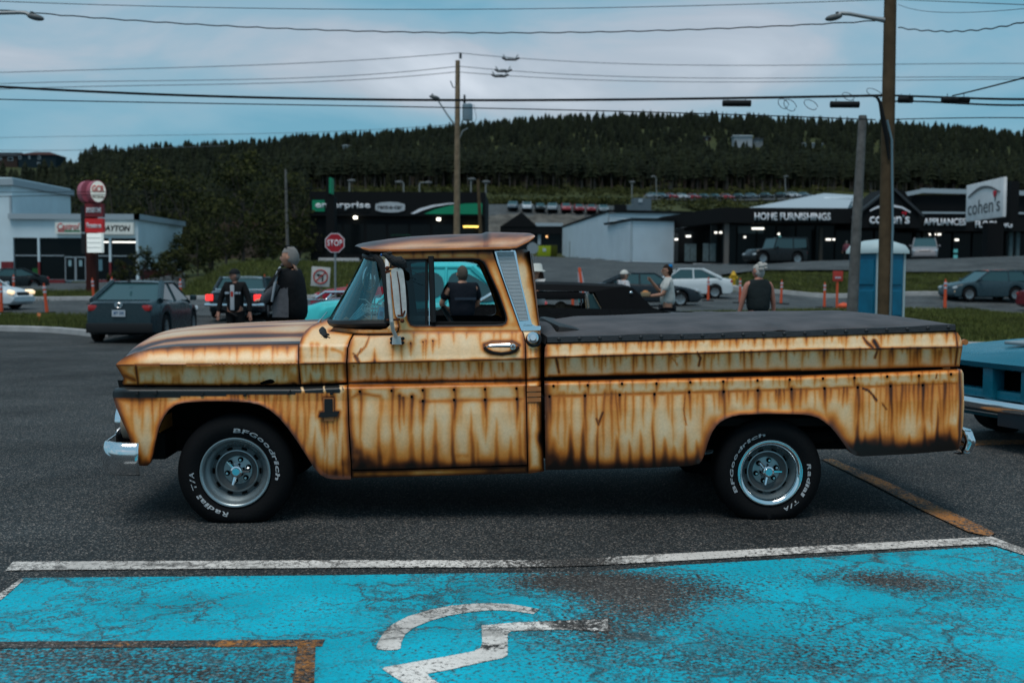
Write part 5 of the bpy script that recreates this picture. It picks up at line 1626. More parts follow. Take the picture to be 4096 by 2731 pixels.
# ---------------------------------------------------------------- front: grille, headlamps, bumper
x0 = XN + 0.13
M_FACE = M_RUST
mb = MB(); mb.box((x0 + 0.02,TW / 2,0.83),(0.06,TW - 0.40,0.26)); mb.box((x0 + 0.02,TW / 2,0.62),(0.06,TW - 0.60,0.24))
o = mb.build('grille_panel',M_RUST,truck,bevel=0.01); set_paint(o.data,ramp(np.full(len(o.data.vertices),0.35),RUST))
for k in range(3):
 mb = MB(); mb.box((x0 - 0.015,TW / 2,0.62 + 0.07 * k),(0.03,TW - 0.7,0.022)); mb.build('grille_bar',M_CHROMED,o,bevel=0.006)
hx,hz = [float(t) for t in TS(476,1684,.30)]
mb = MB(); mb.box((-0.535,TW / 2,0.64),(0.02,TW - 0.14,0.5)); mb.build('radiator_support',M_SHADOW,truck,smooth=False)
for s in (0,1):
 y = 0.30 if not s else TW - 0.30
 hl = MB().lathe([(0.0,-0.03),(0.06,-0.025),(0.088,-0.005),(0.092,0.02)],(0,0,0),32,'X').build('headlight',mat('lamp_glass',(0.75,0.78,0.8),0.08,0.3),truck)
 hl.location = (hx + 0.02,y,hz)
 o = MB().lathe([(0.088,-0.008),(0.10,-0.018),(0.108,0.0),(0.104,0.06)],(0,0,0),32,'X').build('headlight_ring',M_CHROME,hl)
 o = MB().lathe([(0.104,0.05),(0.112,0.02),(0.120,0.10),(0.12,0.2)],(0,0,0),32,'X').build('headlight_bucket',mat('bucket_cream',(0.40,0.33,0.26),0.4,var=0.2),hl)
# bumper: wraps round the corner
def bumper_profile(cx,ysgn=1):
 return
prof = [(0.0,0.075),(-0.020,0.070),(-0.034,0.045),(-0.036,0.0),(-0.030,-0.045),(-0.012,-0.075),(0.0,-0.082)]     # (outward, up)
bz = float(TS(500,1828,0.0)[1]); bx = float(TS(443,1830,0.12)[0])
path = []
xend = float(TS(562,1815,-0.02)[0])
for t in np.linspace(0,1,5): path.append((xend + (bx + 0.13 - xend) * t,-0.035,0,-1))
for a in np.linspace(0,pi / 2,9)[1:]: path.append((bx + 0.13 - 0.13 * sin(a),-0.035 + 0.13 * (1 - cos(a)),-sin(a),-cos(a)))
path.append((bx - 0.05,TW / 2,-1,0))
half = path[:-1]
path = half + [(bx - 0.04,TW * 0.25,-1,0),(bx - 0.05,TW / 2,-1,0),(bx - 0.04,TW * 0.75,-1,0)] + [(x,TW - y,nx_,-ny_) for x,y,nx_,ny_ in half[::-1]]
mb = MB(); vs = []
for x,y,nx_,ny_ in path:
 for o_,z_ in prof: vs.append((x + nx_ * (-o_) * 1.0,y + ny_ * (-o_),bz + z_ * 1.28))
mb.grid(vs,len(path),len(prof))
o = mb.build('front_bumper',M_CHROME,truck,sharp=60)
md = o.modifiers.new('s','SOLIDIFY'); md.thickness = 0.004; md.offset = -1
bxr = float(TS(3872,1760,.1)[0]); bzr = float(TS(3872,1760,.1)[1])
mb = MB(); vs = []
pr = [(bxr - 0.06,0.06),(bxr - 0.035,0.02),(bxr,0.10),(bxr + 0.015,TW / 2),(bxr,TW - 0.10),(bxr - 0.035,TW - 0.02),(bxr - 0.06,TW - 0.06)]
for x,y in pr:
 for dx,dz in ((-.05,0.075),(0.018,0.07),(0.030,0.02),(0.028,-0.03),(0.012,-0.07),(-.05,-0.075)): vs.append((x + dx,y,bzr + dz))
mb.grid(vs,len(pr),6); mb.tube([(bxr - .06,.05,bzr - .07),(bxr - .03,.04,bzr - .05),(bxr - .012,.04,bzr),(bxr - .03,.04,bzr + .05),(bxr - .06,.05,bzr + .07)],[.015,.030,.036,.030,.015],12); o = mb.build('rear_bumper',M_CHROME,truck,sharp=70)
md = o.modifiers.new('s','SOLIDIFY'); md.thickness = 0.004
# ---------------------------------------------------------------- wheels
M_TYRE = mat('tyre_rubber',(0.006,0.0065,0.0075),0.8,bump=0.15,bscale=80,spec=0.12)
M_LETT = mat('tyre_lettering',(0.36,0.39,0.41),0.7,var=0.1,vscale=60)
M_RIM = mat('rim_steel',(0.30,0.36,0.38),0.30,0.75,var=0.08,vscale=9)
M_RIMD = mat('rim_dark',(0.10,0.115,0.12),0.5,0.35)
M_TRING = mat('trim_ring_chrome',(0.75,0.80,0.82),0.09,1.0)
def rally_wheel(name,x,yface,R,RR,words,zc,trimring,flip=False,depth=0.22):
 """yface: plane of the tyre sidewall; hub faces -Y"""
 w = bpy.data.objects.new(name,None); COL.objects.link(w); w.parent = truck
 w.location = (x,yface,zc)
 if flip: w.scale = (1,-1,1)
 sw = R - RR
 prof = [(RR - 0.012,0.030),(RR,0.008),(RR + 0.012,0.0),(RR + sw * 0.35,-0.016),(RR + sw * 0.62,-0.015),(R - 0.030,0.0),(R - 0.010,0.018),(R,0.040),(R,depth - 0.04),(R - 0.02,depth),(RR,depth)]
 # flattened where it stands on the ground
 mb = MB(); mb.lathe(prof,(0,0,0),72,'Y')
 mb.v = [(a,b,max(c,-zc + 0.002)) for a,b,c in mb.v]
 t = mb.build('tyre',M_TYRE,w,sharp=60)
 # tread grooves
 mb = MB()
 for k in range(4): mb.lathe([(R + 0.001,0.06 + 0.035 * k),(R - 0.006,0.065 + 0.035 * k)],(0,0,0),60,'Y')
 for words_,a0,a1,rad,hh in words:
  m = len(words_)
  # natural widths
  wd = {'i': .55,'l': .55,'r': .75,'F': .9,'/': .7,'T': 1.0,'B': 1.1,'G': 1.15,'R': 1.1,'A': 1.05,' ': .8}
  ws = [wd.get(ch,1.0) for ch in words_]; tot = sum(ws); acc = 0
  for ch,wv in zip(words_,ws):
   mid = (acc + wv / 2) / tot; acc += wv
   if ch == ' ': continue
   ang = radians(a0 + (a1 - a0) * mid)          # clockwise from the top
   me = textmesh(ch,1.0,0.0,0.025,0.0)
   co = np.zeros(len(me.vertices) * 3); me.vertices.foreach_get('co',co); co = co.reshape(-1,3)
   mn,mxv = co.min(0),co.max(0)
   arc = radians(abs(a1 - a0)) * wv / tot * rad * 0.86
   base = {'o': .82,'a': .82,'c': .82,'r': .82}.get(ch,1.0)
   co[:,0] = (co[:,0] - (mn[0] + mxv[0]) / 2) / (mxv[0] - mn[0] + 1e-6) * arc
   co[:,2] = (co[:,2] - mn[2]) / (mxv[2] - mn[2] + 1e-6) * hh * base - hh / 2
   co[:,0] += co[:,2] * 0.22
   X = co[:,0]; Zr = rad + co[:,2]
   px_ = Zr * np.sin(ang + X / rad); pz_ = Zr * np.cos(ang + X / rad)
   fr = (Zr - RR) / sw
   yb = np.interp(Zr,[RR,RR + 0.012,RR + sw * 0.35,RR + sw * 0.62,R - 0.03],[0.008,0.0,-0.016,-0.015,0.0]) - 0.0025
   co = np.c_[px_,yb,pz_]
   me.vertices.foreach_set('co',co.ravel()); me.materials.clear(); me.materials.append(M_LETT)
   me.update()
   o = bpy.data.objects.new('letter',me); COL.objects.link(o); o.parent = t
 # rim barrel, disc, slots
 mb = MB()
 if trimring:
  mb.lathe([(RR + 0.004,0.004),(RR + 0.002,-0.008),(RR - 0.012,-0.010),(RR - 0.028,0.004),(RR - 0.034,0.022)],(0,0,0),64,'Y')
  mb.build('trim_ring',M_TRING,w,sharp=70); mb = MB()
  mb.lathe([(RR - 0.034,0.022),(RR - 0.045,0.05),(RR - 0.055,0.075),(RR - 0.060,0.082)],(0,0,0),64,'Y')
 else:
  mb.lathe([(RR + 0.004,0.004),(RR + 0.002,-0.006),(RR - 0.004,-0.008),(RR - 0.016,0.002),(RR - 0.020,0.020),(RR - 0.032,0.045),(RR - 0.045,0.055),(RR - 0.052,0.075),(RR - 0.060,0.082)],(0,0,0),64,'Y')
 rim = mb.build('rim',M_RIM,w,sharp=60)
 ri = RR - 0.060
 mb = MB(); mb.lathe([(ri,0.080),(ri - 0.012,0.074),(0.132,0.070),(0.128,0.066),(0.124,0.066),(0.118,0.078),(0.100,0.100),(0.088,0.104)],(0,0,0),64,'Y')
 dsk = mb.build('wheel_disc',M_RIMD,w,sharp=50)
 mb = MB(); mb.lathe([(0.131,0.068),(0.129,0.060),(0.124,0.059),(0.120,0.068)],(0,0,0),64,'Y')
 mb.build('disc_ring',M_RIM,dsk)
 rs = ri - 0.009
 slot = None
 for k in range(10):
  a = 2 * pi * (k + 0.5) / 10
  if slot is None:
   mb = MB(); mb.box((0,-0.003,0),(0.034,0.006,0.014)); slot = mb.build('vent_slot',M_HOLE,dsk,bevel=0.002); o = slot
  else:
   o = slot.copy(); COL.objects.link(o); o.parent = dsk
  o.location = (rs * sin(a),0.072,rs * cos(a)); o.rotation_euler = (0,a,0)
 mb = MB(); mb.lathe([(0.0,0.092),(0.086,0.096),(0.090,0.104)],(0,0,0),40,'Y'); mb.build('hub_plate',M_RIM,dsk)
 for k in range(6):
  a = 2 * pi * k / 6 + 0.25
  mb = MB(); mb.cyl((0,0.002,0),0.0165,0.006,14,'Y',mi=0); mb.cyl((0,-0.006,0),0.008,0.018,6,'Y',mi=1)
  o = mb.build('lug_nut',[M_HOLE,M_CHROMED],dsk); o.location = (0.067 * sin(a),0.090,0.067 * cos(a))
 hub = MB().lathe([(0.0,0.022),(0.022,0.021),(0.025,0.026),(0.034,0.029),(0.038,0.040),(0.040,0.055),(0.046,0.095)],(0,0,0),36,'Y').build('centre_cap',M_CHROME,w)
 MB().lathe([(0.0,0.0195),(0.0200,0.0200),(0.0215,0.024)],(0,0,0),28,'Y').build('cap_badge',mat('badge_blue',(0.06,0.42,0.55),0.3),hub)
 for k,ang in enumerate((-42,88,195)):
  a = radians(ang)
  mb = MB(); mb.tube([(0.030 * sin(a),0.045,0.030 * cos(a)),(0.060 * sin(a),0.036,0.060 * cos(a)),(0.084 * sin(a),0.026,0.084 * cos(a))],[0.012,0.010,0.007],6)
  mb.build('spinner_wing',M_CHROME,hub)
 MB().tube([(0.055,0.03,RR - 0.052),(0.055,0.055,RR - 0.045)],0.004,8).build('valve',M_CHROME,rim)
 return w
xw2,zw2 = [float(t) for t in TS(3081,1891,.05)]
RF,RRF = 0.353,0.211
RRr = 0.203
W1 = [('BFGoodrich',-2,101,0.259,0.027),('Radial T/A',189,272,0.259,0.027)]
W2 = [('BFGoodrich',240,352,0.246,0.022),('Radial T/A',76,160,0.246,0.022)]
rally_wheel('front_wheel',0.0,0.045,RF,RRF,W1,WH_Z,False)
rally_wheel('rear_wheel',xw2,0.055,0.337,RRr,W2,zw2,True)
rally_wheel('front_wheel',0.0,TW - 0.045,RF,RRF,[],WH_Z,False,flip=True)
rally_wheel('rear_wheel',xw2,TW - 0.055,0.337,RRr,[],zw2,True,flip=True)
print('truck wheel z',WH_Z,zw2,'bed top z',lipz)
# ================================================================= BUILDINGS, SIGNS, POLES
def BZ(v,d): return PZ(2048,v,d)
def quadprism(mb,pts,h0,h1,mi=0):
 mb.prism([(float(a),float(b)) for a,b in pts],h0,h1,'XY',mi)
def wallbox(name,x0,x1,y0,y1,z0,z1,m,par,bevel=0.0):
 mb = MB(); mb.box(((x0 + x1) / 2,(y0 + y1) / 2,(z0 + z1) / 2),(abs(x1 - x0),abs(y1 - y0),abs(z1 - z0)))
 return mb.build(name,m,par,smooth=False,bevel=bevel)
M_DGLASS = mat('dark_shop_glass',(0.006,0.008,0.009),0.12,spec=0.12)
M_FRAMEW = mat('aluminium_frame',(0.36,0.40,0.43),0.4,0.3)
M_REDW = mat('dull_red_paint',(0.17,0.030,0.035),0.7,var=0.15,vscale=2)
M_CAPT = mat('parapet_cap',(0.34,0.40,0.44),0.6)
M_LAMP = mat('lit_lamp',(1,1,1),0.5,emit=(1.0,0.93,0.72),estr=4.0)
M_LAMPW = mat('lit_tube',(1,1,1),0.5,emit=(1.0,0.95,0.85),estr=1.6)
M_LAMPY = mat('lit_yellow',(1,.8,.3),0.5,emit=(1.0,0.62,0.10),estr=2.2)
M_PANELW = mat('lit_white_panel',(0.8,0.8,0.78),0.5,emit=(0.85,0.92,0.88),estr=0.30)
# ---- tyre shop at the left
D1 = 88.0
xx = lambda u,d=D1: PX(u,d)
z0 = float(terr(xx(300),D1)) - 0.1
shop = thing('tyre_shop','pale blue grey tyre shop with a red painted base and tall dark shop windows','building',(0,0,0))
zt1,zt2 = BZ(731,D1),BZ(871,D1)
mb = MB()
xa_,xb_,xc_ = xx(-700),xx(55),xx(555)
yb2 = 99.6; yb1 = 99.8
# tall rear block and the front wing with its window wall; the side wall runs back
mb.box(((xa_ + xb_) / 2,(D1 + yb2) / 2,(z0 + zt1) / 2),(xb_ - xa_,yb2 - D1,zt1 - z0 + 0.4))
xt = PX(287,104)
# front wall pieces of the wing
def fr(u0,u1,va,vb,dy=0.0,th=0.3,m=None,nm='wall',par=shop):
 return wallbox(nm,xx(u0),xx(u1),D1 + dy,D1 + dy + th,BZ(vb,D1),BZ(va,D1),m or M_WHITEPAINT,par)
mb.build('wall',M_WHITEPAINT,shop,smooth=False)
fr(55,555,871,961)
fr(545,555,961,1140); 
# side wall of the wing, running back to the right
p0 = Vector((xc_,D1 + 0.3,0)); p1 = Vector((xc_,99.8,0))
mb = MB(); mb.add([(p0.x,p0.y,z0),(p1.x,p1.y,z0),(p1.x,p1.y,zt2),(p0.x,p0.y,zt2),(p0.x - .3,p0.y,z0),(p1.x - 0.3,p1.y,z0),(p1.x - 0.3,p1.y,zt2),(p0.x - 0.3,p0.y,zt2)],[(0,1,2,3),(7,6,5,4),(0,3,7,4),(1,5,6,2)])
mb.build('wall',M_WHITEPAINT,shop,smooth=False)
mb = MB(); mb.add([(p0.x + 0.01,p0.y - .03,z0),(p1.x + 0.01,p1.y - .03,z0),(p1.x + 0.01,p1.y - .03,z0 + 1.25),(p0.x + 0.01,p0.y - .03,z0 + 1.25)],[(0,1,2,3)])
mb.build('painted_base',M_REDW,shop,smooth=False)
# second rear volume, its roof, the caps along the parapets
mb = MB(); mb.prism([(xb_ + .01,D1 + .3),(xc_,D1 + .3),(xc_ - .02,yb1),(xb_ + .01,yb1)],zt2 - 0.3,zt2 - 0.2,'XY'); mb.build('roof',mat('roof_felt',(0.08,0.085,0.09),0.9),shop,smooth=False)
def capline(pts,w,h,m,nm,par):
 mb = MB()
 for a,b in zip(pts[:-1],pts[1:]):
  a,b = Vector(a),Vector(b); d = b - a; L = d.length; ang = atan2(d.y,d.x)
  mb.box(tuple((a + b) / 2),(L + w,w,h),rot=(0,-atan2(d.z,sqrt(d.x ** 2 + d.y ** 2)),ang))
 return mb.build(nm,m,par,smooth=False)
wallbox('downpipe',xb_ - .15,xb_,D1 - .2,D1 - .05,zt2,zt1 - 1.2,M_CAPT,shop)
capline([(xa_,D1 - .1,zt1 - .16),(xb_,D1 - .1,zt1 - .16),(xb_ + .02,yb2,zt1 - .16)],0.45,0.5,M_CAPT,'parapet_cap',shop)
capline([(xb_,D1 - .1,zt2 - .10),(xc_,D1 - .1,zt2 - .10),(p1.x,p1.y,zt2 - .10)],0.45,0.42,M_CAPT,'parapet_cap',shop)
# windows: frames, panes, doors, red sills and piers
fr(6,55,1057,1130,-0.04,0.1,M_REDW,'painted_base')
for u0,u1 in ((59,152),(160,256),(345,437),(446,543)):
 f = fr(u0,u1,961,1128,0.15,0.12,M_DGLASS,'window')
 wallbox('window_frame',xx(u0),xx(u1),D1 + .08,D1 + .14,BZ(1034,D1),BZ(1030,D1),M_FRAMEW,f)
 wallbox('window_frame',xx(u0),xx(u1),D1 + .08,D1 + .14,BZ(1131,D1),BZ(1127,D1),M_FRAMEW,f)
fr(256,345,961,1034,0.15,0.12,M_DGLASS,'window')
for u0,u1 in ((258,300),(301,342)):
 dd = fr(u0,u1,1036,1134,0.12,0.1,M_FRAMEW,'door')
 fd = fr(u0 + 4,u1 - 4,1040,1129,0.09,0.03,M_DGLASS,'pane',dd)
 fr((u0 + u1) / 2 - 6,(u0 + u1) / 2 + 6,1050,1074,0.07,0.02,mat('paper_notice',(0.25,0.38,0.42),0.8),'notice',dd)
for u in (156,441):
 fr(u - 4,u + 4,961,1057,0.0,0.3,M_WHITEPAINT,'pier'); fr(u - 4,u + 4,1057,1128,0.0,0.3,M_REDW,'pier')
fr(55,258,1128,1142,-0.02,0.3,M_REDW,'painted_base'); fr(343,548,1128,1142,-0.02,0.3,M_REDW,'painted_base')
fr(380,408,1046,1092,.10,.03,mat('poster',(0.10,0.20,0.24),0.6),'poster')
fr(485,500,1056,1082,.10,.03,M_REDW,'poster')
fr(128,152,1083,1126,.08,.05,mat('green_bin',(0.02,0.10,0.03),0.6),'bin_behind_window')
for u0,u1,v in ((408,440,974),(450,520,974),(520,545,974)):
 fr(u0,u1,v,v + 5,.07,.02,M_LAMPW,'strip_light')
o = fr(231,330,900,945,-0.35,0.33,mat('sign_white',(0.55,0.57,0.55),0.5,emit=(.5,.55,.5),estr=.15),'fascia_sign')
letters('sign_lettering','Castrol',mat('castrol_red',(0.45,0.03,0.03),0.5),o,(xx(284),D1 - .36,BZ(916,D1)),width=xx(330) - xx(241),height=.52,shear=.25,offset=.02)
wallbox('sign_stripe',xx(242),xx(268),D1 - .37,D1 - .35,BZ(938,D1),BZ(931,D1),mat('castrol_red',(0,0,0)),o)
wallbox('sign_stripe',xx(268),xx(330),D1 - .37,D1 - .35,BZ(938,D1),BZ(931,D1),mat('castrol_green',(0.01,0.16,0.06),0.5),o)
o = fr(400,541,899,946,-0.35,0.33,mat('sign_white',(0,0,0)),'fascia_sign')
letters('sign_lettering','DAYTON',mat('ink_black',(0.012,0.012,0.013),0.5),o,(xx(470),D1 - .36,BZ(922,D1)),width=xx(530) - xx(410),height=.45,shear=.2,offset=.04)
# ---- pylon sign of the tyre shop
D2 = 60.0
py = thing('pylon_sign','tall pylon sign with a round GCR drum and red tyre brand panels','sign',(0,0,0))
k2 = D2 / F_PX
gz = float(terr(PX(375,D2),D2))
mb = MB()
for u in (345,366): mb.box((PX(u,D2),D2 + .5,(gz + PZ(u,740,D2)) / 2),(20 * k2,0.4,PZ(u,740,D2) - gz))
mb.build('pole',mat('pylon_brown',(0.045,0.014,0.012),0.6),py,smooth=False)
mb = MB()
for va,vb in ((820,925),(930,1010)): mb.box((PX(326,D2),D2 + .9,(PZ(0,va,D2) + PZ(0,vb,D2)) / 2),(36 * k2,.5,PZ(0,va,D2) - PZ(0,vb,D2)))
mb.build('rear_panel',M_EMBL,py,smooth=False)
YW = radians(38)
def pyl(nm,uc,va,vb,w,m,txt=None,tm=None,th=0.35,**kw):
 c = P(uc,(va + vb) / 2,D2); h = (vb - va) * k2
 mb = MB(); mb.box((0,0,0),(w,th,h)); o = mb.build(nm,m,py,smooth=False); o.location = tuple(c); o.rotation_euler = (0,0,-YW * 0.0)
 if txt: letters('sign_lettering',txt,tm,o,(0,-th / 2 - .012,0),width=w * .84,height=h * .38,**kw)
 return o
M_RED1 = mat('sign_red_dark',(0.20,0.022,0.028),0.5); M_RED2 = mat('sign_red',(0.52,0.025,0.03),0.5,emit=(.5,.02,.02),estr=.12)
M_WL = mat('white_lettering',(0.75,0.76,0.80),0.6)
pyl('sign_panel',380,815,868,70 * k2,M_RED1,'BRIDGESTONE',M_WL,offset=.03,shear=.15)
pyl('sign_panel',380.5,875,930,70 * k2,M_RED2,'Firestone',M_WL,offset=.03)
o = pyl('sign_panel',381.5,934,1010,58 * k2,M_PANELW)
for v in (952,971,990):
 wallbox('panel_slot',-29 * k2 * .95,29 * k2 * .95,-.19,-.18,(972 - v - 1) * k2,(972 - v + 1) * k2,mat('slot_grey',(.3,.32,.32)),o)
for uc,nm in ((348,0),(384,1)):
 c = P(uc,768,D2 + (.6 if nm == 0 else 0))
 h = 44 * k2
 mb = MB(); mb.lathe([(0,-.36),(h,-.36),(h,.36),(0,.36)],(0,0,0),40,'Y')
 o = mb.build('drum',mat('drum_pink',(0.42,0.10,0.14),0.5),py,sharp=40); o.location = tuple(c); o.scale = (0.72,1,1); o.rotation_euler = (0,0,radians(36))
 if nm:
  f = MB().lathe([(0,-.37),(h * .93,-.37),(h * .93,-.355)],(0,0,0),40,'Y').build('drum_face',mat('sign_face',(0.72,0.72,0.66),0.5,emit=(.6,.62,.55),estr=.3),o)
  letters('sign_lettering','GCR',mat('letter_red',(0.55,0.02,0.02),0.5),f,(0,-.385,.14),width=h * 1.5,height=h * .62,offset=.03,extrude=.02)
  letters('sign_lettering','TIRE CENTRES',mat('ink_black',(0,0,0)),f,(0,-.385,-.28),width=h * 1.5,height=h * .2,offset=.02,extrude=.02)
# ---- black rental office
D3 = 112.0
ren = thing('rental_office','low black car rental office with a green swoosh and white lettering','building')
x0_,x1_ = PX(1243,D3),PX(1940,D3); zz0 = float(terr((x0_ + x1_) / 2,D3)) - .3; zz1 = BZ(770,D3)
M_BLK = mat('black_cladding',(0.009,0.010,0.011),0.85,var=.1)
wallbox('wall',x0_,x1_,D3,D3 + 16,zz0,zz1,M_BLK,ren)
wallbox('fascia',x0_ + .05,x1_ - .05,D3 - .5,D3 - .01,BZ(868,D3),BZ(777,D3),mat('black_fascia',(0.008,0.009,0.010),0.7),ren)
def f3(nm,u0,u1,va,vb,m,dy=-.56,th=.05,par=ren):
 return wallbox(nm,PX(u0,D3),PX(u1,D3),D3 + dy,D3 + dy + th,BZ(vb,D3),BZ(va,D3),m,par)
for i in range(7):
 f3('window',1290 + i * 88,1368 + i * 88,900,1016,M_DGLASS,-.04,.03)
M_GRN = mat('sign_green',(0.004,0.17,0.085),0.5,emit=(0,.2,.1),estr=.1)
f3('logo_square',1254,1303,806,852,M_GRN)
o = f3('lettering_base',1256,1484,851,853,M_BLK)
letters('sign_lettering','enterprise',M_WL,o,(PX(1376,D3),D3 - .60,BZ(829,D3)),width=PX(1485,D3) - PX(1266,D3),height=.78,offset=.025)
mb = MB(); mb.prism([(PX(u,D3),BZ(v,D3)) for u,v in ((1505,832),(1506,821),(1530,814),(1563,812),(1597,814),(1621,821),(1622,832),(1621,845),(1597,852),(1563,854),(1530,852),(1506,845))],D3 - .62,D3 - .54)
o = mb.build('badge',mat('badge_grey',(0.42,0.45,0.48),0.5),ren,smooth=False)
letters('sign_lettering','rent-a-car',mat('ink_black',(0,0,0)),o,(PX(1563,D3),D3 - .63,BZ(833,D3)),width=PX(1612,D3) - PX(1514,D3),height=.40,offset=.02)
sw_ = [(1645,857),(1700,835),(1760,821),(1820,815)]
mb = MB(); mb.prism([(PX(u,D3),BZ(v,D3)) for u,v in [(1645,858),(1680,838),(1730,824),(1790,816),(1825,814),(1825,818),(1790,821),(1740,830),(1695,844),(1660,859)]],D3 - .62,D3 - .56)
mb.build('swoosh',M_WL,ren,smooth=False)
mb = MB(); mb.prism([(PX(u,D3),BZ(v,D3)) for u,v in [(1698,859),(1740,841),(1800,826),(1860,817),(1928,815),(1928,859)]],D3 - .60,D3 - .54)
mb.build('swoosh',M_GRN,ren,smooth=False)
for u,v in ((1426,875),(1756,880)):
 f3('wall_lamp',u - 7,u + 7,v - 5,v + 5,M_LAMP,-.8,.25)
f3('strip_light',1853,1918,905,911,M_LAMPY,-.3,.2)
o = f3('lettering_base',1563,1648,947,948,M_BLK,-.05,.02)
letters('sign_lettering','enterprise',mat('dim_green',(.03,.12,.07),.6),o,(PX(1604,D3),D3 - .07,BZ(943,D3)),width=1.9,height=.2)
pg = thing('pylon_sign','slim black pylon seen edge on before the rental office, with a green edge','sign')
d = 104.0; kk = d / F_PX
mb = MB(); mb.box((PX(1327,d),d,(float(terr(PX(1327,d),d)) + PZ(0,780,d)) / 2),(32 * kk,1.6,PZ(0,780,d) - float(terr(PX(1327,d),d)))); mb.build('panel',M_BLK,pg,smooth=False)
mb = MB(); mb.box((PX(1318,d),d,PZ(0,742,d)),(14 * kk,1.6,76 * kk)); mb.build('panel',M_BLK,pg,smooth=False)
mb = MB(); mb.box((PX(1328,d),d - .1,PZ(0,738,d)),(8 * kk,1.7,62 * kk)); mb.build('green_edge',M_GRN,pg,smooth=False)
# ---- furniture store
D4 = 125.0
st = thing('furniture_store','long black fronted furniture store with white siding and illuminated lettering','building')
def f4(nm,u0,u1,va,vb,m,dy=0.0,th=.3,par=st,d=D4):
 return wallbox(nm,PX(u0,d),PX(u1,d),d + dy,d + dy + th,BZ(vb,d),BZ(va,d),m,par)
def siding(nm,pts,va,vb_fn,m1,m2,par,pitch=0.26):
 """lapped boards along a wall between two ground points; each course a real step"""
 return None
M_SID = mat('siding_pale',(0.62,0.70,0.75),0.6,var=.05,vscale=.5)
def sidewall(nm,a,b,zb,zta,ztb,par,pitch=0.30):
 """clapboard wall from a to b (x, y), top sloping from zta to ztb, built of lapped courses"""
 mb = MB(); a = Vector((a[0],a[1],0)); b = Vector((b[0],b[1],0)); t = (b - a); L = t.length; t.normalize(); n = Vector((t.y,-t.x,0))
 if n.y > 0: n = -n
 z = zb
 while z < max(zta,ztb):
  z2 = z + pitch
  def clip(zz):
   if zta == ztb: return (0,L)
   s = (zz - zta) / (ztb - zta) * L
   return (0,L) if zz <= min(zta,ztb) else ((s,L) if ztb > zta else (0,s))
  s0,s1 = clip(z); q0,q1 = clip(min(z2,max(zta,ztb)))
  if s1 - s0 > .01:
   zz = min(z2,max(zta,ztb))
   mb.add([tuple(a + t * s0 + n * .11 + Vector((0,0,z))),tuple(a + t * s1 + n * .11 + Vector((0,0,z))),tuple(a + t * q1 + Vector((0,0,zz))),tuple(a + t * q0 + Vector((0,0,zz))),
     tuple(a + t * s0 - n * .02 + Vector((0,0,z))),tuple(a + t * s1 - n * .02 + Vector((0,0,z)))],[(0,1,2,3),(0,4,5,1)])
  z = z2
 o = mb.build(nm,M_SID,par,smooth=False); o['kind'] = 'stuff'; return o
zg = float(terr(PX(2900,D4),D4)) - .3
# glazed front under the black fascia
XL,XR = PX(2640,D4),PX(4700,D4)
f4('wall',2860,4700,880,1075,M_DGLASS,3.0,.3)
f4('fascia',2880,3405,826,886,M_BLK,0,3.3)
p0 = (PX(2641,134),134.0); p1_ = (PX(2880,D4),D4)
mb = MB(); zt_,zb_ = BZ(826,D4),BZ(886,D4); z2_,z3_ = PZ(2641,868,134),PZ(2641,917,134)
mb.add([(p0[0],p0[1],z3_),(p1_[0],p1_[1],zb_),(p1_[0],p1_[1],zt_),(p0[0],p0[1],z2_),(p0[0],p0[1] + 4,z3_),(p1_[0],p1_[1] + 4,zb_),(p1_[0],p1_[1] + 4,zt_),(p0[0],p0[1] + 4,z2_)],[(0,1,2,3),(4,7,6,5),(0,4,5,1),(3,2,6,7),(0,3,7,4)])
mb.build('fascia',M_BLK,st,smooth=False)
mb = MB(); mb.add([(PX(2690,138),138,zg),(PX(2880,D4 + 3),D4 + 3,zg),(PX(2880,D4 + 3),D4 + 3,zb_ + .1),(PX(2690,138),138,z3_ + .2)],[(0,1,2,3)])
mb.build('window',M_DGLASS,st,smooth=False)
M_CURT = mat('curtain_grey',(0.09,0.125,0.135),0.8,var=.3,vscale=3)
for a,b in ((2762,2785),(2787,2810),(2828,2852),(2856,2880)):
 f4('curtain',a,b,967,1040,M_CURT,2.9 if b > 2850 else 4.5,.05)
f4('curtain',2708,2745,920,1040,mat('curtain_dark',(.05,.06,.065),.8),6.5,.05)
f4('column',2900,2918,884,1058,mat('column_stone',(0.13,0.12,0.115),0.8),.6,.5)
for u in (3288,3740,3705): f4('column',u,u + 12,905,1052,mat('column_dark',(0.05,0.045,0.04),0.8),1.2,.4)
for u in (4050,4078): f4('column',u,u + 14,880,1068,M_CURT,1.0,.4)
for i in range(14): f4('window_mullion',2965 + i * 80,2969 + i * 80,895,1060,M_BLK,2.8,.1)
f4('window_pane',2967,3075,895,925,mat('glass_blue',(0.03,0.05,0.055),0.2),2.85,.05)
f4('step',2700,4500,1056,1068,mat('brick_step',(0.13,0.085,0.075),0.8),1.5,3)
# right-hand part: gabled entrance and fascias
f4('fascia',3655,4700,845,915,M_BLK,0,3.3)
f4('wall',3655,4700,768,846,M_BLK,1.0,8)
f4('gutter',3680,4700,839,846,M_CAPT,-.15,.2)
mb = MB(); mb.prism([(PX(u,D4),BZ(v,D4)) for u,v in ((3405,905),(3405,858),(3432,835),(3545,745),(3600,758),(3655,845),(3670,905))],D4 - .8,D4 + 6)
mb.build('gable',M_BLK,st,smooth=False)
capline([(PX(3400,D4),D4 - .9,BZ(862,D4)),(PX(3545,D4),D4 - .9,BZ(742,D4)),(PX(3668,D4),D4 - .9,BZ(852,D4))],.5,.25,mat('ridge_dark',(.03,.034,.038),.5),'gable_trim',st)
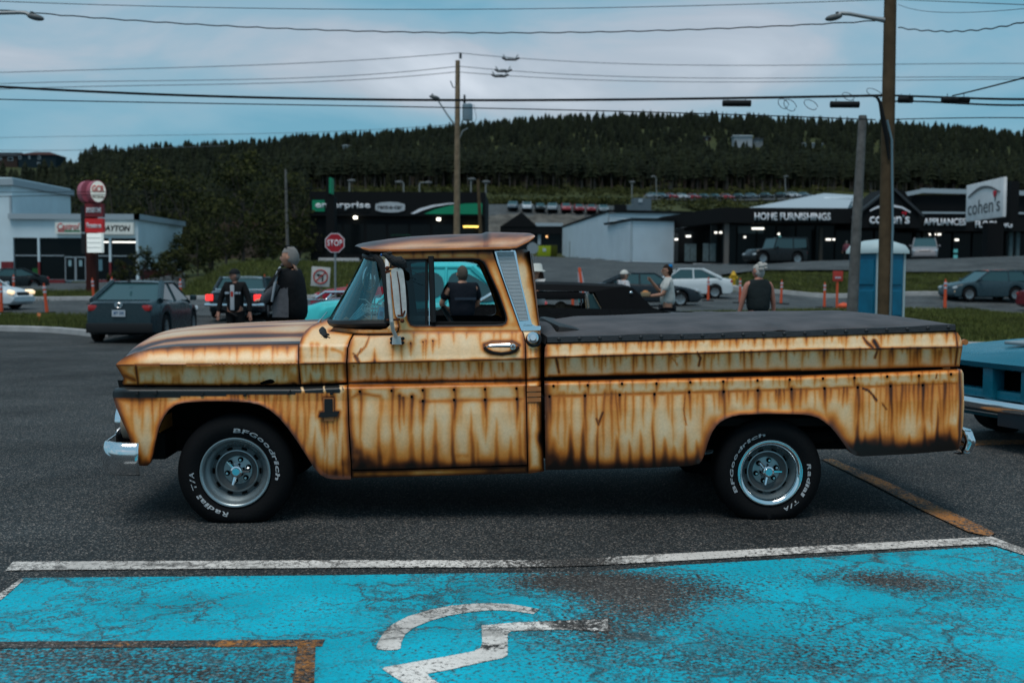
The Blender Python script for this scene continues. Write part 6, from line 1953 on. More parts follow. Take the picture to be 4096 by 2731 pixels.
# roofs with pale edges
mb = MB(); mb.add([(PX(3010,D4),D4 + 3,BZ(820,D4)),(PX(3410,D4),D4 + 3,BZ(833,D4)),(PX(3410,D4 + 18),D4 + 18,BZ(778,D4) + 1.4),(PX(3290,D4 + 18),D4 + 18,BZ(770,D4) + 1.4)],[(0,1,2,3)])
mb.build('roof',M_CAPT,st,smooth=False)
sidewall('siding',(PX(3290,139),139),(PX(3500,139),139),BZ(834,D4),PZ(0,772,139),PZ(0,774,139),st,.45)
mb = MB(); mb.add([(PX(3010,135),135,PZ(0,822,135)),(PX(3290,139.2),139.2,PZ(0,829,139.2)),(PX(3290,139.2),139.2,PZ(0,772,139.2))],[(0,1,2)])
mb.build('roof_end',M_SID,st,smooth=False)
capline([(PX(3570,D4),D4 + .8,BZ(778,D4)),(PX(3692,D4),D4 + .6,BZ(753,D4))],.4,.45,M_CAPT,'roof_edge',st)
capline([(PX(3692,D4),D4 + .6,BZ(753,D4)),(PX(4700,D4),D4 + .6,BZ(772,D4))],.4,.5,M_CAPT,'roof_edge',st)
# lettering
def sgn(txt,uc,vc,u0,u1,h,m=M_WL,dy=-.1,**kw):
 return letters('sign_lettering',txt,m,st,(PX(uc,D4),D4 + dy - .05,BZ(vc,D4)),width=PX(u1,D4) - PX(u0,D4),height=h / F_PX * D4,extrude=.12,**kw)
sgn('HOME FURNISHINGS',3164,861,3013,3316,30,offset=.02)
sgn('cohen\'s',3540,868,3461,3620,44,dy=-.95,offset=.02)
sgn('APPLIANCES',3770,879,3687,3855,28,offset=.02)
sgn('FLOORING',3966,888,3895,4042,27,offset=.02)
def arcstrip(pts,w,m,nm,par,loc=None):
 mb = MB(); pts = [Vector(p) for p in pts]
 vs = []
 for i,p in enumerate(pts):
  t = (pts[min(i + 1,len(pts) - 1)] - pts[max(i - 1,0)]).normalized(); n = Vector((-t.z,0,t.x)); k = w * (0.35 + .65 * sin(pi * (i + .6) / (len(pts) + .2)))
  vs += [tuple(p + n * k),tuple(p - n * k),tuple(p - n * k + Vector((0,-.06,0))),tuple(p + n * k + Vector((0,-.06,0)))]
 for i in range(len(pts) - 1):
  mb.add([],[])
 o_ = len(mb.v); mb.v += vs
 for i in range(len(pts) - 1):
  for a,b in ((0,1),(1,2),(2,3),(3,0)): mb.f.append((i * 4 + a,i * 4 + b,i * 4 + 4 + b,i * 4 + 4 + a)); mb.mi.append(0)
 return mb.build(nm,m,par,smooth=False)
arcstrip([(PX(u,D4),D4 - 1.0,BZ(v,D4)) for u,v in ((3462,838),(3490,824),(3520,817),(3550,817),(3590,825),(3622,843))],.12,M_WL,'sign_arc',st)
def heart(c,s,m,par,yoff=0):
 mb = MB(); q = []
 for i in range(24):
  t = 2 * pi * i / 24
  q.append((c[0] + s * 16 * sin(t) ** 3 / 16,c[2] + s * (13 * cos(t) - 5 * cos(2 * t) - 2 * cos(3 * t) - cos(4 * t)) / 16))
 mb.prism(q,c[1],c[1] + .05); return mb.build('heart',m,par,smooth=False)
M_HEART = mat('heart_red',(0.55,0.01,0.03),0.5)
heart((PX(3597,D4),D4 - 1.12,BZ(848,D4)),.27,M_HEART,st)
# lights inside the shop
for u,v,w in ((3050,905,50),(2775,936,20),(2718,947,12),(2735,947,12),(2878,922,11),(2898,922,11),(3338,948,20),(3360,948,10),(3762,925,28),(3790,925,14),(3862,947,16),(3135,927,8),(2997,940,8)):
 f4('ceiling_light',u - w / 2,u + w / 2,v - 3.5,v + 3.5,M_LAMPW,2.7 if u > 2860 else (4.2 if u > 2760 else 6),.05)
f4('display',3136,3146,934,962,mat('display_teal',(0.1,0.3,0.33),.5,emit=(.1,.4,.42),estr=.4),2.8,.05)
for v in (985,1008): f4('display',3852,3868,v,v + 14,mat('display_teal',(0,0,0)),2.8,.05)
# white clapboard wings
zb4 = zg - .5
q0 = (PX(2524,127),127.0); q1 = (PX(2692,131),131.0)
sidewall('siding',q0,q1,zb4,PZ(0,866,127),PZ(0,868,131),st)
q2 = (PX(2429,139),139.0)
sidewall('siding',q2,q0,zb4,PZ(0,884,139),PZ(0,866,127),st)
q3 = (PX(2250,176),176.0); q4 = (PX(2433,141),141.0)
sidewall('siding',q3,q4,zb4,PZ(0,895,176),PZ(0,834,141),st)
sidewall('siding',q4,(PX(2760,146),146.0),zb4,PZ(0,834,141),PZ(0,838,146),st)
mb = MB(); mb.add([(q0[0],q0[1],PZ(0,866,127)),(q1[0],q1[1],PZ(0,868,131)),(PX(2760,145),145,PZ(0,868,131)),(q2[0],q2[1],PZ(0,884,139))],[(0,1,2,3)])
mb.build('roof',M_BLK,st,smooth=False)
capline([(q2[0] - .3,q2[1],PZ(0,884,139)),(q0[0],q0[1] - .2,PZ(0,864,127)),(q1[0],q1[1] - .2,PZ(0,866,131))],.3,.22,M_BLK,'roof_trim',st)
capline([(q3[0],q3[1],PZ(0,895,176)),(q4[0],q4[1] - .2,PZ(0,832,141)),(PX(2760,146),145.8,PZ(0,836,146))],.3,.28,M_BLK,'roof_trim',st)
mb = MB(); mb.tube([(q0[0],q0[1] - .05,zb4),(q0[0],q0[1] - .05,PZ(0,868,127))],.12,6); mb.build('corner_post',M_CAPT,st)
for u,v,w,h in ((2280,955,5,70),(2359,960,6,68)):
 d_ = 176 - 35 * (u - 2250) / 183; wallbox('downpipe',PX(u - w,d_),PX(u + w,d_),d_ - 1.2,d_ - .9,PZ(0,v + h,d_),PZ(0,v,d_),mat('pipe_dark',(.06,.065,.07)),st)
# far low wing with black gable, rooftop units
d5 = 178.0
o = thing('gable_annex','small black gabled annex behind the white clapboard wing','building')
def f5(nm,u0,u1,va,vb,m,dy=0,th=4): return wallbox(nm,PX(u0,d5),PX(u1,d5),d5 + dy,d5 + dy + th,BZ(vb,d5),BZ(va,d5),m,o)
f5('wall',2005,2250,935,1040,M_DGLASS); f5('canopy',2000,2250,905,935,M_BLK,-.6,5)
mb = MB(); mb.prism([(PX(u,d5),BZ(v,d5)) for u,v in ((2000,908),(2085,850),(2150,908))],d5 - .7,d5 + 4); mb.build('roof',M_BLK,o,smooth=False)
f5('roof_edge',2140,2250,892,905,M_CAPT,-.7,.3)
f5('wall_lamp',2182,2190,942,950,mat('lit_amber',(1,.5,.2),.5,emit=(1,.5,.2),estr=1.2),-.3,.2); f5('column',2150,2162,938,1000,M_CAPT,-.2,.2)
o = thing('rooftop_unit','grey rooftop air handling box on the clapboard wing','roof unit')
wallbox('body',PX(2530,150),PX(2602,150),150,153,PZ(0,834,150),PZ(0,780,150),mat('unit_grey',(.10,.13,.15),.6),o,.05)
wallbox('duct',PX(2505,150),PX(2530,150),150,152,PZ(0,834,150),PZ(0,806,150),mat('unit_grey',(0,0,0)),o,.05)
wallbox('vent',PX(2550,150),PX(2566,150),149.9,150,PZ(0,796,150),PZ(0,783,150),M_CAPT,o)
o = thing('rooftop_unit','low dark rooftop box left of the grey air handler','roof unit')
wallbox('body',PX(2458,150),PX(2500,150),150,152,PZ(0,834,150),PZ(0,805,150),M_BLK,o,.05)
wallbox('base',PX(2462,150),PX(2496,150),149.8,152,PZ(0,836,150),PZ(0,832,150),M_CAPT,o)
# rough stone bank under the upper car lot
mb = MB(); vs = []
for i in range(30):
 for j in range(8):
  u = 1930 + i * 14; t = j / 7; d_ = 186 + 9 * t
  vs.append((PX(u,d_) ,d_ + float(vnoise(i * .9,j * 1.1,3)) * 1.2,PZ(0,945 - 92 * t,d_) + float(vnoise(i * .8,j,8)) * .5))
mb.grid(vs,30,8); o = mb.build('stone_bank',mat('bank_stone',(0.10,0.095,0.085),0.9,var=.4,vscale=.6,bump=.6,bscale=2),None); o['kind'] = 'structure'
# ---- big white billboard on its black post
d6 = 90.0; k6 = d6 / F_PX
bb = thing('pylon_sign','white cohen\'s billboard angled on a thick black post by the road','sign')
gz = float(terr(PX(3980,d6),d6))
wallbox('post',PX(3945,d6),PX(4010,d6),d6,d6 + 1.0,gz - .2,PZ(0,870,d6),M_BLK,bb)
A0 = P(3870,815,92.0); A1 = P(4020,788,84.0)
cx6 = (A0 + A1) / 2; ang = atan2(A1[1] - A0[1],A1[0] - A0[0]); L6 = float(np.hypot(A1[0] - A0[0],A1[1] - A0[1])); H6 = 148 * k6
pn = MB().box((0,0,0),(L6,.25,H6)).build('panel',mat('billboard_face',(0.72,0.70,0.70),0.5,var=.12,vscale=.8),bb,bevel=.05); pn.location = tuple(cx6); pn.rotation_euler = (0,0,ang)
wallbox('rear_box',PX(4022,d6),PX(4056,d6),d6 - .5,d6 + 2,PZ(0,868,d6),PZ(0,705,d6),M_BLK,bb)
letters('sign_lettering','cohen\'s',mat('ink_dark_grey',(.05,.055,.06),.5),pn,(0,-.14,-H6 * .14),width=L6 * .86,height=H6 * .40)
arcstrip([(-.42 * L6 + .84 * L6 * i / 10,-.14,H6 * (.13 + .22 * sin(pi * (i + .4) / 10.6))) for i in range(11)],.10,mat('arc_grey',(.10,.105,.11),.5),'sign_arc',pn)
heart((.31 * L6,-.24,H6 * .12),.30,M_HEART,pn)
# ---- houses on the hill
def house(label,u0,u1,v0,v1,d,wm,rm,wins,roofh=14,hip=True):
 h = thing('house',label,'house',(0,0,0),0,'houses on the hillside')
 k = d / F_PX; zb,zt = BZ(v1,d) - 4,BZ(v0,d)
 x0,x1 = PX(u0,d),PX(u1,d); D_ = min(12,(x1 - x0) * .7)
 wallbox('wall',x0,x1,d,d + D_,zb,zt,wm,h)
 mb = MB(); o_ = .5; rh = roofh * k; ins = (x1 - x0) * (.3 if hip else 0.0)
 mb.add([(x0 - o_,d - o_,zt),(x1 + o_,d - o_,zt),(x1 + o_,d + D_ + o_,zt),(x0 - o_,d + D_ + o_,zt),(x0 + ins,d + D_ / 2,zt + rh),(x1 - ins,d + D_ / 2,zt + rh)],[(0,1,5,4),(1,2,5),(2,3,4,5),(3,0,4),(3,2,1,0)])
 mb.build('roof',rm,h,smooth=False)
 for (a,b,c,e) in wins:
  f = wallbox('window',PX(a,d),PX(b,d),d - .12,d - .02,BZ(e,d),BZ(c,d),M_FRAMEW,h)
  wallbox('pane',PX(a,d) + .2,PX(b,d) - .2,d - .2,d - .1,BZ(e,d) + .2,BZ(c,d) - .2,M_DGLASS,f)
 return h
M_BRN = mat('house_brown',(0.045,0.030,0.026),0.8); M_RFD = mat('roof_dark',(0.020,0.024,0.028),0.8)
house('dark teal hip roofed house on the left hillside',82,232,630,685,440,mat('house_teal',(0.010,0.022,0.030),0.8),mat('roof_maroon',(0.055,0.022,0.018),0.8),((84,95,634,647),(123,130,634,646),(160,171,633,648),(158,169,659,667)),17)
house('brown gabled house at the left edge of the hillside',-60,78,636,690,445,M_BRN,M_RFD,((6,16,641,651),(40,62,640,654)),20,False)
M_HW = mat('house_white',(0.30,0.33,0.36),0.7)
house('large white two storey house high on the wooded hill',2928,3000,540,590,474,M_HW,M_CAPT,((2945,2952,548,554),(2972,2980,548,554),(2960,2968,566,572)),6,False)
house('small white house attached below the large one on the hill',3004,3042,552,588,476,mat('house_pale',(.17,.19,.20),.7),M_RFD,((3018,3024,560,566),),7)
house('white bungalow behind trees on the right of the hill',3204,3282,568,590,480,M_HW,M_CAPT,((3240,3250,574,582),),5,False)
house('white roofed house half hidden on the left of the hill',1310,1412,586,608,512,M_HW,M_CAPT,((1340,1350,592,600),),6)
house('tan house barely showing left of the large white one',2806,2836,545,564,500,M_BRN,M_RFD,((2815,2822,550,556),),5)
house('brick bungalow with a maroon roof behind the roadside trees',880,1062,930,1040,140,mat('brick_tan',(0.085,0.065,0.055),0.9,var=.2),mat('roof_maroon',(0,0,0)),((940,960,950,985),),38,False)
# ---- poles, lamps, wires
M_POLE = mat('pole_wood',(0.085,0.058,0.034),0.85,var=.3,vscale=3,bump=.4,bscale=25)
M_POLEG = mat('pole_grey_wood',(0.13,0.125,0.12),0.9,var=.3,vscale=5,bump=.4,bscale=20)
M_POLET = mat('pole_tan_wood',(0.20,0.145,0.095),0.85,var=.25,vscale=5,bump=.3,bscale=20)
M_GALV = mat('galvanised',(0.26,0.28,0.29),0.5,0.5); M_WIRE = mat('cable_black',(0.012,0.013,0.014),0.6); M_WIREG = mat('wire_grey',(0.09,0.10,0.11),0.6)
def pole(label,ub,ut,vt,d,r0,r1,m,group=None):
 t = thing('utility_pole',label,'utility pole',tuple(G(ub / K,d)),0,group)
 b = t.location; top = Vector(P(ut,vt,d)) - b
 MB().tube([(0,0,-.4),tuple(top * .5),tuple(top)],[r0,(r0 + r1) / 2,r1],14).build('post',m,t)
 return t
def loc(t,u,v,d): return Vector(P(u,v,d)) - t.location
def lamp_arm(t,pts,d,head,r=.05,hs=1.0):
 a = MB(); a.tube([loc(t,u,v,d) for u,v in pts],[r * 1.5] + [r] * (len(pts) - 1),8); arm = a.build('lamp_arm',M_GALV,t)
 h = MB(); c = loc(t,head[0],head[1],d); h.sphere((0,0,0),1,14,8,sc=(.34 * hs,.16 * hs,.12 * hs)); h.box((.16 * hs * head[2],0,.13 * hs),(.10 * hs,.10 * hs,.10 * hs))
 o = h.build('lamp_head',mat('lamp_grey',(.10,.11,.115),.5),t); o.location = c; o.rotation_euler = (0,radians(-12) * head[2],0)
P1 = pole('tall brown wooden pole with a street lamp, crossing in front of the portable toilet',3543,3566,-260,27,.175,.135,M_POLE,'utility poles by the road')
lamp_arm(P1,[(3550,84),(3480,72),(3400,57),(3365,54),(3345,66)],27,(3335,71,1),.045,.62)
mb = MB(); mb.tube([loc(P1,3561,1270,26.8),loc(P1,3571,900,26.8),loc(P1,3567,560,26.8),loc(P1,3548,480,26.8)],.028,8); mb.build('conduit',mat('conduit_blue',(.12,.20,.24),.5),P1)
mb = MB(); mb.tube([loc(P1,3505,385,26.7),loc(P1,3520,410,26.7),loc(P1,3533,480,26.7),loc(P1,3548,560,26.8),loc(P1,3556,640,26.8)],[.03,.04,.06,.05,.02],8); mb.build('cable_drop',M_WIRE,P1)
P2 = pole('grey weathered pole leaning in front of the portable toilet',3408,3451,463,30,.155,.105,M_POLEG,'utility poles by the road')
P3 = pole('slim tan pole with a grey transformer can in the middle of the street',1826,1831,243,60,.19,.12,M_POLET,'utility poles by the road')
tcan = MB().lathe([(0,0),(.26,0),(.27,.05),(.27,.80),(.22,.86),(0,.88)],(0,0,0),24,'Z').build('transformer',mat('transformer_grey',(.22,.28,.32),.4,.3),P3); tcan.location = loc(P3,1870,482,60) - Vector((0,0,0))
MB().tube([loc(P3,1858,414,60),loc(P3,1858,380,60)],[.07,.05],8).build('bushing',M_WIRE,P3)
lamp_arm(P3,[(1829,515),(1790,460),(1752,402)],60,(1738,390,-1),.04,.85)
MB().tube([loc(P3,1842,235,60),loc(P3,1842,212,60)],.07,8).build('insulator',M_WIREG,P3)
mb = MB(); mb.tube([loc(P3,1836,560,60),loc(P3,1850,525,60),loc(P3,1872,512,60)],.03,6); mb.tube([loc(P3,1802,325,60),loc(P3,1812,350,60),loc(P3,1824,352,60)],.03,6)
mb.tube([loc(P3,1895,420,60),loc(P3,1906,470,60),loc(P3,1897,500,60)],.015,6); mb.build('bracket',M_GALV,P3)
P4 = pole('thin grey pole standing behind the man in the grey and black jacket',1152,1142,678,100,.16,.10,M_POLEG,'utility poles by the road')
P5 = pole('short brown pole at the right corner of the black rental office',1928,1912,718,98,.18,.13,M_POLE,'utility poles by the road')
for lb,u,vt,vb,d in (('thin white mast standing on the left skyline',844,566,618,520),('slim pole on the wooded ridge left of centre',365,588,630,500),('short pole among the ridge trees left of the tall white mast',707,590,620,520),
             ('grey pole on the hill right of the tan utility pole',2216,540,580,560),('pole beside the large white hillside house',3132,552,635,540),('faint pole high on the right of the wooded hill',3824,530,590,560),
             ('faint pole above the furniture store, left of the leaning pole',3508,545,590,560),('dark pole on the hill above the rental office',1755,535,580,560)):
 p_ = pole(lb,u,u,vt,d,.5,.35,M_POLEG,'poles on the wooded hill')
M_LAMPG = mat('street_lamp_grey',(.20,.21,.21),.6)
def street_lamp(label,u,vt,vb,d,side,hook=24):
 t = thing('street_lamp',label,'street lamp',tuple(G(u / K,d)),0,'street lamps round the upper car lots')
 MB().tube([(0,0,-1),tuple(loc(t,u,vt + 8,d)),tuple(loc(t,u + side * 4,vt + 1,d)),tuple(loc(t,u + side * hook,vt,d))],[.13,.12,.10,.08],8).build('post',M_LAMPG,t)
 o = MB().sphere((0,0,0),1,10,6,sc=(.7,.3,.25)).build('lamp_head',mat('lamp_grey',(0,0,0)),t); o.location = loc(t,u + side * hook,vt + 1,d)
for a in (('hooked street lamp left of the rental office sign',1398,722,770,190,1,8),('street lamp over the rental office, arm to the left',1614,728,770,190,-1,18),('street lamp with a long arm right of the other two over the rental office',1678,730,770,190,1,34),
          ('straight lamp post just right of the tan pole',1884,716,790,190,1,3),('tall lamp post at the left end of the upper car row',2624,706,790,285,-1,10),('lamp post between the two rows of parked cars',2527,728,800,250,1,2),('lamp post by the dark pole right of the rental office',1943,727,840,190,1,2),('distant lamp post above the furniture store lettering',3140,705,780,300,1,4)):
 street_lamp(*a)
# lamp coming in from the left
t = thing('street_lamp','street lamp arm reaching in at the top left corner','street lamp',tuple(G(-260 / K,27)),0)
MB().tube([(0,0,-.3),tuple(loc(t,-262,-80,27))],[.17,.13],12).build('post',M_POLE,t)
lamp_arm(t,[(-255,66),(-60,58),(0,53),(80,51),(100,52),(118,60)],27,(142,70,-1),.045,.62)
def wire(label,pts,r,m=M_WIRE,wob=0.0,group='overhead lines across the street'):
 """line through (u, v, distance) points, smoothed into one hanging curve"""
 A = np.array([P(u,v,d) for u,v,d in pts])
 t = np.r_[0,np.cumsum(np.linalg.norm(np.diff(A,axis=0),axis=1))]
 n = 90; T = np.linspace(0,t[-1],n)
 if len(pts) >= 3:
  deg = min(len(pts) - 1,3); C = [np.polyfit(t,A[:,i],deg if i == 2 else min(deg,2)) for i in range(3)]
  Q = np.stack([np.polyval(c,T) for c in C],-1)
 else: Q = np.stack([np.interp(T,t,A[:,i]) for i in range(3)],-1)
 if wob: Q[:,2] += wob * np.sin(T * 9)
 o = MB().tube([tuple(q) for q in Q],r,6).build('power_line',m)
 return tag(o,label,'overhead line',group)
wire('thick black cable bundle crossing above the truck',[(-120,342,27),(0,346,27),(600,378,27.6),(1400,394,28),(2200,402,28),(2800,400,28),(3200,388,27.5),(3560,380,27)],.030)
wire('thinner black cable just under the thick bundle',[(-120,396,27),(0,398,27),(700,411,28),(1400,423,28),(2100,440,28),(2800,455,28),(3100,460,27.5),(3500,482,27)],.013)
wire('twisted service cable running under the lamp arm',[(-100,34,27),(0,37,27),(700,95,28),(1400,124,28),(2100,132,28),(2800,119,28),(3500,84,27)],.014,wob=.012)
wire('topmost thin line near the upper edge',[(-100,2,27),(0,6,27),(700,29,28),(1400,38,28),(2100,36,28),(2800,24,28),(3560,-2,27)],.009,M_WIREG)
wire('thick cable bundle continuing right of the tall pole',[(3560,382,27),(3750,390,26),(3920,394,24),(4200,397,22)],.024)
wire('cable under the bundle right of the tall pole',[(3560,405,27),(3750,410,26),(3900,417,24),(4200,417,22)],.020)
wire('twisted service cable right of the tall pole',[(3580,110,27),(3700,124,26),(3830,124,24),(4000,108,22),(4200,60,20)],.013,wob=.012)
wire('topmost line right of the tall pole',[(3560,-2,27),(3800,8,25),(4200,24,22)],.008,M_WIREG)
wire('slack thin wire right of the tall pole',[(3580,18,27),(3680,40,26),(3830,50,24),(4200,26,22)],.006,M_WIREG)
wire('cable rising steeply to the right edge',[(3810,384,25),(3950,350,22),(4200,285,19)],.015)
wire('low cable above the ridge right of the tall pole',[(3570,478,27),(3750,474,26),(4200,475,22)],.011)
for i,(a,b,c,e) in enumerate(((292,268,230,212),(338,318,290,265),(360,345,308,287))):
 wire(['highest','middle','lowest'][i] + ' grey line reaching the tan pole from the left',[(-120,a + 2,60),(0,a,60),(700,(a + c) / 2 + 10 - i * 2,60),(1400,c + 14,60),(1836,e,60)],.017,M_WIREG)
 wire(['highest','middle','lowest'][i] + ' grey line leaving the tan pole to the right',[(1836,e,60),(2080,e + 24,60),(2800,(257,308,322)[i],60),(3500,(264,316,330)[i],58),(4200,(253,308,315)[i],54)],.016,M_WIREG)
wire('faint line over the ridge at the left',[(-100,552,75),(0,552,75),(700,544,72),(1400,517,64),(1836,500,60)],.012,M_WIREG)
wire('lowest faint line over the left ridge',[(-100,600,90),(0,601,90),(450,598,90),(900,584,88)],.02,M_WIREG)
wire('line crossing in front of the tyre shop roof',[(-100,769,50),(0,768,50),(600,765,52),(1300,755,56)],.012)
wire('darker lower line crossing the tyre shop',[(-100,790,50),(0,788,50),(300,781,50),(700,772,52)],.014)
for i,(u,v,w,d) in enumerate(((2947,414,112,27.6),(3379,419,114,27.2),(3622,400,56,26.6),(3822,401,108,25))):
 k_ = d / F_PX; o = thing('splice_case',['black splice case hanging from the bundle, farthest left','black splice case just left of the tall pole','short black splice case just right of the tall pole','long black splice case on the bundle near the right edge'][i],'splice case',tuple(P(u,v,d)),0,'splice cases on the cable bundle')
 MB().cyl((0,0,0),13 * k_,w * k_,14,'X').build('case',M_WIRE,o,bevel=.01)
 MB().tube([(-.3 * w * k_,0,.05),(-.3 * w * k_,0,.14)],.008,6).tube([(.3 * w * k_,0,.05),(.3 * w * k_,0,.14)],.008,6).build('hanger',M_WIRE,o)
for i,(u,v,a,b) in enumerate(((3135,414,20,17),(3162,420,24,20),(3245,418,26,16),(3500,372,30,14),(3395,385,22,12))):
 c = P(u,v,27.3); k_ = 27.3 / F_PX
 o = MB().tube([(a * k_ * cos(t_),.02 * t_,b * k_ * sin(t_) - a * k_ * .4 * cos(t_)) for t_ in np.linspace(0,2 * pi,24)],.008,6,cap=False).build('cable_coil',M_WIRE); o.location = tuple(c)
 tag(o,['loose cable loop right of the left splice case','dropping cable loop beside the first loop','slanted cable loop under the bundle midway to the pole','cable loop at the tall pole','small cable loop above the second splice case'][i],'cable loop','cable loops on the bundle')
for i,(u,v) in enumerate(((2043,236),(2013,283),(2000,303))):
 k_ = 60 / F_PX; o = thing('line_switch',['line switch on the highest line','line switch on the middle line','line switch on the lowest line'][i] + ' right of the tan pole','line switch',tuple(P(u,v,60)),0,'line switches beside the tan pole')
 MB().tube([(-34 * k_,0,4 * k_),(-20 * k_,0,-4 * k_),(20 * k_,0,-4 * k_),(34 * k_,0,4 * k_)],.05,6).build('bar',M_WIRE,o)
 MB().tube([(-18 * k_,0,-2 * k_),(-30 * k_,0,16 * k_)],.03,6).tube([(18 * k_,0,-2 * k_),(28 * k_,0,16 * k_)],.03,6).tube([(-12 * k_,0,3 * k_),(12 * k_,0,3 * k_)],.03,6).build('horn',M_GALV,o)
# ================================================================= TREES
def leafmat(name,c1,c2):
 m,n,l,b = newmat(name)
 at = n.new('ShaderNodeAttribute'); at.attribute_name = 'tint'
 rp = n.new('ShaderNodeValToRGB'); e = rp.color_ramp.elements
 e[0].color = (*c1,1); e[1].color = (*c2,1)
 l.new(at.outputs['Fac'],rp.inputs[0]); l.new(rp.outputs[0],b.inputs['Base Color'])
 b.inputs['Roughness'].default_value = .85; b.inputs['Specular IOR Level'].default_value = .15
 return m
M_CON = leafmat('conifer_needles',(0.003,0.006,0.003),(0.013,0.018,0.007)); M_LEAF = leafmat('broad_leaves',(0.007,0.012,0.004),(0.070,0.072,0.018)); M_BARK = mat('bark',(0.075,0.062,0.055),.9)
def leafmesh(V,T,tint,m,name,tri=True):
 me = bpy.data.meshes.new(name); k = len(T)
 me.vertices.add(len(V)); me.loops.add(k * 3); me.polygons.add(k)
 me.vertices.foreach_set('co',np.asarray(V,np.float32).ravel()); me.loops.foreach_set('vertex_index',np.asarray(T,np.int32).ravel())
 me.polygons.foreach_set('loop_start',np.arange(0,k * 3,3)); me.polygons.foreach_set('loop_total',np.full(k,3))
 me.update(calc_edges=True)
 a = me.attributes.new('tint','FLOAT','POINT'); a.data.foreach_set('value',np.asarray(tint,np.float32))
 me.materials.append(m); return me
def conifer(rng,tiers=8,n=7,bare=0.0):
 """unit-height spruce: drooping ragged tiers"""
 V = []; T = []
 for k in range(tiers):
  t = bare + (1 - bare) * k / tiers; z = t; r = .27 * (1 - (t - bare) / (1 - bare)) ** .75 + .018
  if bare: r *= .8
  top = min(1.0,z + (1 - bare) * 1.9 / tiers); o = len(V)
  V.append((rng.normal(0,.006),rng.normal(0,.006),top))
  for j in range(n * 2):
   a = pi * j / n + rng.uniform(-.2,.2); rr = r * (rng.uniform(.75,1.25) if j % 2 == 0 else rng.uniform(.35,.6))
   V.append((rr * cos(a),rr * sin(a),z - (.03 if j % 2 == 0 else -.015)))
  for j in range(n * 2): T.append((o,o + 1 + j,o + 1 + (j + 1) % (n * 2)))
 return np.array(V),np.array(T)
def forest(name,pts,hs,protos,m,seed):
 rng = np.random.default_rng(seed); VV = []; TT = []; tt = []; off = 0
 for (x,y,z),h in zip(pts,hs):
  V,T = protos[rng.integers(len(protos))]
  a = rng.uniform(0,2 * pi); c,s = cos(a),sin(a); w = rng.uniform(.8,1.25)
  W_ = np.c_[(V[:,0] * c - V[:,1] * s) * h * w + x,(V[:,0] * s + V[:,1] * c) * h * w + y,V[:,2] * h + z]
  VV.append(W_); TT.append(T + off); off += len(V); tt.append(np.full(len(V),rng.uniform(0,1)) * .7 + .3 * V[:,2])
 me = leafmesh(np.vstack(VV),np.vstack(TT),np.concatenate(tt),m,name)
 o = bpy.data.objects.new(name,me); COL.objects.link(o); return tag(o,kind='stuff')
rng = np.random.default_rng(12)
PR = [conifer(rng,7,5) for _ in range(6)]; PRB = [conifer(rng,5,5,.5) for _ in range(4)]
def scatter(n,ufun,dfun,rng,keep=lambda u,d: True):
 out = []
 while len(out) < n:
  u,d = ufun(rng),dfun(rng)
  if keep(u,d):
   x = PX(u,d); out.append((x,d,float(0)))
 A = np.array(out); A[:,2] = terr(A[:,0],A[:,1]) - .3; return A
def clear(u,d):
 for (a,b,c,e) in ((60,250,400,439),(-80,100,400,439),(2925,3045,472,490),(3200,3285,478,492),(1305,1415,505,524),(2800,2838,495,510)):
  if a - 6 < u < b + 6 and c - 26 < d < e: return False
 if u < 330 and d > 345: return False
 return True
A = scatter(4600,lambda r: r.uniform(-500,4600),lambda r: 345 * (690 / 345) ** r.uniform(0,1),rng,clear)
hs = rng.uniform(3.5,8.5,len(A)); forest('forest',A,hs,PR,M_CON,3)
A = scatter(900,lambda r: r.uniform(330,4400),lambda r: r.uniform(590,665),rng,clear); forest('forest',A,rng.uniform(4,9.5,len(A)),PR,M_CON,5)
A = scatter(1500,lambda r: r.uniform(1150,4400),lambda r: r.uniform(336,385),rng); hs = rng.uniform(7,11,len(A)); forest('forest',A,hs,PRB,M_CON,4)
mb = MB()
for (x,y,z),h in zip(A,hs):
 if rng.random() < .8: mb.tube([(x,y,z - 1),(x + rng.normal(0,.5),y,z + h * .8)],[.15,.05],4,cap=False)
o = mb.build('trunks',mat('pale_trunk',(0.13,0.105,0.095),.9),None,smooth=False); tag(o,kind='stuff')
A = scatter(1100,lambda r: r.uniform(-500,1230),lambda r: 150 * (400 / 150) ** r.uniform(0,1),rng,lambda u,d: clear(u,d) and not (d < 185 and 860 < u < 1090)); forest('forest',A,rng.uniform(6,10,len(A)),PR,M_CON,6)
# scrub between the car rows
def shrubs(name,n,ufun,dfun,size,seed,m=M_LEAF,leaves=60):
 rng = np.random.default_rng(seed); A = scatter(n,ufun,dfun,rng); C = np.repeat(A,leaves,0); k = len(C)
 dirs = rng.normal(size=(k,3)); dirs /= np.linalg.norm(dirs,axis=1)[:,None]; R_ = size * np.repeat(rng.uniform(.5,1.2,n),leaves) * rng.uniform(.5,1,k)
 C = C + dirs * R_[:,None] * np.array([1.2,1.2,.8]) + np.array([0,0,size * .5])
 q = rng.normal(size=(k,3,3)) * size * .16
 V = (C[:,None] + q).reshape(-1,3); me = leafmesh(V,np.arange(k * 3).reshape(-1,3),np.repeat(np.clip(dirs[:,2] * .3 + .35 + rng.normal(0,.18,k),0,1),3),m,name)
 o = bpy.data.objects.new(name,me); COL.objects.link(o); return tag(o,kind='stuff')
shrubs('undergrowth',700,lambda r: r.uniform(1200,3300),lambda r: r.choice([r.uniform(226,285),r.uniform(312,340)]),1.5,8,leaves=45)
shrubs('undergrowth',160,lambda r: r.uniform(1990,2420),lambda r: r.uniform(226,236),1.4,18,leaves=40)
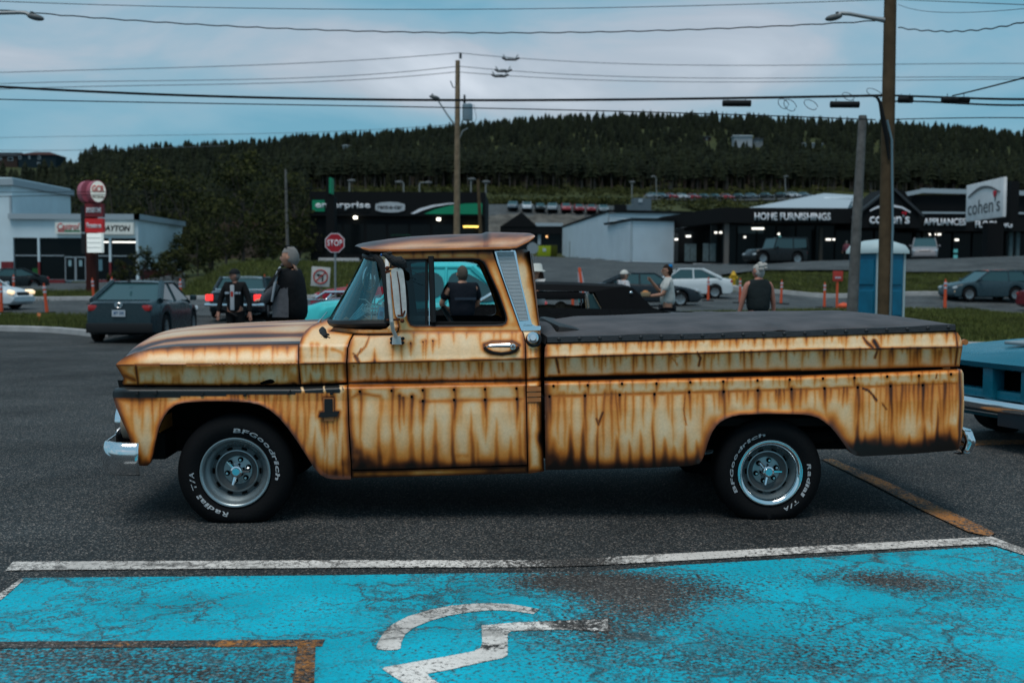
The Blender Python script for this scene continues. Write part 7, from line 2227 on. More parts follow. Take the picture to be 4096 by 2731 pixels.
def broadleaf(seed,h,w,nl=2600,lf=.16):
 """crown of leaf clumps over forking limbs; returns (crown mesh, trunk MB)"""
 rng = np.random.default_rng(seed); tr = MB(); cl = []
 tr.tube([(0,0,-.3),(.05,0,h * .25),(rng.normal(0,.15),0,h * .5)],[.03 * h * .6,.02 * h,.012 * h],8)
 for k in range(16):
  a = rng.uniform(0,2 * pi); z0_ = h * rng.uniform(.10,.5); z1_ = h * rng.uniform(.22,.97); rr = w / 2 * rng.uniform(.3,1) * sin(pi * min(.95,max(.15,z1_ / h))) ** .6
  e = (rr * cos(a),rr * sin(a),z1_); tr.tube([(0,0,z0_),(e[0] * .5,e[1] * .5,z0_ + (z1_ - z0_) * .6),e],[.012 * h,.007 * h,.003 * h],5)
  for q in range(4): cl.append((np.array(e) * np.array([rng.uniform(.6,1.1),rng.uniform(.6,1.1),1]) + rng.normal(0,.07 * h,3),rng.uniform(.07,.15) * h))
 C = []; tn = []
 for c,r in cl:
  k = nl // len(cl); d = rng.normal(size=(k,3)); d /= np.linalg.norm(d,axis=1)[:,None]
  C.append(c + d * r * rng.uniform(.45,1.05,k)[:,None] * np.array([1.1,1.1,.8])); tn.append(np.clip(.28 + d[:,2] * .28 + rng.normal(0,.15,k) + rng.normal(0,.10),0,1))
 C = np.vstack(C); C[:,2] = np.maximum(C[:,2],.05); tn = np.concatenate(tn); k = len(C)
 V = (C[:,None] + rng.normal(size=(k,3,3)) * lf * .62).reshape(-1,3)
 return leafmesh(V,np.arange(k * 3).reshape(-1,3),np.repeat(tn,3),M_LEAF,'crown'),tr
BL = [broadleaf(s,7,6) for s in (1,2,3)]; BS = [broadleaf(s,3,3.6,1500,.13) for s in (5,6)]
def tree(label,cat,u,d,s,k,src,grp,nm,dz=0):
 t = thing(nm,label,cat,tuple(G(u / K,d,dz)),k * 1.7,grp)
 me,tr = src[k % len(src)]
 o = bpy.data.objects.new('crown',me); COL.objects.link(o); o.parent = t; o.scale = (s,) * 3
 if not isinstance(tr,bpy.types.Mesh):
  q = tr.build('trunk',M_BARK,t); src[k % len(src)] = (me,q.data)
 else: q = bpy.data.objects.new('trunk',tr); COL.objects.link(q); q.parent = t
 q.scale = (s,) * 3
for i,(lb,u,d,s) in enumerate((('bushy tree touching the right corner of the tyre shop',838,96,.80),('dense tree just right of the tyre shop wall',850,98,.92),('tree with a tall pale topmost shoot beside the maroon roof',975,92,1.12),('low rounded tree in front of the brick bungalow',905,88,.72),
         ('broad dark tree left of the grey pole',1090,122,1.2),('tree filling the gap between the grey pole and the rental office',1190,112,1.22),('yellowish tree behind the grey pole',1140,130,1.5),('large dark tree behind the tyre shop roof',740,125,1.4),
         ('tall dark tree behind the maroon roof',960,160,1.9),('dark tree at the far left behind the tyre shop',460,135,1.5),('wide dark tree above the tyre shop side wall',620,135,1.7),('dark tree behind the pylon sign',330,140,1.6))):
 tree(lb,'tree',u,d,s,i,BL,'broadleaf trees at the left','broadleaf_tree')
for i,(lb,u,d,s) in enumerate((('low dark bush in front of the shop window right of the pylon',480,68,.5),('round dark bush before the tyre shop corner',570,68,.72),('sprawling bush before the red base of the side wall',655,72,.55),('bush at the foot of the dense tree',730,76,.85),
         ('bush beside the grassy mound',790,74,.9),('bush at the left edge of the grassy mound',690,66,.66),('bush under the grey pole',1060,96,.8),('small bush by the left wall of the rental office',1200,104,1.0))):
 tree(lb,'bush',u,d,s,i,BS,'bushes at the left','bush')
shrubs('undergrowth',60,lambda r: r.uniform(2270,2430),lambda r: r.uniform(140,160),.4,28,leaves=30)
# ================================================================= CARS
M_CGLASS = mat('car_glass',(0.03,0.075,0.085),0.05,spec=0.35); M_CTYRE = mat('car_tyre',(0.012,0.012,0.013),.8); M_CRIM = mat('car_rim',(.28,.30,.31),.35,.7)
M_TAIL = mat('tail_lamp',(.40,.02,.02),.25,coat=.5); M_TAILON = mat('tail_lamp_lit',(.8,.05,.04),.4,emit=(1,.03,.03),estr=1.1); M_HEAD = mat('head_lamp',(.55,.58,.6),.15,.2,coat=.5)
M_HEADON = mat('head_lamp_lit',(1,.9,.7),.4,emit=(1,.66,.35),estr=.9); M_PLATE = mat('plate_white',(.45,.50,.55),.6); M_TRIMB = mat('car_trim_black',(.012,.012,.013),.5)
def cpaint(c,r=.28): return mat('car_paint_%.3f_%.3f_%.3f' % c,c,r,0.0,var=.03,coat=.10,spec=.18)
SEDAN = dict(deck=[(-.5,.62),(-.49,.93),(-.40,.99),(-.30,1.0),(.10,.96),(.20,.93),(.36,.82),(.46,.70),(.5,.50)],gh=(-.37,-.17,.07,.24),wx=(-.30,.30),r=.32,wm=.66)
SUV = dict(deck=[(-.5,.70),(-.49,1.0),(-.42,1.05),(.12,1.04),(.22,1.0),(.38,.90),(.47,.78),(.5,.55)],gh=(-.49,-.40,.03,.22),wx=(-.29,.30),r=.35)
CLASSIC = dict(deck=[(-.5,.60),(-.49,.86),(-.40,.92),(-.28,.93),(.16,.92),(.22,.93),(.44,.90),(.49,.86),(.5,.62)],gh=(-.28,-.19,.07,.17),wx=(-.27,.31),r=.33)
FAT = dict(shell=1,deck=[(-.5,.45),(-.47,.70),(-.38,.90),(-.26,1.02),(.10,1.02),(.20,1.05),(.38,1.0),(.47,.86),(.5,.6)],gh=(-.34,-.17,.06,.16),wx=(-.29,.30),r=.35)
JEEP = dict(deck=[(-.5,.75),(-.495,1.12),(.10,1.12),(.13,1.10),(.40,1.02),(.43,.95),(.5,.60)],gh=(-.495,-.48,.07,.13),wx=(-.30,.33),r=.40)
def car(nm,label,cat,x,y,rz,L,W_,H,col,K_=SEDAN,roofcol=None,wm=.74,grp=None,chrome=False,lamps=(0,0),z=None,lod=0,plate=False,dz=.0):
 zz = float(terr(x,y)) + .02 + dz if z is None else z
 t = thing(nm,label,cat,(x,y,zz),rz,grp)
 P_ = cpaint(col); hw = W_ / 2; r = K_['r']; zw = r
 dx = np.array([a for a,b in K_['deck']]) * L; dzv = np.array([b for a,b in K_['deck']])
 wx = [a * L for a in K_['wx']]; n = 30 if lod else 64
 X = np.unique(np.r_[np.linspace(-L / 2,L / 2,n),dx,*[np.linspace(w - r * 1.22,w + r * 1.22,5 if lod else 13) for w in wx]])
 vs = []; m = 9
 for q in X:
  e = abs(q) / (L / 2); w = hw * (1 - .16 * e ** 5 - .03 * e ** 2); top = float(np.interp(q,dx,dzv)); s = .20 + .20 * max(0,e - .93) / .07 * .6
  for c in wx:
   k = (q - c) / (r * 1.2)
   if abs(k) < 1: s = max(s,zw + r * 1.2 * sqrt(1 - k * k) - .02)
  s = min(s,top - .08); mid = s + (top - s) * .55
  for a,b in ((0,s),(w * .90,s),(w * .985,s + .05),(w,mid),(w * .985,mid + (top - mid) * .30),(w * .94,top - .10 * min(1,top)),(w * .90,top - .03),(w * .82,top),(0,top + .025 * (1 - e))): vs.append((q,a,b))
 nb = len(X); mb = MB(); mb.grid(vs,nb,m); mb.grid([(a,-b,c) for a,b,c in vs],nb,m)
 for i in (0,nb - 1):
  f = vs[i * m:(i + 1) * m]; mb.add(f + [(a,-b,c) for a,b,c in f[::-1]],[tuple(range(2 * m))])
 body = mb.build('body',P_,t,merge=True,sharp=40)
 g0,g1,g2,g3 = [a * L for a in K_['gh']]; zb = float(np.interp(0,dx,dzv)) - .03; b0 = float(np.interp(g0,dx,dzv)) - .02; b3 = float(np.interp(g3,dx,dzv)) - .03
 wb,wr = hw * .90,hw * K_.get('wm',wm); zr = H - .05
 B = [(g0,b0),(g1,zr),(g2,zr),(g3,b3)]
 def gp(x_,z_,s): 
  k = np.clip((z_ - zb) / (zr - zb),0,1); return (x_,s * (wb + (wr - wb) * k),z_)
 inn = .03
 mb = MB(); mb.add([gp(g2,zr,1),gp(g2,zr,-1),gp(g3,b3,-1),gp(g3,b3,1)],[(0,1,2,3)]); ws_ = mb.build('windshield',M_CGLASS,t,smooth=False)
 mb = MB(); mb.add([gp(g1,zr,1),gp(g0,b0,1),gp(g0,b0,-1),gp(g1,zr,-1)],[(0,1,2,3)]); mb.build('rear_window',M_CGLASS,t,smooth=False)
 xm = (g1 + g2) / 2 - .02 * L
 for s in (1,-1):
  if K_.get('shell'): mb = MB(); mb.add([gp(g3,b3,s),gp(g2,zr,s),gp(g1,zr,s),gp(g0,b0,s)],[(0,1,2,3)]); mb.build('upper_side',P_,t,smooth=False)
  for nm_,pl in (('side_window',[(xm,zb),(xm,zr),(g2 - .02,zr),(g3 - .05,zb + .02)]),('side_window',[(g0 + .12,b0 + .05),(g1 + .03,zr),(xm,zr),(xm,zb)])):
   if K_.get('shell'): ca,cb_ = sum(a for a,b in pl) / 4,sum(b for a,b in pl) / 4; pl = [tuple(q) for q in smooth_closed([(ca + (a - ca) * .92,cb_ + (b - cb_) * .80 - .02) for a,b in pl],2)]
   mb = MB(); mb.add([tuple(np.array(gp(a,b,s)) + np.array([0,s * .012 * K_.get('shell',0),0])) for a,b in pl],[tuple(range(len(pl)))]); mb.build(nm_,M_CGLASS,t,smooth=False)
 mb = MB(); k = 9; vs = []
 for i in range(k):
  x_ = g1 - .06 + (g2 - g1 + .12) * i / (k - 1)
  for j in range(k):
   a = -1 + 2 * j / (k - 1); vs.append((x_,a * (wr + .015),zr + ((.05 + .08 * K_.get('shell',0)) * (1 - a ** 4)) * (sin(pi * (i + .6) / (k + .2)) ** .5) - .01 * abs(a)))
 mb.grid(vs,k,k); mb.build('roof',cpaint(roofcol) if roofcol else P_,t,sharp=60)
 for s in (1,-1):
  mb = MB(); pr = .035 if not chrome else .03
  mb.tube([gp(g3 + .02,b3,s),gp(g2,zr,s)],pr,6); mb.tube([gp(g2,zr,s),gp(g1,zr,s)],pr,6); mb.tube([gp(g1,zr,s),gp(g0,b0,s)],pr * 2.2,6); mb.tube([gp(xm,zb,s),gp(xm,zr,s)],pr,6)
  mb.build('pillar',P_,t)
 for c in wx:
  for s in (1,-1):
   o = bpy.data.objects.new('wheel',None); COL.objects.link(o); o.parent = t; o.location = (c,s * (hw - .03),zw); o.scale = (1,-s,1)
   if 'tyre%.2f' % r not in CW:
    a = MB().lathe([(.6 * r,.03),(.66 * r,0),(.92 * r,.0),(r,.04),(r,.18),(.9 * r,.2)],n=20 if lod else 32).build('tyre',M_CTYRE,o)
    b = MB().lathe([(0,.02),(.2 * r,.015),(.22 * r,.05),(.5 * r,.03),(.6 * r,.012),(.66 * r,.012)],n=16 if lod else 32); [b.box((.4 * r * cos(2 * pi * q / 5),.025,.4 * r * sin(2 * pi * q / 5)),(.40 * r,.03,.10 * r),rot=(0,-2 * pi * q / 5,0)) for q in range(5)]
    b = b.build('rim',M_CRIM,o); CW['tyre%.2f' % r] = (a.data,b.data)
   else:
    for nn,me in zip(('tyre','rim'),CW['tyre%.2f' % r]): q = bpy.data.objects.new(nn,me); COL.objects.link(q); q.parent = o
 mb = MB(); mb.box((0,0,.30),(L * .9,W_ * .72,.22)); mb.build('underbody',M_SHADOW,t,smooth=False)
 for s in (1,-1):
  if not chrome:
   mb = MB(); mb.box((L * .463,s * hw * .70,.68),(.22,hw * .36,.13),rot=(0,.3,s * -.35)); mb.build('headlight',M_HEADON if lamps[0] else M_HEAD,t,bevel=.03)
   mb = MB(); mb.box((-L * .478,s * hw * .60,.82),(.14,hw * .42,.14),rot=(0,0,s * .22)); mb.build('tail_light',M_TAILON if lamps[1] else M_TAIL,t,bevel=.03)
   mb = MB(); mb.box((g3 - .18,s * (hw + .06),zb + .06),(.12,.16,.13)); mb.build('wing_mirror',P_,t,bevel=.03)
  else:
   mb = MB(); mb.cyl((L * .495,s * hw * .74,.70),.085,.06,20,'X'); mb.build('headlight',M_HEAD,t)
 mb = MB(); mb.box((L * .485,0,.60),(.05,W_ * .42,.16)); mb.build('grille',M_CHROMED if chrome else M_TRIMB,t,bevel=.01)
 if chrome:
  for s in (1,-1): mb = MB(); mb.tube([(s * L * .47,-hw * .98,.46),(s * L * .508,-hw * .75,.46),(s * L * .512,0,.46),(s * L * .508,hw * .75,.46),(s * L * .47,hw * .98,.46)],.06,8); mb.build('bumper',M_CHROME,t)
 elif not lod:
  mb = MB(); mb.box((L * .472,0,.36),(.10,W_ * .6,.10)); mb.build('air_intake',M_TRIMB,t,bevel=.01)
 if plate: letters('plate_lettering',plate,mat('plate_blue',(.02,.09,.22),.6),wallbox('plate',-.15,.15,-.01,.01,-.075,.075,M_PLATE,t),(0,-.012,0),width=.24,height=.08,extrude=.003,offset=.02)
 return t
CW = {}
R90 = pi / 2
C1 = car('sedan','dark teal sedan driving away, plate JBT 232, beyond the truck hood','car',-9.15,28.45,R90 + .05,4.65,1.78,1.44,(.018,.036,.044),dz=-.02,plate='JBT 232')
for ch in C1.children:
 if ch.name.startswith('plate'): ch.location = (-2.345,0,.70); ch.rotation_euler = (0,0,-R90)
MB().box((-2.26,0,1.0),(.10,1.35,.03)).build('spoiler',cpaint((.018,.036,.044)),C1,bevel=.01)
b_ = MB().tube([(-2.35,.085 * cos(a),.885 + .055 * sin(a)) for a in np.linspace(0,2 * pi,21)],.007,6).tube([(-2.35,.045 * cos(a),.885 + .052 * sin(a)) for a in np.linspace(0,2 * pi,17)],.006,6).tube([(-2.35,.06 * cos(a),.905 + .022 * sin(a)) for a in np.linspace(0,2 * pi,17)],.006,6).build('badge',M_CHROME,C1)
MB().box((-2.30,0,.36),(.08,1.5,.22)).build('bumper_lower',M_TRIMB,C1,bevel=.02)
MB().box((-1.1,.1,1.44),(.12,.05,.05)).build('roof_antenna',M_TRIMB,C1,bevel=.01)
C2 = car('classic_sedan','black vintage sedan with a lit square tail light, behind the man in the cap','car',-8.95,38.6,R90 + .04,4.9,1.86,1.38,(.012,.022,.028),CLASSIC,roofcol=(.10,.15,.17),chrome=True,z=.06)  # pale blue-grey roof colour stands in for sky reflected on the black paint
for s in (1,-1):
 wallbox('tail_light',-2.49,-2.44,s * .76 - .12,s * .76 + .12,.60,.80,M_TAILON,C2,.03)
wallbox('rear_panel',-2.48,-2.44,-.6,.6,.62,.76,mat('panel_teal',(.03,.05,.06),.3),C2,.01)
for s in (1,-1): MB().tube([(-1.40,s * .80,.93),(-.95,s * .66,1.31)],.022,6).build('window_trim',M_CHROME,C2)
MB().tube([(-1.41,-.8,.94),(-1.41,.8,.94)],.022,6).tube([(-.96,-.66,1.32),(-.96,.66,1.32)],.022,6).build('window_trim',M_CHROME,C2)
car('sedan','white sedan with its indicator lit, entering at the left edge','car',-21.0,44.2,-.16,4.5,1.78,1.43,(.50,.56,.60),lamps=(1,0))
car('sedan','black sedan waiting before the tyre shop at the left edge','car',-32.3,73,radians(212),4.7,1.82,1.45,(.012,.016,.018),z=.35)
car('crossover','red crossover behind the no left turn sign','car',-4.7,39.6,radians(188),4.5,1.82,1.68,(.30,.010,.022),SUV)
C6 = car('classic_convertible','maroon vintage car with chrome side bands, seen over the truck hood','car',-1.95,24.6,radians(179),5.2,1.9,1.38,(.055,.016,.035),FAT,chrome=True)
for z_ in (.72,.86,.98): MB().tube([(2.5,.55,z_),(2.35,.84,z_),(1.5,.96,z_),(-1.2,.97,z_)],.02,6).build('chrome_band',M_CHROME,C6)
MB().tube([(2.3,.0,1.0),(2.1,0,1.13),(1.2,0,1.14)],.03,8).tube([(1.9,.80,.5),(1.92,.84,1.0),(1.9,.4,1.09)],.018,6).build('hood_ornament',M_CHROME,C6)
C7 = car('classic_coupe','turquoise fat fendered vintage coupe seen through the truck cab','car',-1.55,21.3,radians(178),5.0,1.85,1.69,(.055,.50,.52),FAT,chrome=True,wm=.66)
C8 = car('classic_sedan','red and white vintage car behind the turquoise coupe','car',-1.6,28.5,radians(180),5.0,1.85,1.50,(.42,.05,.05),CLASSIC,roofcol=(.5,.5,.48),chrome=True)
car('sedan','dark sedan facing right beyond the man in the white cap','car',PX(2580,48.5),48.5,.02,4.6,1.8,1.45,(.016,.022,.028))
car('sedan','white sedan facing left beside the yellow hydrant','car',PX(2738,55.5),55.5,radians(181),4.45,1.75,1.46,(.55,.60,.62),lamps=(0,0))
CJ = car('off_roader','black boxy off roader parked before the furniture store','car',PX(3105,77),77.5,radians(196),4.1,1.85,1.85,(.010,.011,.012),JEEP,wm=.84)
MB().lathe([(0,0),(.34,0),(.36,.05),(.36,.2),(0,.22)],(0,0,0),24,'X').build('spare_wheel',M_CTYRE,CJ).location = (-2.25,0,1.0)
car('crossover','silver crossover facing the road, parked before the store','car',PX(3736,81),83,radians(-109),4.5,1.86,1.70,(.22,.21,.22),SUV)
car('crossover','slate blue crossover with an orange roof and lit fog light','car',PX(3948,58),58.3,radians(188),4.25,1.8,1.58,(.030,.055,.068),SUV,roofcol=(.55,.09,.04),lamps=(0,0))
MB().sphere((0,0,0),1,10,6,sc=(.05,.11,.08)).build('fog_light',M_HEADON,bpy.data.objects['crossover.002']).location = (2.02,.66,.48)
car('sedan','dark red sedan cut off by the right edge','car',PX(4245,54),53,.03,4.5,1.8,1.48,(.14,.006,.012))
car('sedan','white sedan parked by the rental office, over the turquoise roof','car',PX(1818,97),97.5,radians(-70),4.6,1.8,1.45,(.40,.44,.50),lod=1)
# the two rows of cars on the terraces
cols = dict(slate=(.10,.14,.17),white=(.50,.54,.58),dark=(.03,.038,.042),silver=(.22,.26,.29),red=(.30,.045,.055)); PROT = {}
def rowcar(ck,kind,label,u,d,rz,grp):
 x = PX(u,d); z = float(terr(x,d)) + .36
 if (ck,kind) not in PROT:
  PROT[ck,kind] = car('parked_car',label,'car',x,d,rz,4.5,1.85,1.5 if kind == 'SEDAN' else 1.65,cols[ck],SEDAN if kind == 'SEDAN' else SUV,grp=grp,lod=1,z=z); return
 o = copy_tree(PROT[ck,kind],(x,d,z),rz,label,group=grp)
G1_ = 'cars on the lower terrace'; G2_ = 'cars on the upper terrace'
for i,(u,c,k,lb) in enumerate(((2050,'slate','SUV','slate car at the left end of the lower terrace'),(2106,'white','SUV','white car, second from the left on the lower terrace'),(2158,'dark','SEDAN','dark car between the white and the silver one, lower terrace'),(2208,'silver','SUV','silver car left of the red ones, lower terrace'),
                (2262,'red','SUV','first red car from the left, lower terrace'),(2313,'red','SEDAN','second red car from the left, lower terrace'),(2363,'red','SEDAN','third red car from the left, lower terrace'),(2410,'silver','SEDAN','silver car half hidden by the clapboard roof, lower terrace'))):
 rowcar(c,k,lb,u,207,radians(-90 + (i % 3 - 1) * 4),G1_)
for i,(u,c) in enumerate(((2607,'silver'),(2640,'slate'),(2678,'red'),(2724,'white'),(2767,'red'),(2811,'dark'),(2856,'dark'),(2900,'red'),(2950,'dark'),(3000,'slate'),(3058,'dark'),(3120,'dark'),(3165,'white'),(3208,'slate'))):
 od = ['first','second','third','fourth','fifth','sixth','seventh','eighth','ninth','tenth','eleventh','twelfth','thirteenth','last'][i]
 rowcar(c,'SEDAN','%s %s car from the left on the upper terrace' % (od,c) if i < 13 else 'last car at the right end of the upper terrace',u,299,radians(-50),G2_)
# ---- black soft-top just behind the truck bed
d = 17.6
SF = thing('convertible','black soft top convertible parked right behind the truck bed','car',(PX(2270,d),d + .95,0),pi)
def SL(u,v,y=0.0):                       # photo pixel -> car frame on its near side plane (y away from camera)
 p = P(u,v,d + y); return (-(p[0] - SF.location.x),-(p[1] - SF.location.y),p[2])
MBL = cpaint((.010,.010,.011)); M_TOP = mat('soft_top_cloth',(.010,.010,.011),.85,bump=.2,bscale=60)
k_ = [(1750,1240),(1900,1228),(2640,1238),(2700,1262),(2960,1272),(2975,1400),(2960,1460),(1560,1460),(1545,1380),(1560,1262)]
mb = MB(); q = [SL(u,v) for u,v in k_]; mb.add([(a,.93,c) for a,b,c in q] + [(a,-.93,c) for a,b,c in q],[tuple(range(10)),tuple(range(19,9,-1))] + [(i,(i + 1) % 10,10 + (i + 1) % 10,10 + i) for i in (2,3,4,5,6,7,8,9)]); mb.build('body',MBL,SF,bevel=.03)
def softtop(outer,y0,y1,nm,m):
 mb = MB(); q = [SL(u,v) for u,v in outer]; n = len(q); mb.add([(a,y0,c) for a,b,c in q] + [(a,y1,c) for a,b,c in q],[tuple(range(n)),tuple(range(2 * n - 1,n - 1,-1))] + [(i,(i + 1) % n,n + (i + 1) % n,n + i) for i in range(n)]); return mb.build(nm,m,SF,bevel=.01)
topl = [(2004,1152),(2050,1138),(2140,1131),(2300,1134),(2420,1140),(2500,1142),(2530,1150)]
mb = MB(); vs = []
for u,v in topl + [(2575,1190),(2632,1246)]:
 a = SL(u,v); vs += [(a[0],.80,a[2] - .12),(a[0],.76,a[2] - .02),(a[0],.5,a[2] + .015),(a[0],-.5,a[2] + .015),(a[0],-.76,a[2] - .02),(a[0],-.80,a[2] - .12)]
mb.grid(vs,9,6); mb.build('soft_top',M_TOP,SF)
for s in (.80,-.80):
 mb = MB(); q = [SL(u,v) for u,v in ((2380,1165),(2500,1146),(2536,1152),(2632,1248),(2424,1264))]; mb.add([(a,s,c) for a,b,c in q],[tuple(range(5))]); mb.build('soft_top_quarter',M_TOP,SF,smooth=False)
 mb = MB(); mb.box((SL(2190,0)[0],s,SL(0,1172)[2]),(1.25,.05,.10)); mb.build('top_rail',M_TOP,SF,bevel=.01)
 mb = MB(); mb.tube([Vector(SL(2341,1175)[:1] + (s,) + SL(2341,1175)[2:]),Vector(SL(2352,1264)[:1] + (s,) + SL(2352,1264)[2:])],.016,6); mb.tube([Vector(SL(2350,1173)[:1] + (s,) + SL(2350,1173)[2:]),Vector(SL(2362,1264)[:1] + (s,) + SL(2362,1264)[2:])],.018,6)
 mb.tube([Vector(SL(2374,1176)[:1] + (s * 1.01,) + SL(2374,1176)[2:]),Vector(SL(2423,1264)[:1] + (s * 1.01,) + SL(2423,1264)[2:])],.010,6); mb.build('window_trim',M_CHROME,SF)
 mb = MB(); q = [SL(u,v) for u,v in ((2356,1178),(2374,1178),(2420,1262),(2364,1262))]; mb.add([(a,s * .99,c) for a,b,c in q],[(0,1,2,3)]); mb.build('quarter_glass',M_CGLASS,SF,smooth=False)
mb = MB(); w0,w1 = SL(1852,1246),SL(2006,1152); mb.tube([(w0[0],.78,w0[2]),(w1[0],.70,w1[2]),(w1[0],-.70,w1[2]),(w0[0],-.78,w0[2])],.025,6); mb.build('windshield_frame',M_CHROME,SF)
mb = MB(); mb.add([(w0[0],.77,w0[2]),(w1[0],.69,w1[2]),(w1[0],-.69,w1[2]),(w0[0],-.77,w0[2])],[(0,1,2,3)]); mb.build('windshield',mat('silvered_glass',(.16,.22,.22),.08,.4),SF,smooth=False)
mb = MB(); a = SL(2527,1171); mb.sphere((a[0],.82,a[2]),1,10,6,sc=(.025,.01,.025)); mb.build('top_fastener',M_CHROME,SF)
mb = MB()
for u in (2200,2275): a = SL(u,1262); mb.sphere((a[0],.2,a[2]),1,14,8,sc=(.26,.30,.16))
mb.build('seat',mat('seat_tan',(.20,.15,.11),.7),SF)
mb = MB(); a = SL(2250,1232); mb.sphere((a[0],.3,a[2]),1,14,10,sc=(.10,.12,.09)); mb.build('headrest',mat('seat_tan',(0,0,0)),SF)
# ---- turquoise muscle car at the right edge
MU = thing('muscle_car','turquoise muscle car with a chrome bumper, nosing in at the right edge','car',(0,0,0))
M_TQ = cpaint((.005,.12,.18)); M_TQ2 = M_TQ
fa,fb = P(3700,1560,10.9),P(4420,1700,8.9)            # ends of the front face
FX = Vector((fb[0] - fa[0],fb[1] - fa[1],0)); FW = FX.length; FX.normalize(); FN = Vector((-FX.y,FX.x,0))       # FN points back along the car
if FN.y < 0: FN = -FN
Mx = Matrix(((FX.x,FN.x,0,fa[0]),(FX.y,FN.y,0,fa[1]),(0,0,1,0),(0,0,0,1))); MU.matrix_world = Mx
CO = CAMP - np.array(Mx.translation)
def ML(u,v,y=0.0):
 r = ray(u,v); rl = np.array([r @ np.array(FX),r @ np.array(FN),r[2]]); c = np.array([CO @ np.array(FX),CO @ np.array(FN),CO[2]]); t_ = (y - c[1]) / rl[1]; p = c + rl * t_; return p
def mz(u,v,y=0.0): return float(ML(u,v,y)[2])
zt_ = mz(3980,1500); zl_ = mz(3980,1640)
mb = MB(); vs = []
pf = [(1.9,.93),(1.0,.90),(.45,.865),(.12,.83),(.02,.80),(-.05,.765),(-.03,.72),(.03,.705)]
for i in range(25):
 s = i / 24; x_ = -.06 + (FW + .12) * s; e = abs(2 * s - 1); bow = .16 * e ** 2.5
 bul = .035 * exp(-((s - .5) / .16) ** 2) + .012 * e ** 6
 for y_,z_ in pf: vs.append((x_,y_ + bow,z_ + (bul if y_ > .05 else 0)))
mb.grid(vs,25,8); mb.build('hood',M_TQ,MU)
mb = MB(); mb.box((FW / 2,.20,.59),(FW - .1,.04,.28)); mb.build('grille_back',M_HOLE,MU,smooth=False)
XD = float(ML(3985,1600,.1)[0])
for a,w_ in ((.0,.12),(XD / FW,.13),(1 - XD / FW,.13),(1.0,.12)): mb = MB(); mb.box((FW * a,.06 + .16 * abs(2 * a - 1) ** 2.5,.585),(w_,.14,.27),taper=1); mb.build('grille_divider',M_TQ,MU,bevel=.02)
mb = MB(); mb.box((FW / 2,.12,.475),(FW,.16,.09)); mb.build('valance',M_TQ,MU,bevel=.02)
mb = MB(); vs = []
for i in range(17):
 s = i / 16; x_ = -.10 + (FW + .2) * s; bow = .18 * abs(2 * s - 1) ** 2.5 - .02
 for y_,z_ in ((.06,.455),(-.02,.45),(-.06,.42),(-.055,.37),(-.02,.335),(.06,.33)): vs.append((x_,y_ + bow,z_))
mb.grid(vs,17,6); mb.build('front_bumper',M_CHROME,MU,sharp=70)
mb = MB(); mb.tube([(-.05,.10,.30),(FW + .05,.10,.30)],.012,6); mb.build('chrome_strip',M_CHROME,MU)
mb = MB(); mb.box((FW * .55,-.03,.30),(.32,.02,.16)); mb.build('licence_plate',mat('plate_dark',(.02,.03,.04),.4),MU,bevel=.005)
for a in (.30,.70): mb = MB(); mb.box((FW * a,.62,.915),(.36,.22,.03),rot=(.05,0,0)); mb.build('hood_scoop',mat('scoop_pale',(.22,.26,.28),.4),MU,bevel=.01)
for x_ in (0.0,FW):
 s_ = 1 if x_ else -1
 mb = MB(); q = [(.10,.80),(.3,.84),(1.9,.90),(4.4,.92),(4.6,.6),(4.5,.32),(4.0,.28)] + [(3.60 + .36 * cos(a),.33 + .36 * sin(a)) for a in np.linspace(0,pi,9)] + [(3.1,.26),(1.4,.26)] + [(.95 + .37 * cos(a),.33 + .37 * sin(a)) for a in np.linspace(0,pi,9)] + [(.45,.30),(.25,.32),(.18,.55)]
 mb.add([(x_ + s_ * .05,a,b) for a,b in q],[tuple(range(len(q)))]); mb.build('fender',M_TQ,MU,smooth=False)
 for y_ in (.95,3.6): MB().lathe([(0,-.02),(.2,-.03),(.24,0),(.33,0),(.335,.2),(0,.22)],n=28,axis='X').build('tyre',M_CTYRE,MU).location = (x_ - .1 * (s_ > 0) - .1 * (s_ < 0) + .0,y_,.335)
mb = MB(); mb.box((FW / 2,3.25,.905),(FW - .1,2.6,.03)); mb.box((FW / 2,2.3,.34),(FW - .3,4.0,.22)); mb.build('body',M_TQ,MU,smooth=False)
mb = MB(); mb.add([(.15,1.9,.92),(FW - .15,1.9,.92),(FW - .35,2.6,1.30),(.35,2.6,1.30),(.15,4.2,.92),(FW - .15,4.2,.92),(FW - .35,3.4,1.30),(.35,3.4,1.30)],[(0,1,2,3),(5,4,7,6),(1,5,6,2),(4,0,3,7)]); mb.build('windows',M_CGLASS,MU,smooth=False)
mb = MB(); mb.box((FW / 2,3.0,1.31),(FW - .66,.9,.04)); mb.build('roof',M_TQ,MU,bevel=.015)
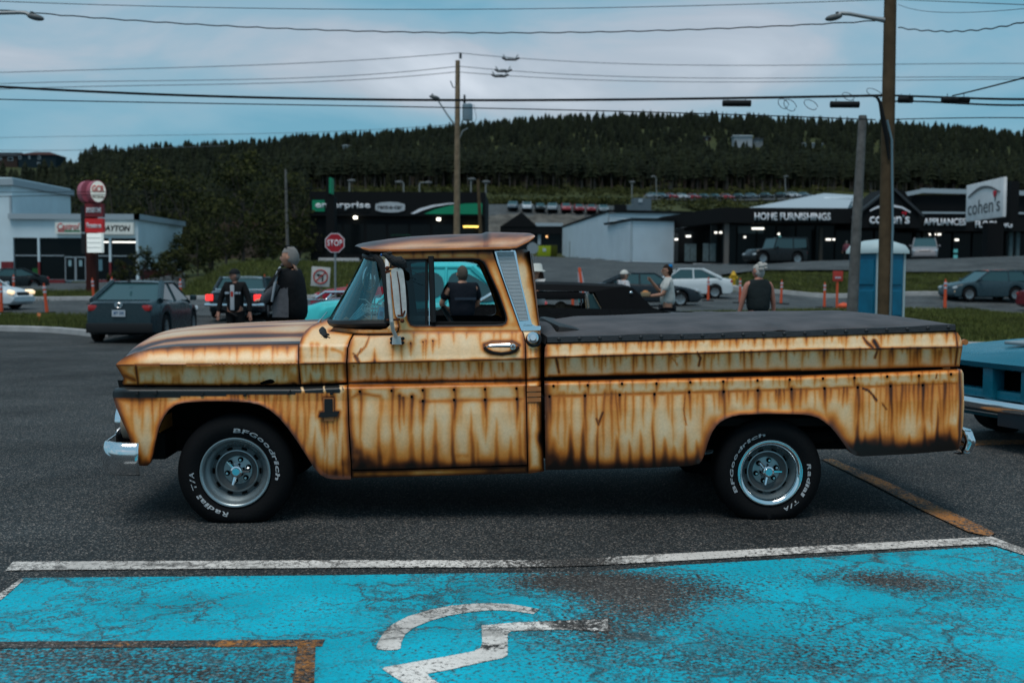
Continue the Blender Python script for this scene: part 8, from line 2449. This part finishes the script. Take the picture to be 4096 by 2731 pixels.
# ================================================================= PEOPLE
def skin(pts,edges,rad,sub=2,root=0):
 me = bpy.data.meshes.new('s'); me.from_pydata(pts,edges,[]); ob = bpy.data.objects.new('s',me); COL.objects.link(ob)
 ob.modifiers.new('k','SKIN'); m = ob.modifiers.new('q','SUBSURF'); m.levels = sub
 for i,r in enumerate(rad): me.skin_vertices[0].data[i].radius = r if hasattr(r,'__len__') else (r,r); me.skin_vertices[0].data[i].use_root = i == root
 out = bpy.data.meshes.new_from_object(ob.evaluated_get(bpy.context.evaluated_depsgraph_get())); bpy.data.objects.remove(ob); bpy.data.meshes.remove(me)
 return out
def part(nm,me,m,par):
 me.materials.clear(); me.materials.append(m); me.polygons.foreach_set('use_smooth',[True] * len(me.polygons))
 o = bpy.data.objects.new(nm,me); COL.objects.link(o); o.parent = par; return o
def person(label,u,d,H,rz,shirt,pants,skc=(.42,.21,.14),hair=(.16,.15,.145),sleeve='long',arms=None,turn=0.0,bald=0,wide=1.0,hairlen=0):
 g = G(u / K,d); t = thing('person',label,'person',tuple(g),rz); s = H / 1.75
 A = dict(R=((.02,-.24,1.17),(.08,-.27,.92)),L=((.02,.24,1.17),(.08,.27,.92))); A.update(arms or {})
 sk = mat('skin_%.2f' % skc[0],skc,.55,var=.12,vscale=14)
 P0 = [(0,0,.96),(0,0,1.14),(.0,0,1.34),(-.015,0,1.47),(.0,0,1.54),(0,-.18 * wide,1.42),(0,.18 * wide,1.42)]
 R0 = [(.12,.15 * wide),(.115 * wide,.15 * wide),(.10,.145 * wide),(.058,.062),(.055,.055),.058,.058]; E0 = [(0,1),(1,2),(2,3),(3,4),(2,5),(2,6)]
 V,R_,E = list(P0),list(R0),list(E0)
 for k_,sh in (('R',5),('L',6)):
  el,wr = [Vector(q) for q in A[k_]]; n = len(V); dr = (wr - el).normalized(); V += [tuple(el),tuple(wr),tuple(wr + dr * .07)]; R_ += [.044,.028,(.034,.018)]; E += [(sh,n),(n,n + 1),(n + 1,n + 2)]
  sd = dr.cross(Vector((0,0,1)) if abs(dr.z) < .8 else Vector((1,0,0))).normalized()
  for q in range(4):
   a = wr + dr * .09 + sd * (.018 * (q - 1.5)); m = len(V); L_ = (.055,.07,.065,.05)[q]; V += [tuple(a + dr * L_ * .55),tuple(a + dr * L_ - Vector((0,0,.012)))]; R_ += [.008,.007]; E += [(n + 2,m),(m,m + 1)]
  m = len(V); V += [tuple(wr + dr * .05 + sd * .045),tuple(wr + dr * .085 + sd * .058)]; R_ += [.010,.008]; E += [(n + 1,m),(m,m + 1)]
 for sg in (-1,1):
  n = len(V); V += [(0,sg * .09,.90),(.01,sg * .10,.50),(-.02,sg * .10,.09),(.12,sg * .11,.035)]; R_ += [.085,.055,.04,.035]; E += [(0,n),(n,n + 1),(n + 1,n + 2),(n + 2,n + 3)]
 body = skin([tuple(Vector(p) * s) for p in V],E,[tuple(q * s for q in r) if hasattr(r,'__len__') else r * s for r in R_])
 # head with brow, nose, jaw and ears, turned on the neck
 mb = MB(); mb.sphere((0,0,0),1,22,16)
 HV = []
 for x,y,z in mb.v:
  X = x * .098; Y = y * .076 * (1 - .16 * max(0,-z)); Z = z * .122
  if x > 0: X *= 1 - .10 * max(0,z) + .04 * max(0,-z)
  if z < -.5: X = X * .9 + .012
  X += .028 * exp(-(y / .22) ** 2 - ((z + .12) / .18) ** 2) * (x > 0) - .010 * exp(-((abs(y) - .42) / .2) ** 2 - ((z - .08) / .14) ** 2) * (x > 0) + .008 * exp(-(y / .4) ** 2 - ((z + .48) / .07) ** 2) * (x > 0)
  Y += .012 * np.sign(y) * exp(-((x + .05) / .2) ** 2 - ((z + .02) / .25) ** 2) * (abs(y) > .8)
  HV.append((X,Y,Z))
 Rz = Matrix.Rotation(turn,3,'Z'); C_ = Vector((.015,0,1.615)); HV = [(Rz @ Vector(p) + C_) * s for p in HV]
 b2 = MB(); b2.v = [tuple(v.co) for v in body.vertices]; b2.f = [tuple(p.vertices) for p in body.polygons]; b2.mi = [0] * len(b2.f); b2.add(HV,mb.f)
 o = b2.build('body',sk,t,sharp=80)
 hm = mat('hair_%.2f' % hair[0],hair,.8,bump=.6,bscale=90)
 hp = thing('head_pivot',None,None) if False else None
 def onhead(mb_,nm,m,sharp=60):
  mb_.v = [tuple((Rz @ Vector(p) + C_) * s) for p in mb_.v]; return mb_.build(nm,m,t,sharp=sharp)
 h = MB(); h.sphere((0,0,0),1,20,14); F = []
 h.v = [(x * .104 - .004 + .003 * sin(x * 19 + z * 13),y * .083 + .003 * sin(y * 17 + z * 11),z * .126 + .003 * sin(x * 15 + y * 23)) for x,y,z in h.v]
 def keep(f):
  c = np.mean([h.v[i] for i in f],0); return (c[2] > .055 + bald * .03 and c[0] < .085) or (c[0] < .0 and c[2] > -.06) or (c[0] < -.03 and c[2] > -.09 - hairlen)
 h.f = [f for f in h.f if keep(f)]; h.mi = [0] * len(h.f)
 if hairlen: h.tube([(-.05,0,-.02),(-.07,0,-.12),(-.06,0,-.22)],[.08,.075,.04],10)
 if bald < 2: onhead(h,'hair',hm)
 e_ = MB(); [e_.sphere((.005,q * .078,-.01),1,8,6,sc=(.018,.010,.028)) for q in (-1,1)]; onhead(e_,'ears',sk)
 e_ = MB(); [e_.sphere((.082,q * .030,.012),.010,8,6) for q in (-1,1)]; onhead(e_,'eyes',mat('eye_dark',(.02,.018,.016),.3))
 # clothes
 up = 1.0; V2 = [(0,0,.84 if sleeve == 'long' else .92),(0,0,1.14),(0,0,1.34),(-.015,0,1.482),(0,-.18 * wide,1.43),(0,.18 * wide,1.43)]; R2 = [(.165 * wide,.20 * wide),(.14 * wide,.17 * wide),(.136 * wide,.185 * wide),(.078,.082),.078,.078]; E2 = [(0,1),(1,2),(2,3),(2,4),(2,5)]
 if sleeve != 'none':
  for k_,sh in (('R',4),('L',5)):
   el,wr = [Vector(q) for q in A[k_]]; S = Vector(V2[sh]); n = len(V2)
   if sleeve == 'long': V2 += [tuple(el),tuple(wr)]; R2 += [.062,.045]; E2 += [(sh,n),(n,n + 1)]
   else: V2.append(tuple(S.lerp(el,.78))); R2.append(.072); E2.append((sh,n))
 o = part('shirt' if sleeve != 'long' else 'jacket',skin([tuple(Vector(p) * s) for p in V2],E2,[tuple(q * s for q in r) if hasattr(r,'__len__') else r * s for r in R2]),mat('cloth_%.3f_%.3f' % shirt[:2],shirt,.85,var=.12,vscale=9,bump=.5,bscale=14),t)
 V3 = [(0,0,1.04)]; R3 = [(.155 * wide,.185 * wide)]; E3 = []
 for sg in (-1,1): n = len(V3); V3 += [(0,sg * .09,.86),(.01,sg * .10,.50),(-.02,sg * .10,.10)]; R3 += [.115,.075,.06]; E3 += [(0,n),(n,n + 1),(n + 1,n + 2)]
 part('trousers',skin([tuple(Vector(p) * s) for p in V3],E3,[tuple(q * s for q in r) if hasattr(r,'__len__') else r * s for r in R3]),mat('cloth_%.3f_%.3f' % pants[:2],pants,.85,var=.1),t)
 t['hd'] = 1; del t['hd']
 return t,onhead,s
BK = (.012,.012,.013)
def capon(on,col,brim=1,ang=0.0,nm='cap'):
 c = MB(); c.sphere((0,0,.035),1,20,12,sc=(.112,.092,.105)); c.f = [f for f in c.f if np.mean([c.v[i][2] for i in f]) > .045]; c.mi = [0] * len(c.f)
 vs = []
 for i in range(9):
  a = -1.1 + 2.2 * i / 8; vs += [(.09 * cos(a) + .01,.085 * sin(a),.052),(.10 + .085 * cos(a) * brim,.082 * sin(a),.038 + .012 * cos(a)),(.10 + .083 * cos(a) * brim,.080 * sin(a),.032 + .012 * cos(a)),(.09 * cos(a),.083 * sin(a),.044)]
 c.grid(vs,9,4); return on(c,nm,mat('cap_%.2f' % col[0],col,.7))
def shades(on,z=.012,x=.088):
 c = MB(); [c.box((x,q * .032,z),(.012,.048,.032)) for q in (-1,1)]; [c.tube([(x,q * .06,z + .005),(x - .09,q * .082,z)],.004,6) for q in (-1,1)]; return on(c,'sunglasses',mat('lens_black',(.006,.006,.007),.15))
t,on,s = person('person in a black cap and open black jacket over a white and red T-shirt',940,21,1.62,-R90 - .15,BK,BK,arms=dict(R=((.03,-.30,1.13),(.12,-.30,.88)),L=((.0,.29,1.13),(.06,.33,.88))),turn=-1.0,bald=1,skc=(.36,.17,.12))
capon(on,(.012,.014,.016),1.1)
MB().box((.150,0,1.18),(.03,.085,.50)).build('t_shirt',mat('tshirt_white',(.40,.42,.45),.8),t,bevel=.02).scale = (s,) * 3
for y_,w_ in ((-.11,.085),(.09,.07),(.155,.03)): MB().box((.150,y_,1.27),(.012,w_,.045)).build('chest_patch',mat('patch_grey',(.30,.36,.42),.7),t,bevel=.004).scale = (s,) * 3
MB().box((.167,0,1.25),(.004,.05,.10)).build('print',mat('print_red',(.4,.03,.02),.7),t).scale = (s,) * 3
t,on,s = person('person with cropped grey hair and folded arms in a grey and black jacket',1165,13.7,1.86,pi - .25,BK,BK,arms=dict(R=((.24,-.19,1.16),(.30,.06,1.14)),L=((.22,.20,1.14),(.28,-.08,1.10))),turn=.12,wide=1.32,hair=(.22,.21,.20))
shades(on,.118,.03); b = MB().sphere((.085,0,-.088),1,10,8,sc=(.026,.034,.026)); on(b,'goatee',mat('goatee_grey',(.10,.09,.085),.9))
mb = MB(); vs = []                          # light grey front and side of the jacket
for i in range(12):
 z_ = .80 + .56 * i / 11
 for a in np.linspace(.25,1.95,9): vs.append((.205 * cos(a) * (1 - .10 * (z_ > 1.2)),.262 * sin(a) - .01,z_))
mb.grid(vs,12,9); o = mb.build('grey_panel',mat('jacket_grey',(.10,.10,.11),.8,var=.15,bump=.4,bscale=20),t); o.scale = (s,) * 3
mb = MB(); mb.tube([(.06,.16,1.50),(.04,.27,1.44),(.06,.30,1.30),(.10,.29,1.12)],[.012,.016,.016,.012],8); mb.build('shoulder_stripe',mat('stripe_pale',(.30,.33,.36),.7),t).scale = (s,) * 3
mb = MB(); mb.tube([(.05,.235,1.32),(.15,.235,1.20),(.22,.21,1.15),(.28,.05,1.13)],[.055,.06,.058,.045],10); mb.build('grey_sleeve',mat('jacket_grey',(0,0,0)),t).scale = (s,) * 3
t,on,s = person('person in a dark navy shirt seen from behind through the cab window',1850,16,1.66,R90 + .35,(.010,.013,.019),BK,sleeve='short',arms=dict(L=((.10,.30,1.16),(.26,.14,1.08)),R=((.10,-.28,1.16),(.24,-.1,1.08))),hair=(.09,.075,.062),wide=1.12)
MB().box((-.150,0,1.25),(.01,.33,.035)).build('back_stripe',mat('stripe_navy',(.035,.05,.07),.8),t).scale = (s,) * 3
t,on,s = person('person in a white bucket hat and white T-shirt behind the soft top car',2150,20.3,1.70,radians(205),(.45,.44,.43),(.03,.03,.04),sleeve='short',arms=dict(L=((.15,.24,1.22),(.22,.10,1.36)),R=((.15,-.22,1.2),(.2,-.05,1.3))),hair=(.05,.025,.018),hairlen=.08)
shades(on); h = MB().lathe([(0,.165),(.07,.16),(.095,.14),(.105,.06),(.16,.025),(.162,.018),(.10,.05)],n=24,axis='Z'); on(h,'bucket_hat',mat('hat_white',(.55,.56,.52),.8))
t,on,s = person('person in a white cap with a shaved neck beyond the soft top',2495,27,1.65,.35,(.5,.5,.52),(.04,.04,.06),sleeve='short',bald=1,hair=(.10,.08,.07)); capon(on,(.55,.54,.50),1.0)
t,on,s = person('person in a white polo shirt and sunglasses eating from a paper tray',2672,22,1.76,pi - .1,(.52,.52,.49),(.010,.011,.014),sleeve='short',arms=dict(R=((.14,-.24,1.20),(.30,-.06,1.40)),L=((.10,.24,1.16),(.34,.12,1.13))),hair=(.025,.016,.012),wide=1.1)
shades(on); on(MB().sphere((-.055,0,.085),1,14,8,sc=(.05,.06,.045)),'skullcap',mat('skullcap_blue',(.01,.16,.38),.6))
g_ = thing('paper_tray','small paper food tray held by the person in the white polo','food tray',tuple(G(2672 / K,22) + Vector((-.44,-.08,1.17)))); MB().box((0,0,0),(.15,.11,.08),taper=1.25).build('tray',mat('paper_tan',(.45,.31,.18),.8),g_,bevel=.01); MB().sphere((0,0,.045),1,10,6,sc=(.06,.045,.03)).build('food',mat('food_orange',(.5,.22,.08),.7),g_)
t,on,s = person('person with white hair in a sleeveless charcoal top, seen from behind the bed cover',3035,18,1.73,R90 + .25,(.018,.024,.025),BK,sleeve='none',arms=dict(L=((.02,.27,1.14),(.06,.31,.90)),R=((.02,-.27,1.14),(.06,-.31,.90))),hair=(.42,.40,.37),turn=.5,wide=1.12,skc=(.40,.17,.12))
mb = MB(); [mb.sphere((-.07 + .035 * cos(q * 2.1),.05 * sin(q * 2.1),.02 + .016 * q),1,8,6,sc=(.05,.045,.04)) for q in range(7)]; on(mb,'hair',mat('hair_0.42',(0,0,0)))
person('person in a red top standing before the furniture store',3384,86,1.7,R90,(.16,.05,.07),BK)
# ================================================================= STREET FURNITURE
M_ORG = mat('delineator_orange',(.62,.085,.03),.55); M_REFL = mat('reflective_white',(.45,.46,.52),.5); M_RUB = mat('rubber_base',(.02,.02,.02),.9)
DEL = thing('delineator','x','delineator',(0,0,0),0,'orange delineator posts along the road')
MB().lathe([(0,1.10),(.022,1.10),(.03,1.06),(.018,1.02),(.055,.98),(.052,.60),(.062,.04),(0,.04)],n=16,axis='Z').build('post',M_ORG,DEL)
for z_ in (.74,.90): MB().lathe([(.0555,z_),(.0565,z_ + .01),(.0565,z_ + .075),(.0555,z_ + .085)],n=16,axis='Z').build('reflective_band',M_REFL,DEL)
MB().box((0,0,.02),(.52,.52,.045)).build('base',M_RUB,DEL,bevel=.01)
for i,(u,d_,ln,lb) in enumerate(((3,41.5,0,'orange delineator at the very left edge'),(186,41.3,-.09,'leaning orange delineator on a black base on the left of the road'),(375,48,-.06,'orange delineator over the teal sedan\'s left rear corner'),(440,50,.08,'tilted orange delineator behind the teal sedan roof'),
                (54,56,0,'orange delineator between the white and the black sedan'),(722,47,-.04,'orange delineator right of the teal sedan roof'),(1058,52,0,'orange delineator over the black vintage sedan roof'),(1389,39,0,'orange delineator before the red crossover'),(1404,45,0,'orange delineator beside the windshield edge'),
                (2292,46,0,'orange delineator between the bucket hat and the leaning board'),(2834,52.5,0,'orange delineator before the white sedan\'s rear wheel'),(2963,50,.02,'orange delineator left of the white haired person'),(3126,52,-.03,'orange delineator just right of the white haired person'),
                (3300,49,0,'orange delineator left of the small red sign'),(3783,41,0,'orange delineator at the nose of the slate crossover'),(3548,25.6,0,'short orange marker at the foot of the tall pole'))):
 o = DEL if i == 0 else copy_tree(DEL)
 o.location = G(u / K,d_,.02); o['label'] = lb; o.rotation_euler = (0,ln,.3 * i)
 if u == 3548: o.location.z -= .62
def signpost(nm,label,u,d_,pm,pr,top,v=None):
 t = thing(nm,label,'sign',tuple(G(u / K,d_))); MB().tube([(0,0,-.2),(0,0,top)],pr,8).build('post',pm,t); return t
def octo(r,n=8,a0=pi / 8): return [(r * cos(a0 + 2 * pi * i / n),r * sin(a0 + 2 * pi * i / n)) for i in range(n)]
t = signpost('stop_sign','red octagonal STOP sign on a galvanised post',1341,38,M_GALV,.035,PZ(1341,935,38) - G(1341 / K,38).z); z_ = PZ(1341,972,38) - t.location.z; r = .345
o = MB().prism(octo(r),-.07,-.05).build('border',M_WL,t,smooth=False); o.location = (0,0,z_); o = MB().prism(octo(r * .93),-.075,-.068).build('face',mat('stop_red',(.36,.012,.022),.45),t,smooth=False); o.location = (0,0,z_)
letters('sign_lettering','STOP',M_WL,t,(0,-.077,z_),width=.50,height=.21,extrude=.004,offset=.02)
t = signpost('no_left_turn_sign','white no left turn sign with a red ring on a wooden post',1284,37,M_POLET,.045,PZ(1284,1066,37) - G(1284 / K,37).z); z_ = PZ(1284,1107,37) - t.location.z
o = MB().box((0,0,0),(.60,.02,.63)).build('face',mat('sign_offwhite',(.48,.48,.46),.5),t,bevel=.008); o.location = (0,-.07,z_); o.rotation_euler = (0,.07,.1)
a = MB(); a.tube([(.22 * cos(q),0,.22 * sin(q)) for q in np.linspace(0,2 * pi,33)],.022,6,cap=False); a.tube([(-.155,0,-.155),(.155,0,.155)],.018,6); a.build('ring',mat('ring_red',(.40,.03,.02),.5),o).location = (0,-.016,0)
a = MB(); a.box((.065,0,-.06),(.045,.012,.20)); a.box((0,0,.05),(.15,.012,.045)); a.prism([(-.15,.05),(-.05,.11),(-.05,-.01)],-.006,.006); a.build('arrow',M_BLACK,o,smooth=False).location = (0,-.014,0)
t = signpost('stop_sign','grey back of an octagonal sign near the green dumpster',2130,80,M_GALV,.04,PZ(2130,968,80) - G(2130 / K,80).z); MB().prism(octo(.42),-.05,-.03).build('plate',mat('sign_back',(.22,.26,.28),.5),t,smooth=False).location = (0,0,PZ(2130,993,80) - t.location.z)
t = signpost('road_sign','small red temporary road sign left of the portable toilet',3350,47,M_ORG,.05,1.5); MB().box((0,-.06,1.35),(.42,.03,.42)).build('plate',mat('plate_red',(.40,.05,.04),.6),t,bevel=.01); wallbox('print',-.12,.12,-.085,-.08,1.26,1.32,M_REFL,t)
t = thing('sandbag','orange sandbag lump beside the small red road sign','sandbag',tuple(G(3376 / K,46,.12))); MB().sphere((0,0,0),1,14,8,sc=(.24,.2,.14)).build('bag',M_ORG,t); MB().box((0,0,.13),(.06,.1,.05)).build('tie',M_ORG,t,bevel=.01)
t = thing('barricade','leaning orange and white board beyond the soft top','barricade',tuple(G(2342 / K,44))); o = MB().box((0,0,.85),(.13,.05,1.75),taper=.8).build('board',M_ORG,t,bevel=.01); o.rotation_euler = (0,-.14,0); o = MB().box((0,.04,.8),(.34,.03,1.5),taper=.5).build('backing',M_REFL,t,bevel=.01); o.rotation_euler = (0,-.14,0)
t = thing('fire_hydrant','yellow fire hydrant on the grass right of the white sedan','fire hydrant',tuple(G(2934 / K,61.5))); M_YEL = mat('hydrant_yellow',(.52,.30,.01),.5)
MB().lathe([(.17,0),(.17,.06),(.12,.08),(.12,.55),(.16,.57),(.16,.62),(.12,.66),(.08,.76),(.03,.82),(0,.82)],n=20,axis='Z').build('barrel',M_YEL,t); MB().cyl((0,0,.48),.065,.42,12,'X').cyl((0,-.14,.42),.075,.1,12,'Y').build('outlets',M_YEL,t); t.scale = (1.1,1.1,1.12)
# portable toilet
t = thing('portable_toilet','teal portable toilet with a white domed roof between the two poles','portable toilet',tuple(G(3508 / K,32)),radians(28)); M_PT = mat('toilet_teal',(.006,.14,.24),.5,var=.15,vscale=3); M_PW = mat('toilet_white',(.42,.52,.54),.5)
MB().box((0,0,1.05),(1.02,1.02,2.0)).build('walls',M_PT,t,bevel=.03); wallbox('base',-.56,.56,-.56,.56,0,.12,M_PT,t,.02)
for x_ in (-.51,.51):
 for y_ in (-.51,.51): MB().tube([(x_,y_,.1),(x_,y_,2.04)],.035,8).build('corner_post',M_PW if (x_ < 0 and y_ < 0) or (x_ > 0 and y_ < 0) else M_PT,t)
for (a,b,c,e,f) in ((-.40,.40,1.15,1.85,0),(-.40,.40,.30,1.0,0),(-.40,.40,1.15,1.85,1),(-.40,.40,.30,1.0,1)): o = wallbox('wall_panel',a,b,-.545,-.50,c,e,M_PT,t,.02); o.rotation_euler = (0,0,-R90 * f)
mb = MB(); vs = []
for j,(w_,z_) in enumerate(((.60,2.02),(.60,2.10),(.52,2.26),(.30,2.38),(.02,2.42))):
 for i in range(16): a = 2 * pi * i / 16 + pi / 4; k = w_ / max(abs(cos(a)),abs(sin(a))) * (1 if j < 3 else .85); vs.append((k * cos(a),k * sin(a),z_))
mb.v = vs; mb.f = [(j * 16 + i,j * 16 + (i + 1) % 16,(j + 1) * 16 + (i + 1) % 16,(j + 1) * 16 + i) for j in range(4) for i in range(16)]; mb.mi = [0] * 64; mb.build('roof',M_PW,t,sharp=50)
t = thing('dumpster','lime green dumpster beside the white clapboard wall','dumpster',tuple(G(2174 / K,150,.1)),.1); MB().box((0,0,.75),(1.65,1.3,1.4),taper=1.05).build('bin',mat('dumpster_lime',(.26,.33,.02),.6),t,bevel=.03); MB().box((0,0,1.5),(1.7,1.35,.12)).build('lid',M_TRIMB,t); MB().box((0,-.70,.9),(.4,.03,.4)).build('decal',M_PW,t)
t = thing('dumpster','darker second dumpster half behind the lime green one','dumpster',tuple(G(2212 / K,152,.1)),.1); MB().box((0,0,.8),(.9,1.3,1.5),taper=1.05).build('bin',mat('dumpster_olive',(.05,.06,.008),.6),t,bevel=.03); MB().box((0,0,1.6),(.95,1.35,.1)).build('lid',M_TRIMB,t)
t = thing('marker_flag','tiny orange marker flag in the left grass island','flag',tuple(G(153 / K,34,.12))); MB().tube([(0,0,0),(0,0,.26)],.006,5).build('stick',M_ORG,t); MB().box((0,0,.22),(.10,.01,.09)).build('flag',mat('flag_orange',(.8,.25,.10),.6),t)
# ================================================================= ON AND IN THE TRUCK
M_ENAM = mat('white_enamel',(.58,.56,.53),.4,var=.12,vscale=18,bump=.15); M_RSTY = mat('rusted_metal',(.10,.03,.015),.8,var=.5,vscale=40)
o = bpy.data.objects.new('side_mirror',None); COL.objects.link(o); o.parent = truck; YM = -.10; SMR = o
MB().tube([T1(1547,1040,.06),T1(1550,1080,-.04),T1(1552,1096,YM),T1(1557,1180,YM),T1(1566,1285,YM),T1(1572,1320,-.05),T1(1584,1346,-.01)],.0125,10).build('mirror_arm',M_ENAM,SMR)
mb = MB(); vs = []
for j in range(2):
 q = smooth_closed([(1567,1078),(1600,1073),(1613,1090),(1625,1258),(1612,1268),(1592,1268),(1584,1255),(1569,1098)],2); vs += [tuple(T1(u,v,YM + (.0 if not j else .16))) for u,v in q]
n = len(q); mb.add(vs,[tuple(range(n)),tuple(range(2 * n - 1,n - 1,-1))] + [(i,(i + 1) % n,n + (i + 1) % n,n + i) for i in range(n)]); hd_ = mb.build('mirror_housing',M_ENAM,SMR,bevel=.008)
mb = MB(); mb.tube([T1(1588,1085,YM - .003),T1(1597,1140,YM - .004),T1(1602,1200,YM - .004),T1(1607,1262,YM - .003)],[.002,.004,.003,.006],6); mb.tube([T1(1590,1262,YM - .002),T1(1610,1264,YM - .002),T1(1620,1242,YM - .002)],[.005,.007,.004],6); mb.build('rust_line',M_RSTY,hd_)
for v_,a in ((1070,0),(1085,1),(1280,2)): MB().tube([T1(1545,v_,YM),T1(1600 if a != 1 else 1566,v_ - 2,YM + .01)],.006,6).sphere(tuple(T1(1549 if a < 2 else 1609,v_ + 3,YM)),.013,8,6).build('mirror_bracket',M_RSTY,SMR)
o = plate('mirror_foot',[(1572,1345),(1602,1345),(1606,1375),(1570,1375)],.035,.03,M_ENAM,SMR)
for u,v in ((1567,1355),(1611,1354),(1567,1370),(1610,1370)): MB().sphere(tuple(T1(u,v,.02)),.012,10,6).build('foot_bolt',M_BLACK,SMR)
def critter(label,pts,rad,nose,legs,ears,par=None):
 t = thing('toy_rat',label,'toy rat',(0,0,0)); t.location = tuple(TO); t.rotation_euler = (0,0,TH); M_R = mat('rat_black',(.010,.011,.012),.55,bump=.6,bscale=120)
 mb = MB(); mb.tube(pts,rad,12); [mb.tube(l,[.008,.005],6) for l in legs]; [mb.sphere(tuple(e),.012,8,6,sc=(1,.5,1)) for e in ears]; mb.build('body',M_R,t)
 if nose: MB().sphere(tuple(nose),.009,10,6).build('nose',mat('nose_blue',(.01,.09,.28),.4),t)
 return t
yr = -.08
t = critter('black toy rat with a blue nose sitting on top of the side mirror',[T1(1527,1019,yr),T1(1540,1019,yr),T1(1556,1028,yr),T1(1575,1045,yr),T1(1596,1048,yr),T1(1612,1060,yr),T1(1622,1075,yr)],[.007,.013,.020,.030,.036,.030,.010],T1(1526,1020,yr),[(T1(1566,1050,yr - .02),T1(1562,1070,yr - .02)),(T1(1600,1062,yr - .02),T1(1592,1072,yr - .02))],[T1(1556,1014,yr - .01),T1(1561,1013,yr + .02)])
MB().tube([T1(1620,1068,yr),T1(1640,1066,yr),T1(1655,1072,yr),T1(1640,1080,yr),T1(1668,1094,yr),T1(1690,1100,yr)],.0018,5).build('tail',M_BLACK,t)
critter('small black toy rat crawling down the cowl in front of the windshield',[T1(1290,1313,.26),T1(1290,1324,.22),T1(1294,1338,.17),T1(1302,1350,.12),T1(1308,1361,.09)],[.012,.024,.024,.016,.006],None,[(T1(1280,1336,.17),T1(1277,1343,.15)),(T1(1287,1350,.12),T1(1286,1357,.10)),(T1(1306,1348,.12),T1(1320,1352,.10)),(T1(1304,1336,.15),T1(1316,1338,.13))],[T1(1300,1343,.10)])
YD = .34
t = thing('face_mask','pale blue pleated face mask lying on the dashboard','face mask',tuple(TO),TH); mb = MB(); vs = []
c4 = [T1(1452,1212,YD),T1(1474,1246,YD),T1(1408,1292,YD),T1(1392,1282,YD)]
for i in range(13):
 a = i / 12
 for j in range(6): b = j / 5; p = (c4[0] * (1 - b) + c4[3] * b) * (1 - a) + (c4[1] * (1 - b) + c4[2] * b) * a; vs.append((p.x,p.y - .012 * sin(pi * b) - .004 * (i % 3 == 1),p.z))
mb.grid(vs,13,6); o = mb.build('mask',mat('mask_blue',(.30,.62,.68),.8),t,sharp=15); MB().tube([c4[1],T1(1486,1262,YD),T1(1476,1275,YD),c4[1].lerp(c4[2],.3)],.002,5).build('ear_loop',M_WL,t)
t = thing('toy_spider','white plastic spider skeleton on the dashboard beside the mask','toy spider',tuple(TO),TH); M_BONE = mat('bone_white',(.55,.62,.58),.6)
mb = MB(); c = T1(1494,1234,YD - .02)
for q in range(7): mb.tube([c + Vector((.028 * cos(a) - .045 + .016 * q,.02 * sin(a),.032 * sin(a) * (1 - abs(q - 3) * .12))) for a in np.linspace(0,2 * pi,13)],.003,5,cap=False)
mb.tube([c + Vector((-.05,0,0)),c + Vector((.075,0,0))],.008,6); mb.sphere(tuple(c + Vector((.075,0,0))),.018,8,6); mb.build('ribcage',M_BONE,t)
for (a,b,e) in (((1486,1222),(1462,1198),(1436,1196)),((1496,1218),(1500,1190),(1524,1176)),((1506,1222),(1516,1204),(1540,1190)),((1482,1228),(1468,1216),(1456,1222)),((1488,1250),(1486,1272),(1480,1290)),((1504,1250),(1508,1266),(1520,1280)),((1478,1236),(1466,1240),(1462,1252)),((1510,1232),(1526,1224),(1538,1236))):
 MB().tube([T1(*a,YD - .02),T1(*b,YD - .03),T1(*e,YD - .03)],[.005,.0045,.002],6).build('leg',M_BONE,t)
t = thing('sanitiser_bottle','small blue hand sanitiser bottle at the corner of the windshield','bottle',tuple(TO),TH); mb = MB(); q = [T1(u,v,.26) for u,v in ((1517,1226),(1542,1230),(1534,1284),(1508,1276))]; mb.add([tuple(p) for p in q] + [(p.x,p.y + .03,p.z) for p in q],[(0,1,2,3),(7,6,5,4),(0,4,5,1),(1,5,6,2),(2,6,7,3),(3,7,4,0)]); mb.build('bottle',mat('gel_blue',(.03,.36,.60),.15),t,bevel=.006)
MB().tube([T1(1531,1228,.275),T1(1534,1206,.275)],[.012,.008],10).build('cap',M_BONE,t); o = MB().box(tuple((q[0] + q[2]) / 2 + Vector((0,-.001,0))),(.022,.002,.03),rot=(0,.2,0)).build('label',mat('label_navy',(.01,.08,.25),.5),t)
t = thing('toy_bear','dark toy with round ears deeper on the dashboard','toy',tuple(TO),TH); M_TOY = mat('toy_teal',(.016,.04,.045),.8,bump=.4); mb = MB(); mb.sphere(tuple(T1(1428,1205,.7)),1,14,10,sc=(.06,.05,.06)); mb.sphere(tuple(T1(1425,1240,.72)),1,14,10,sc=(.085,.06,.07)); mb.build('body',M_TOY,t)
for u,v in ((1411,1184),(1442,1176)): MB().sphere(tuple(T1(u,v,.7)),1,10,6,sc=(.017,.008,.02)).build('ear',M_TOY,t)
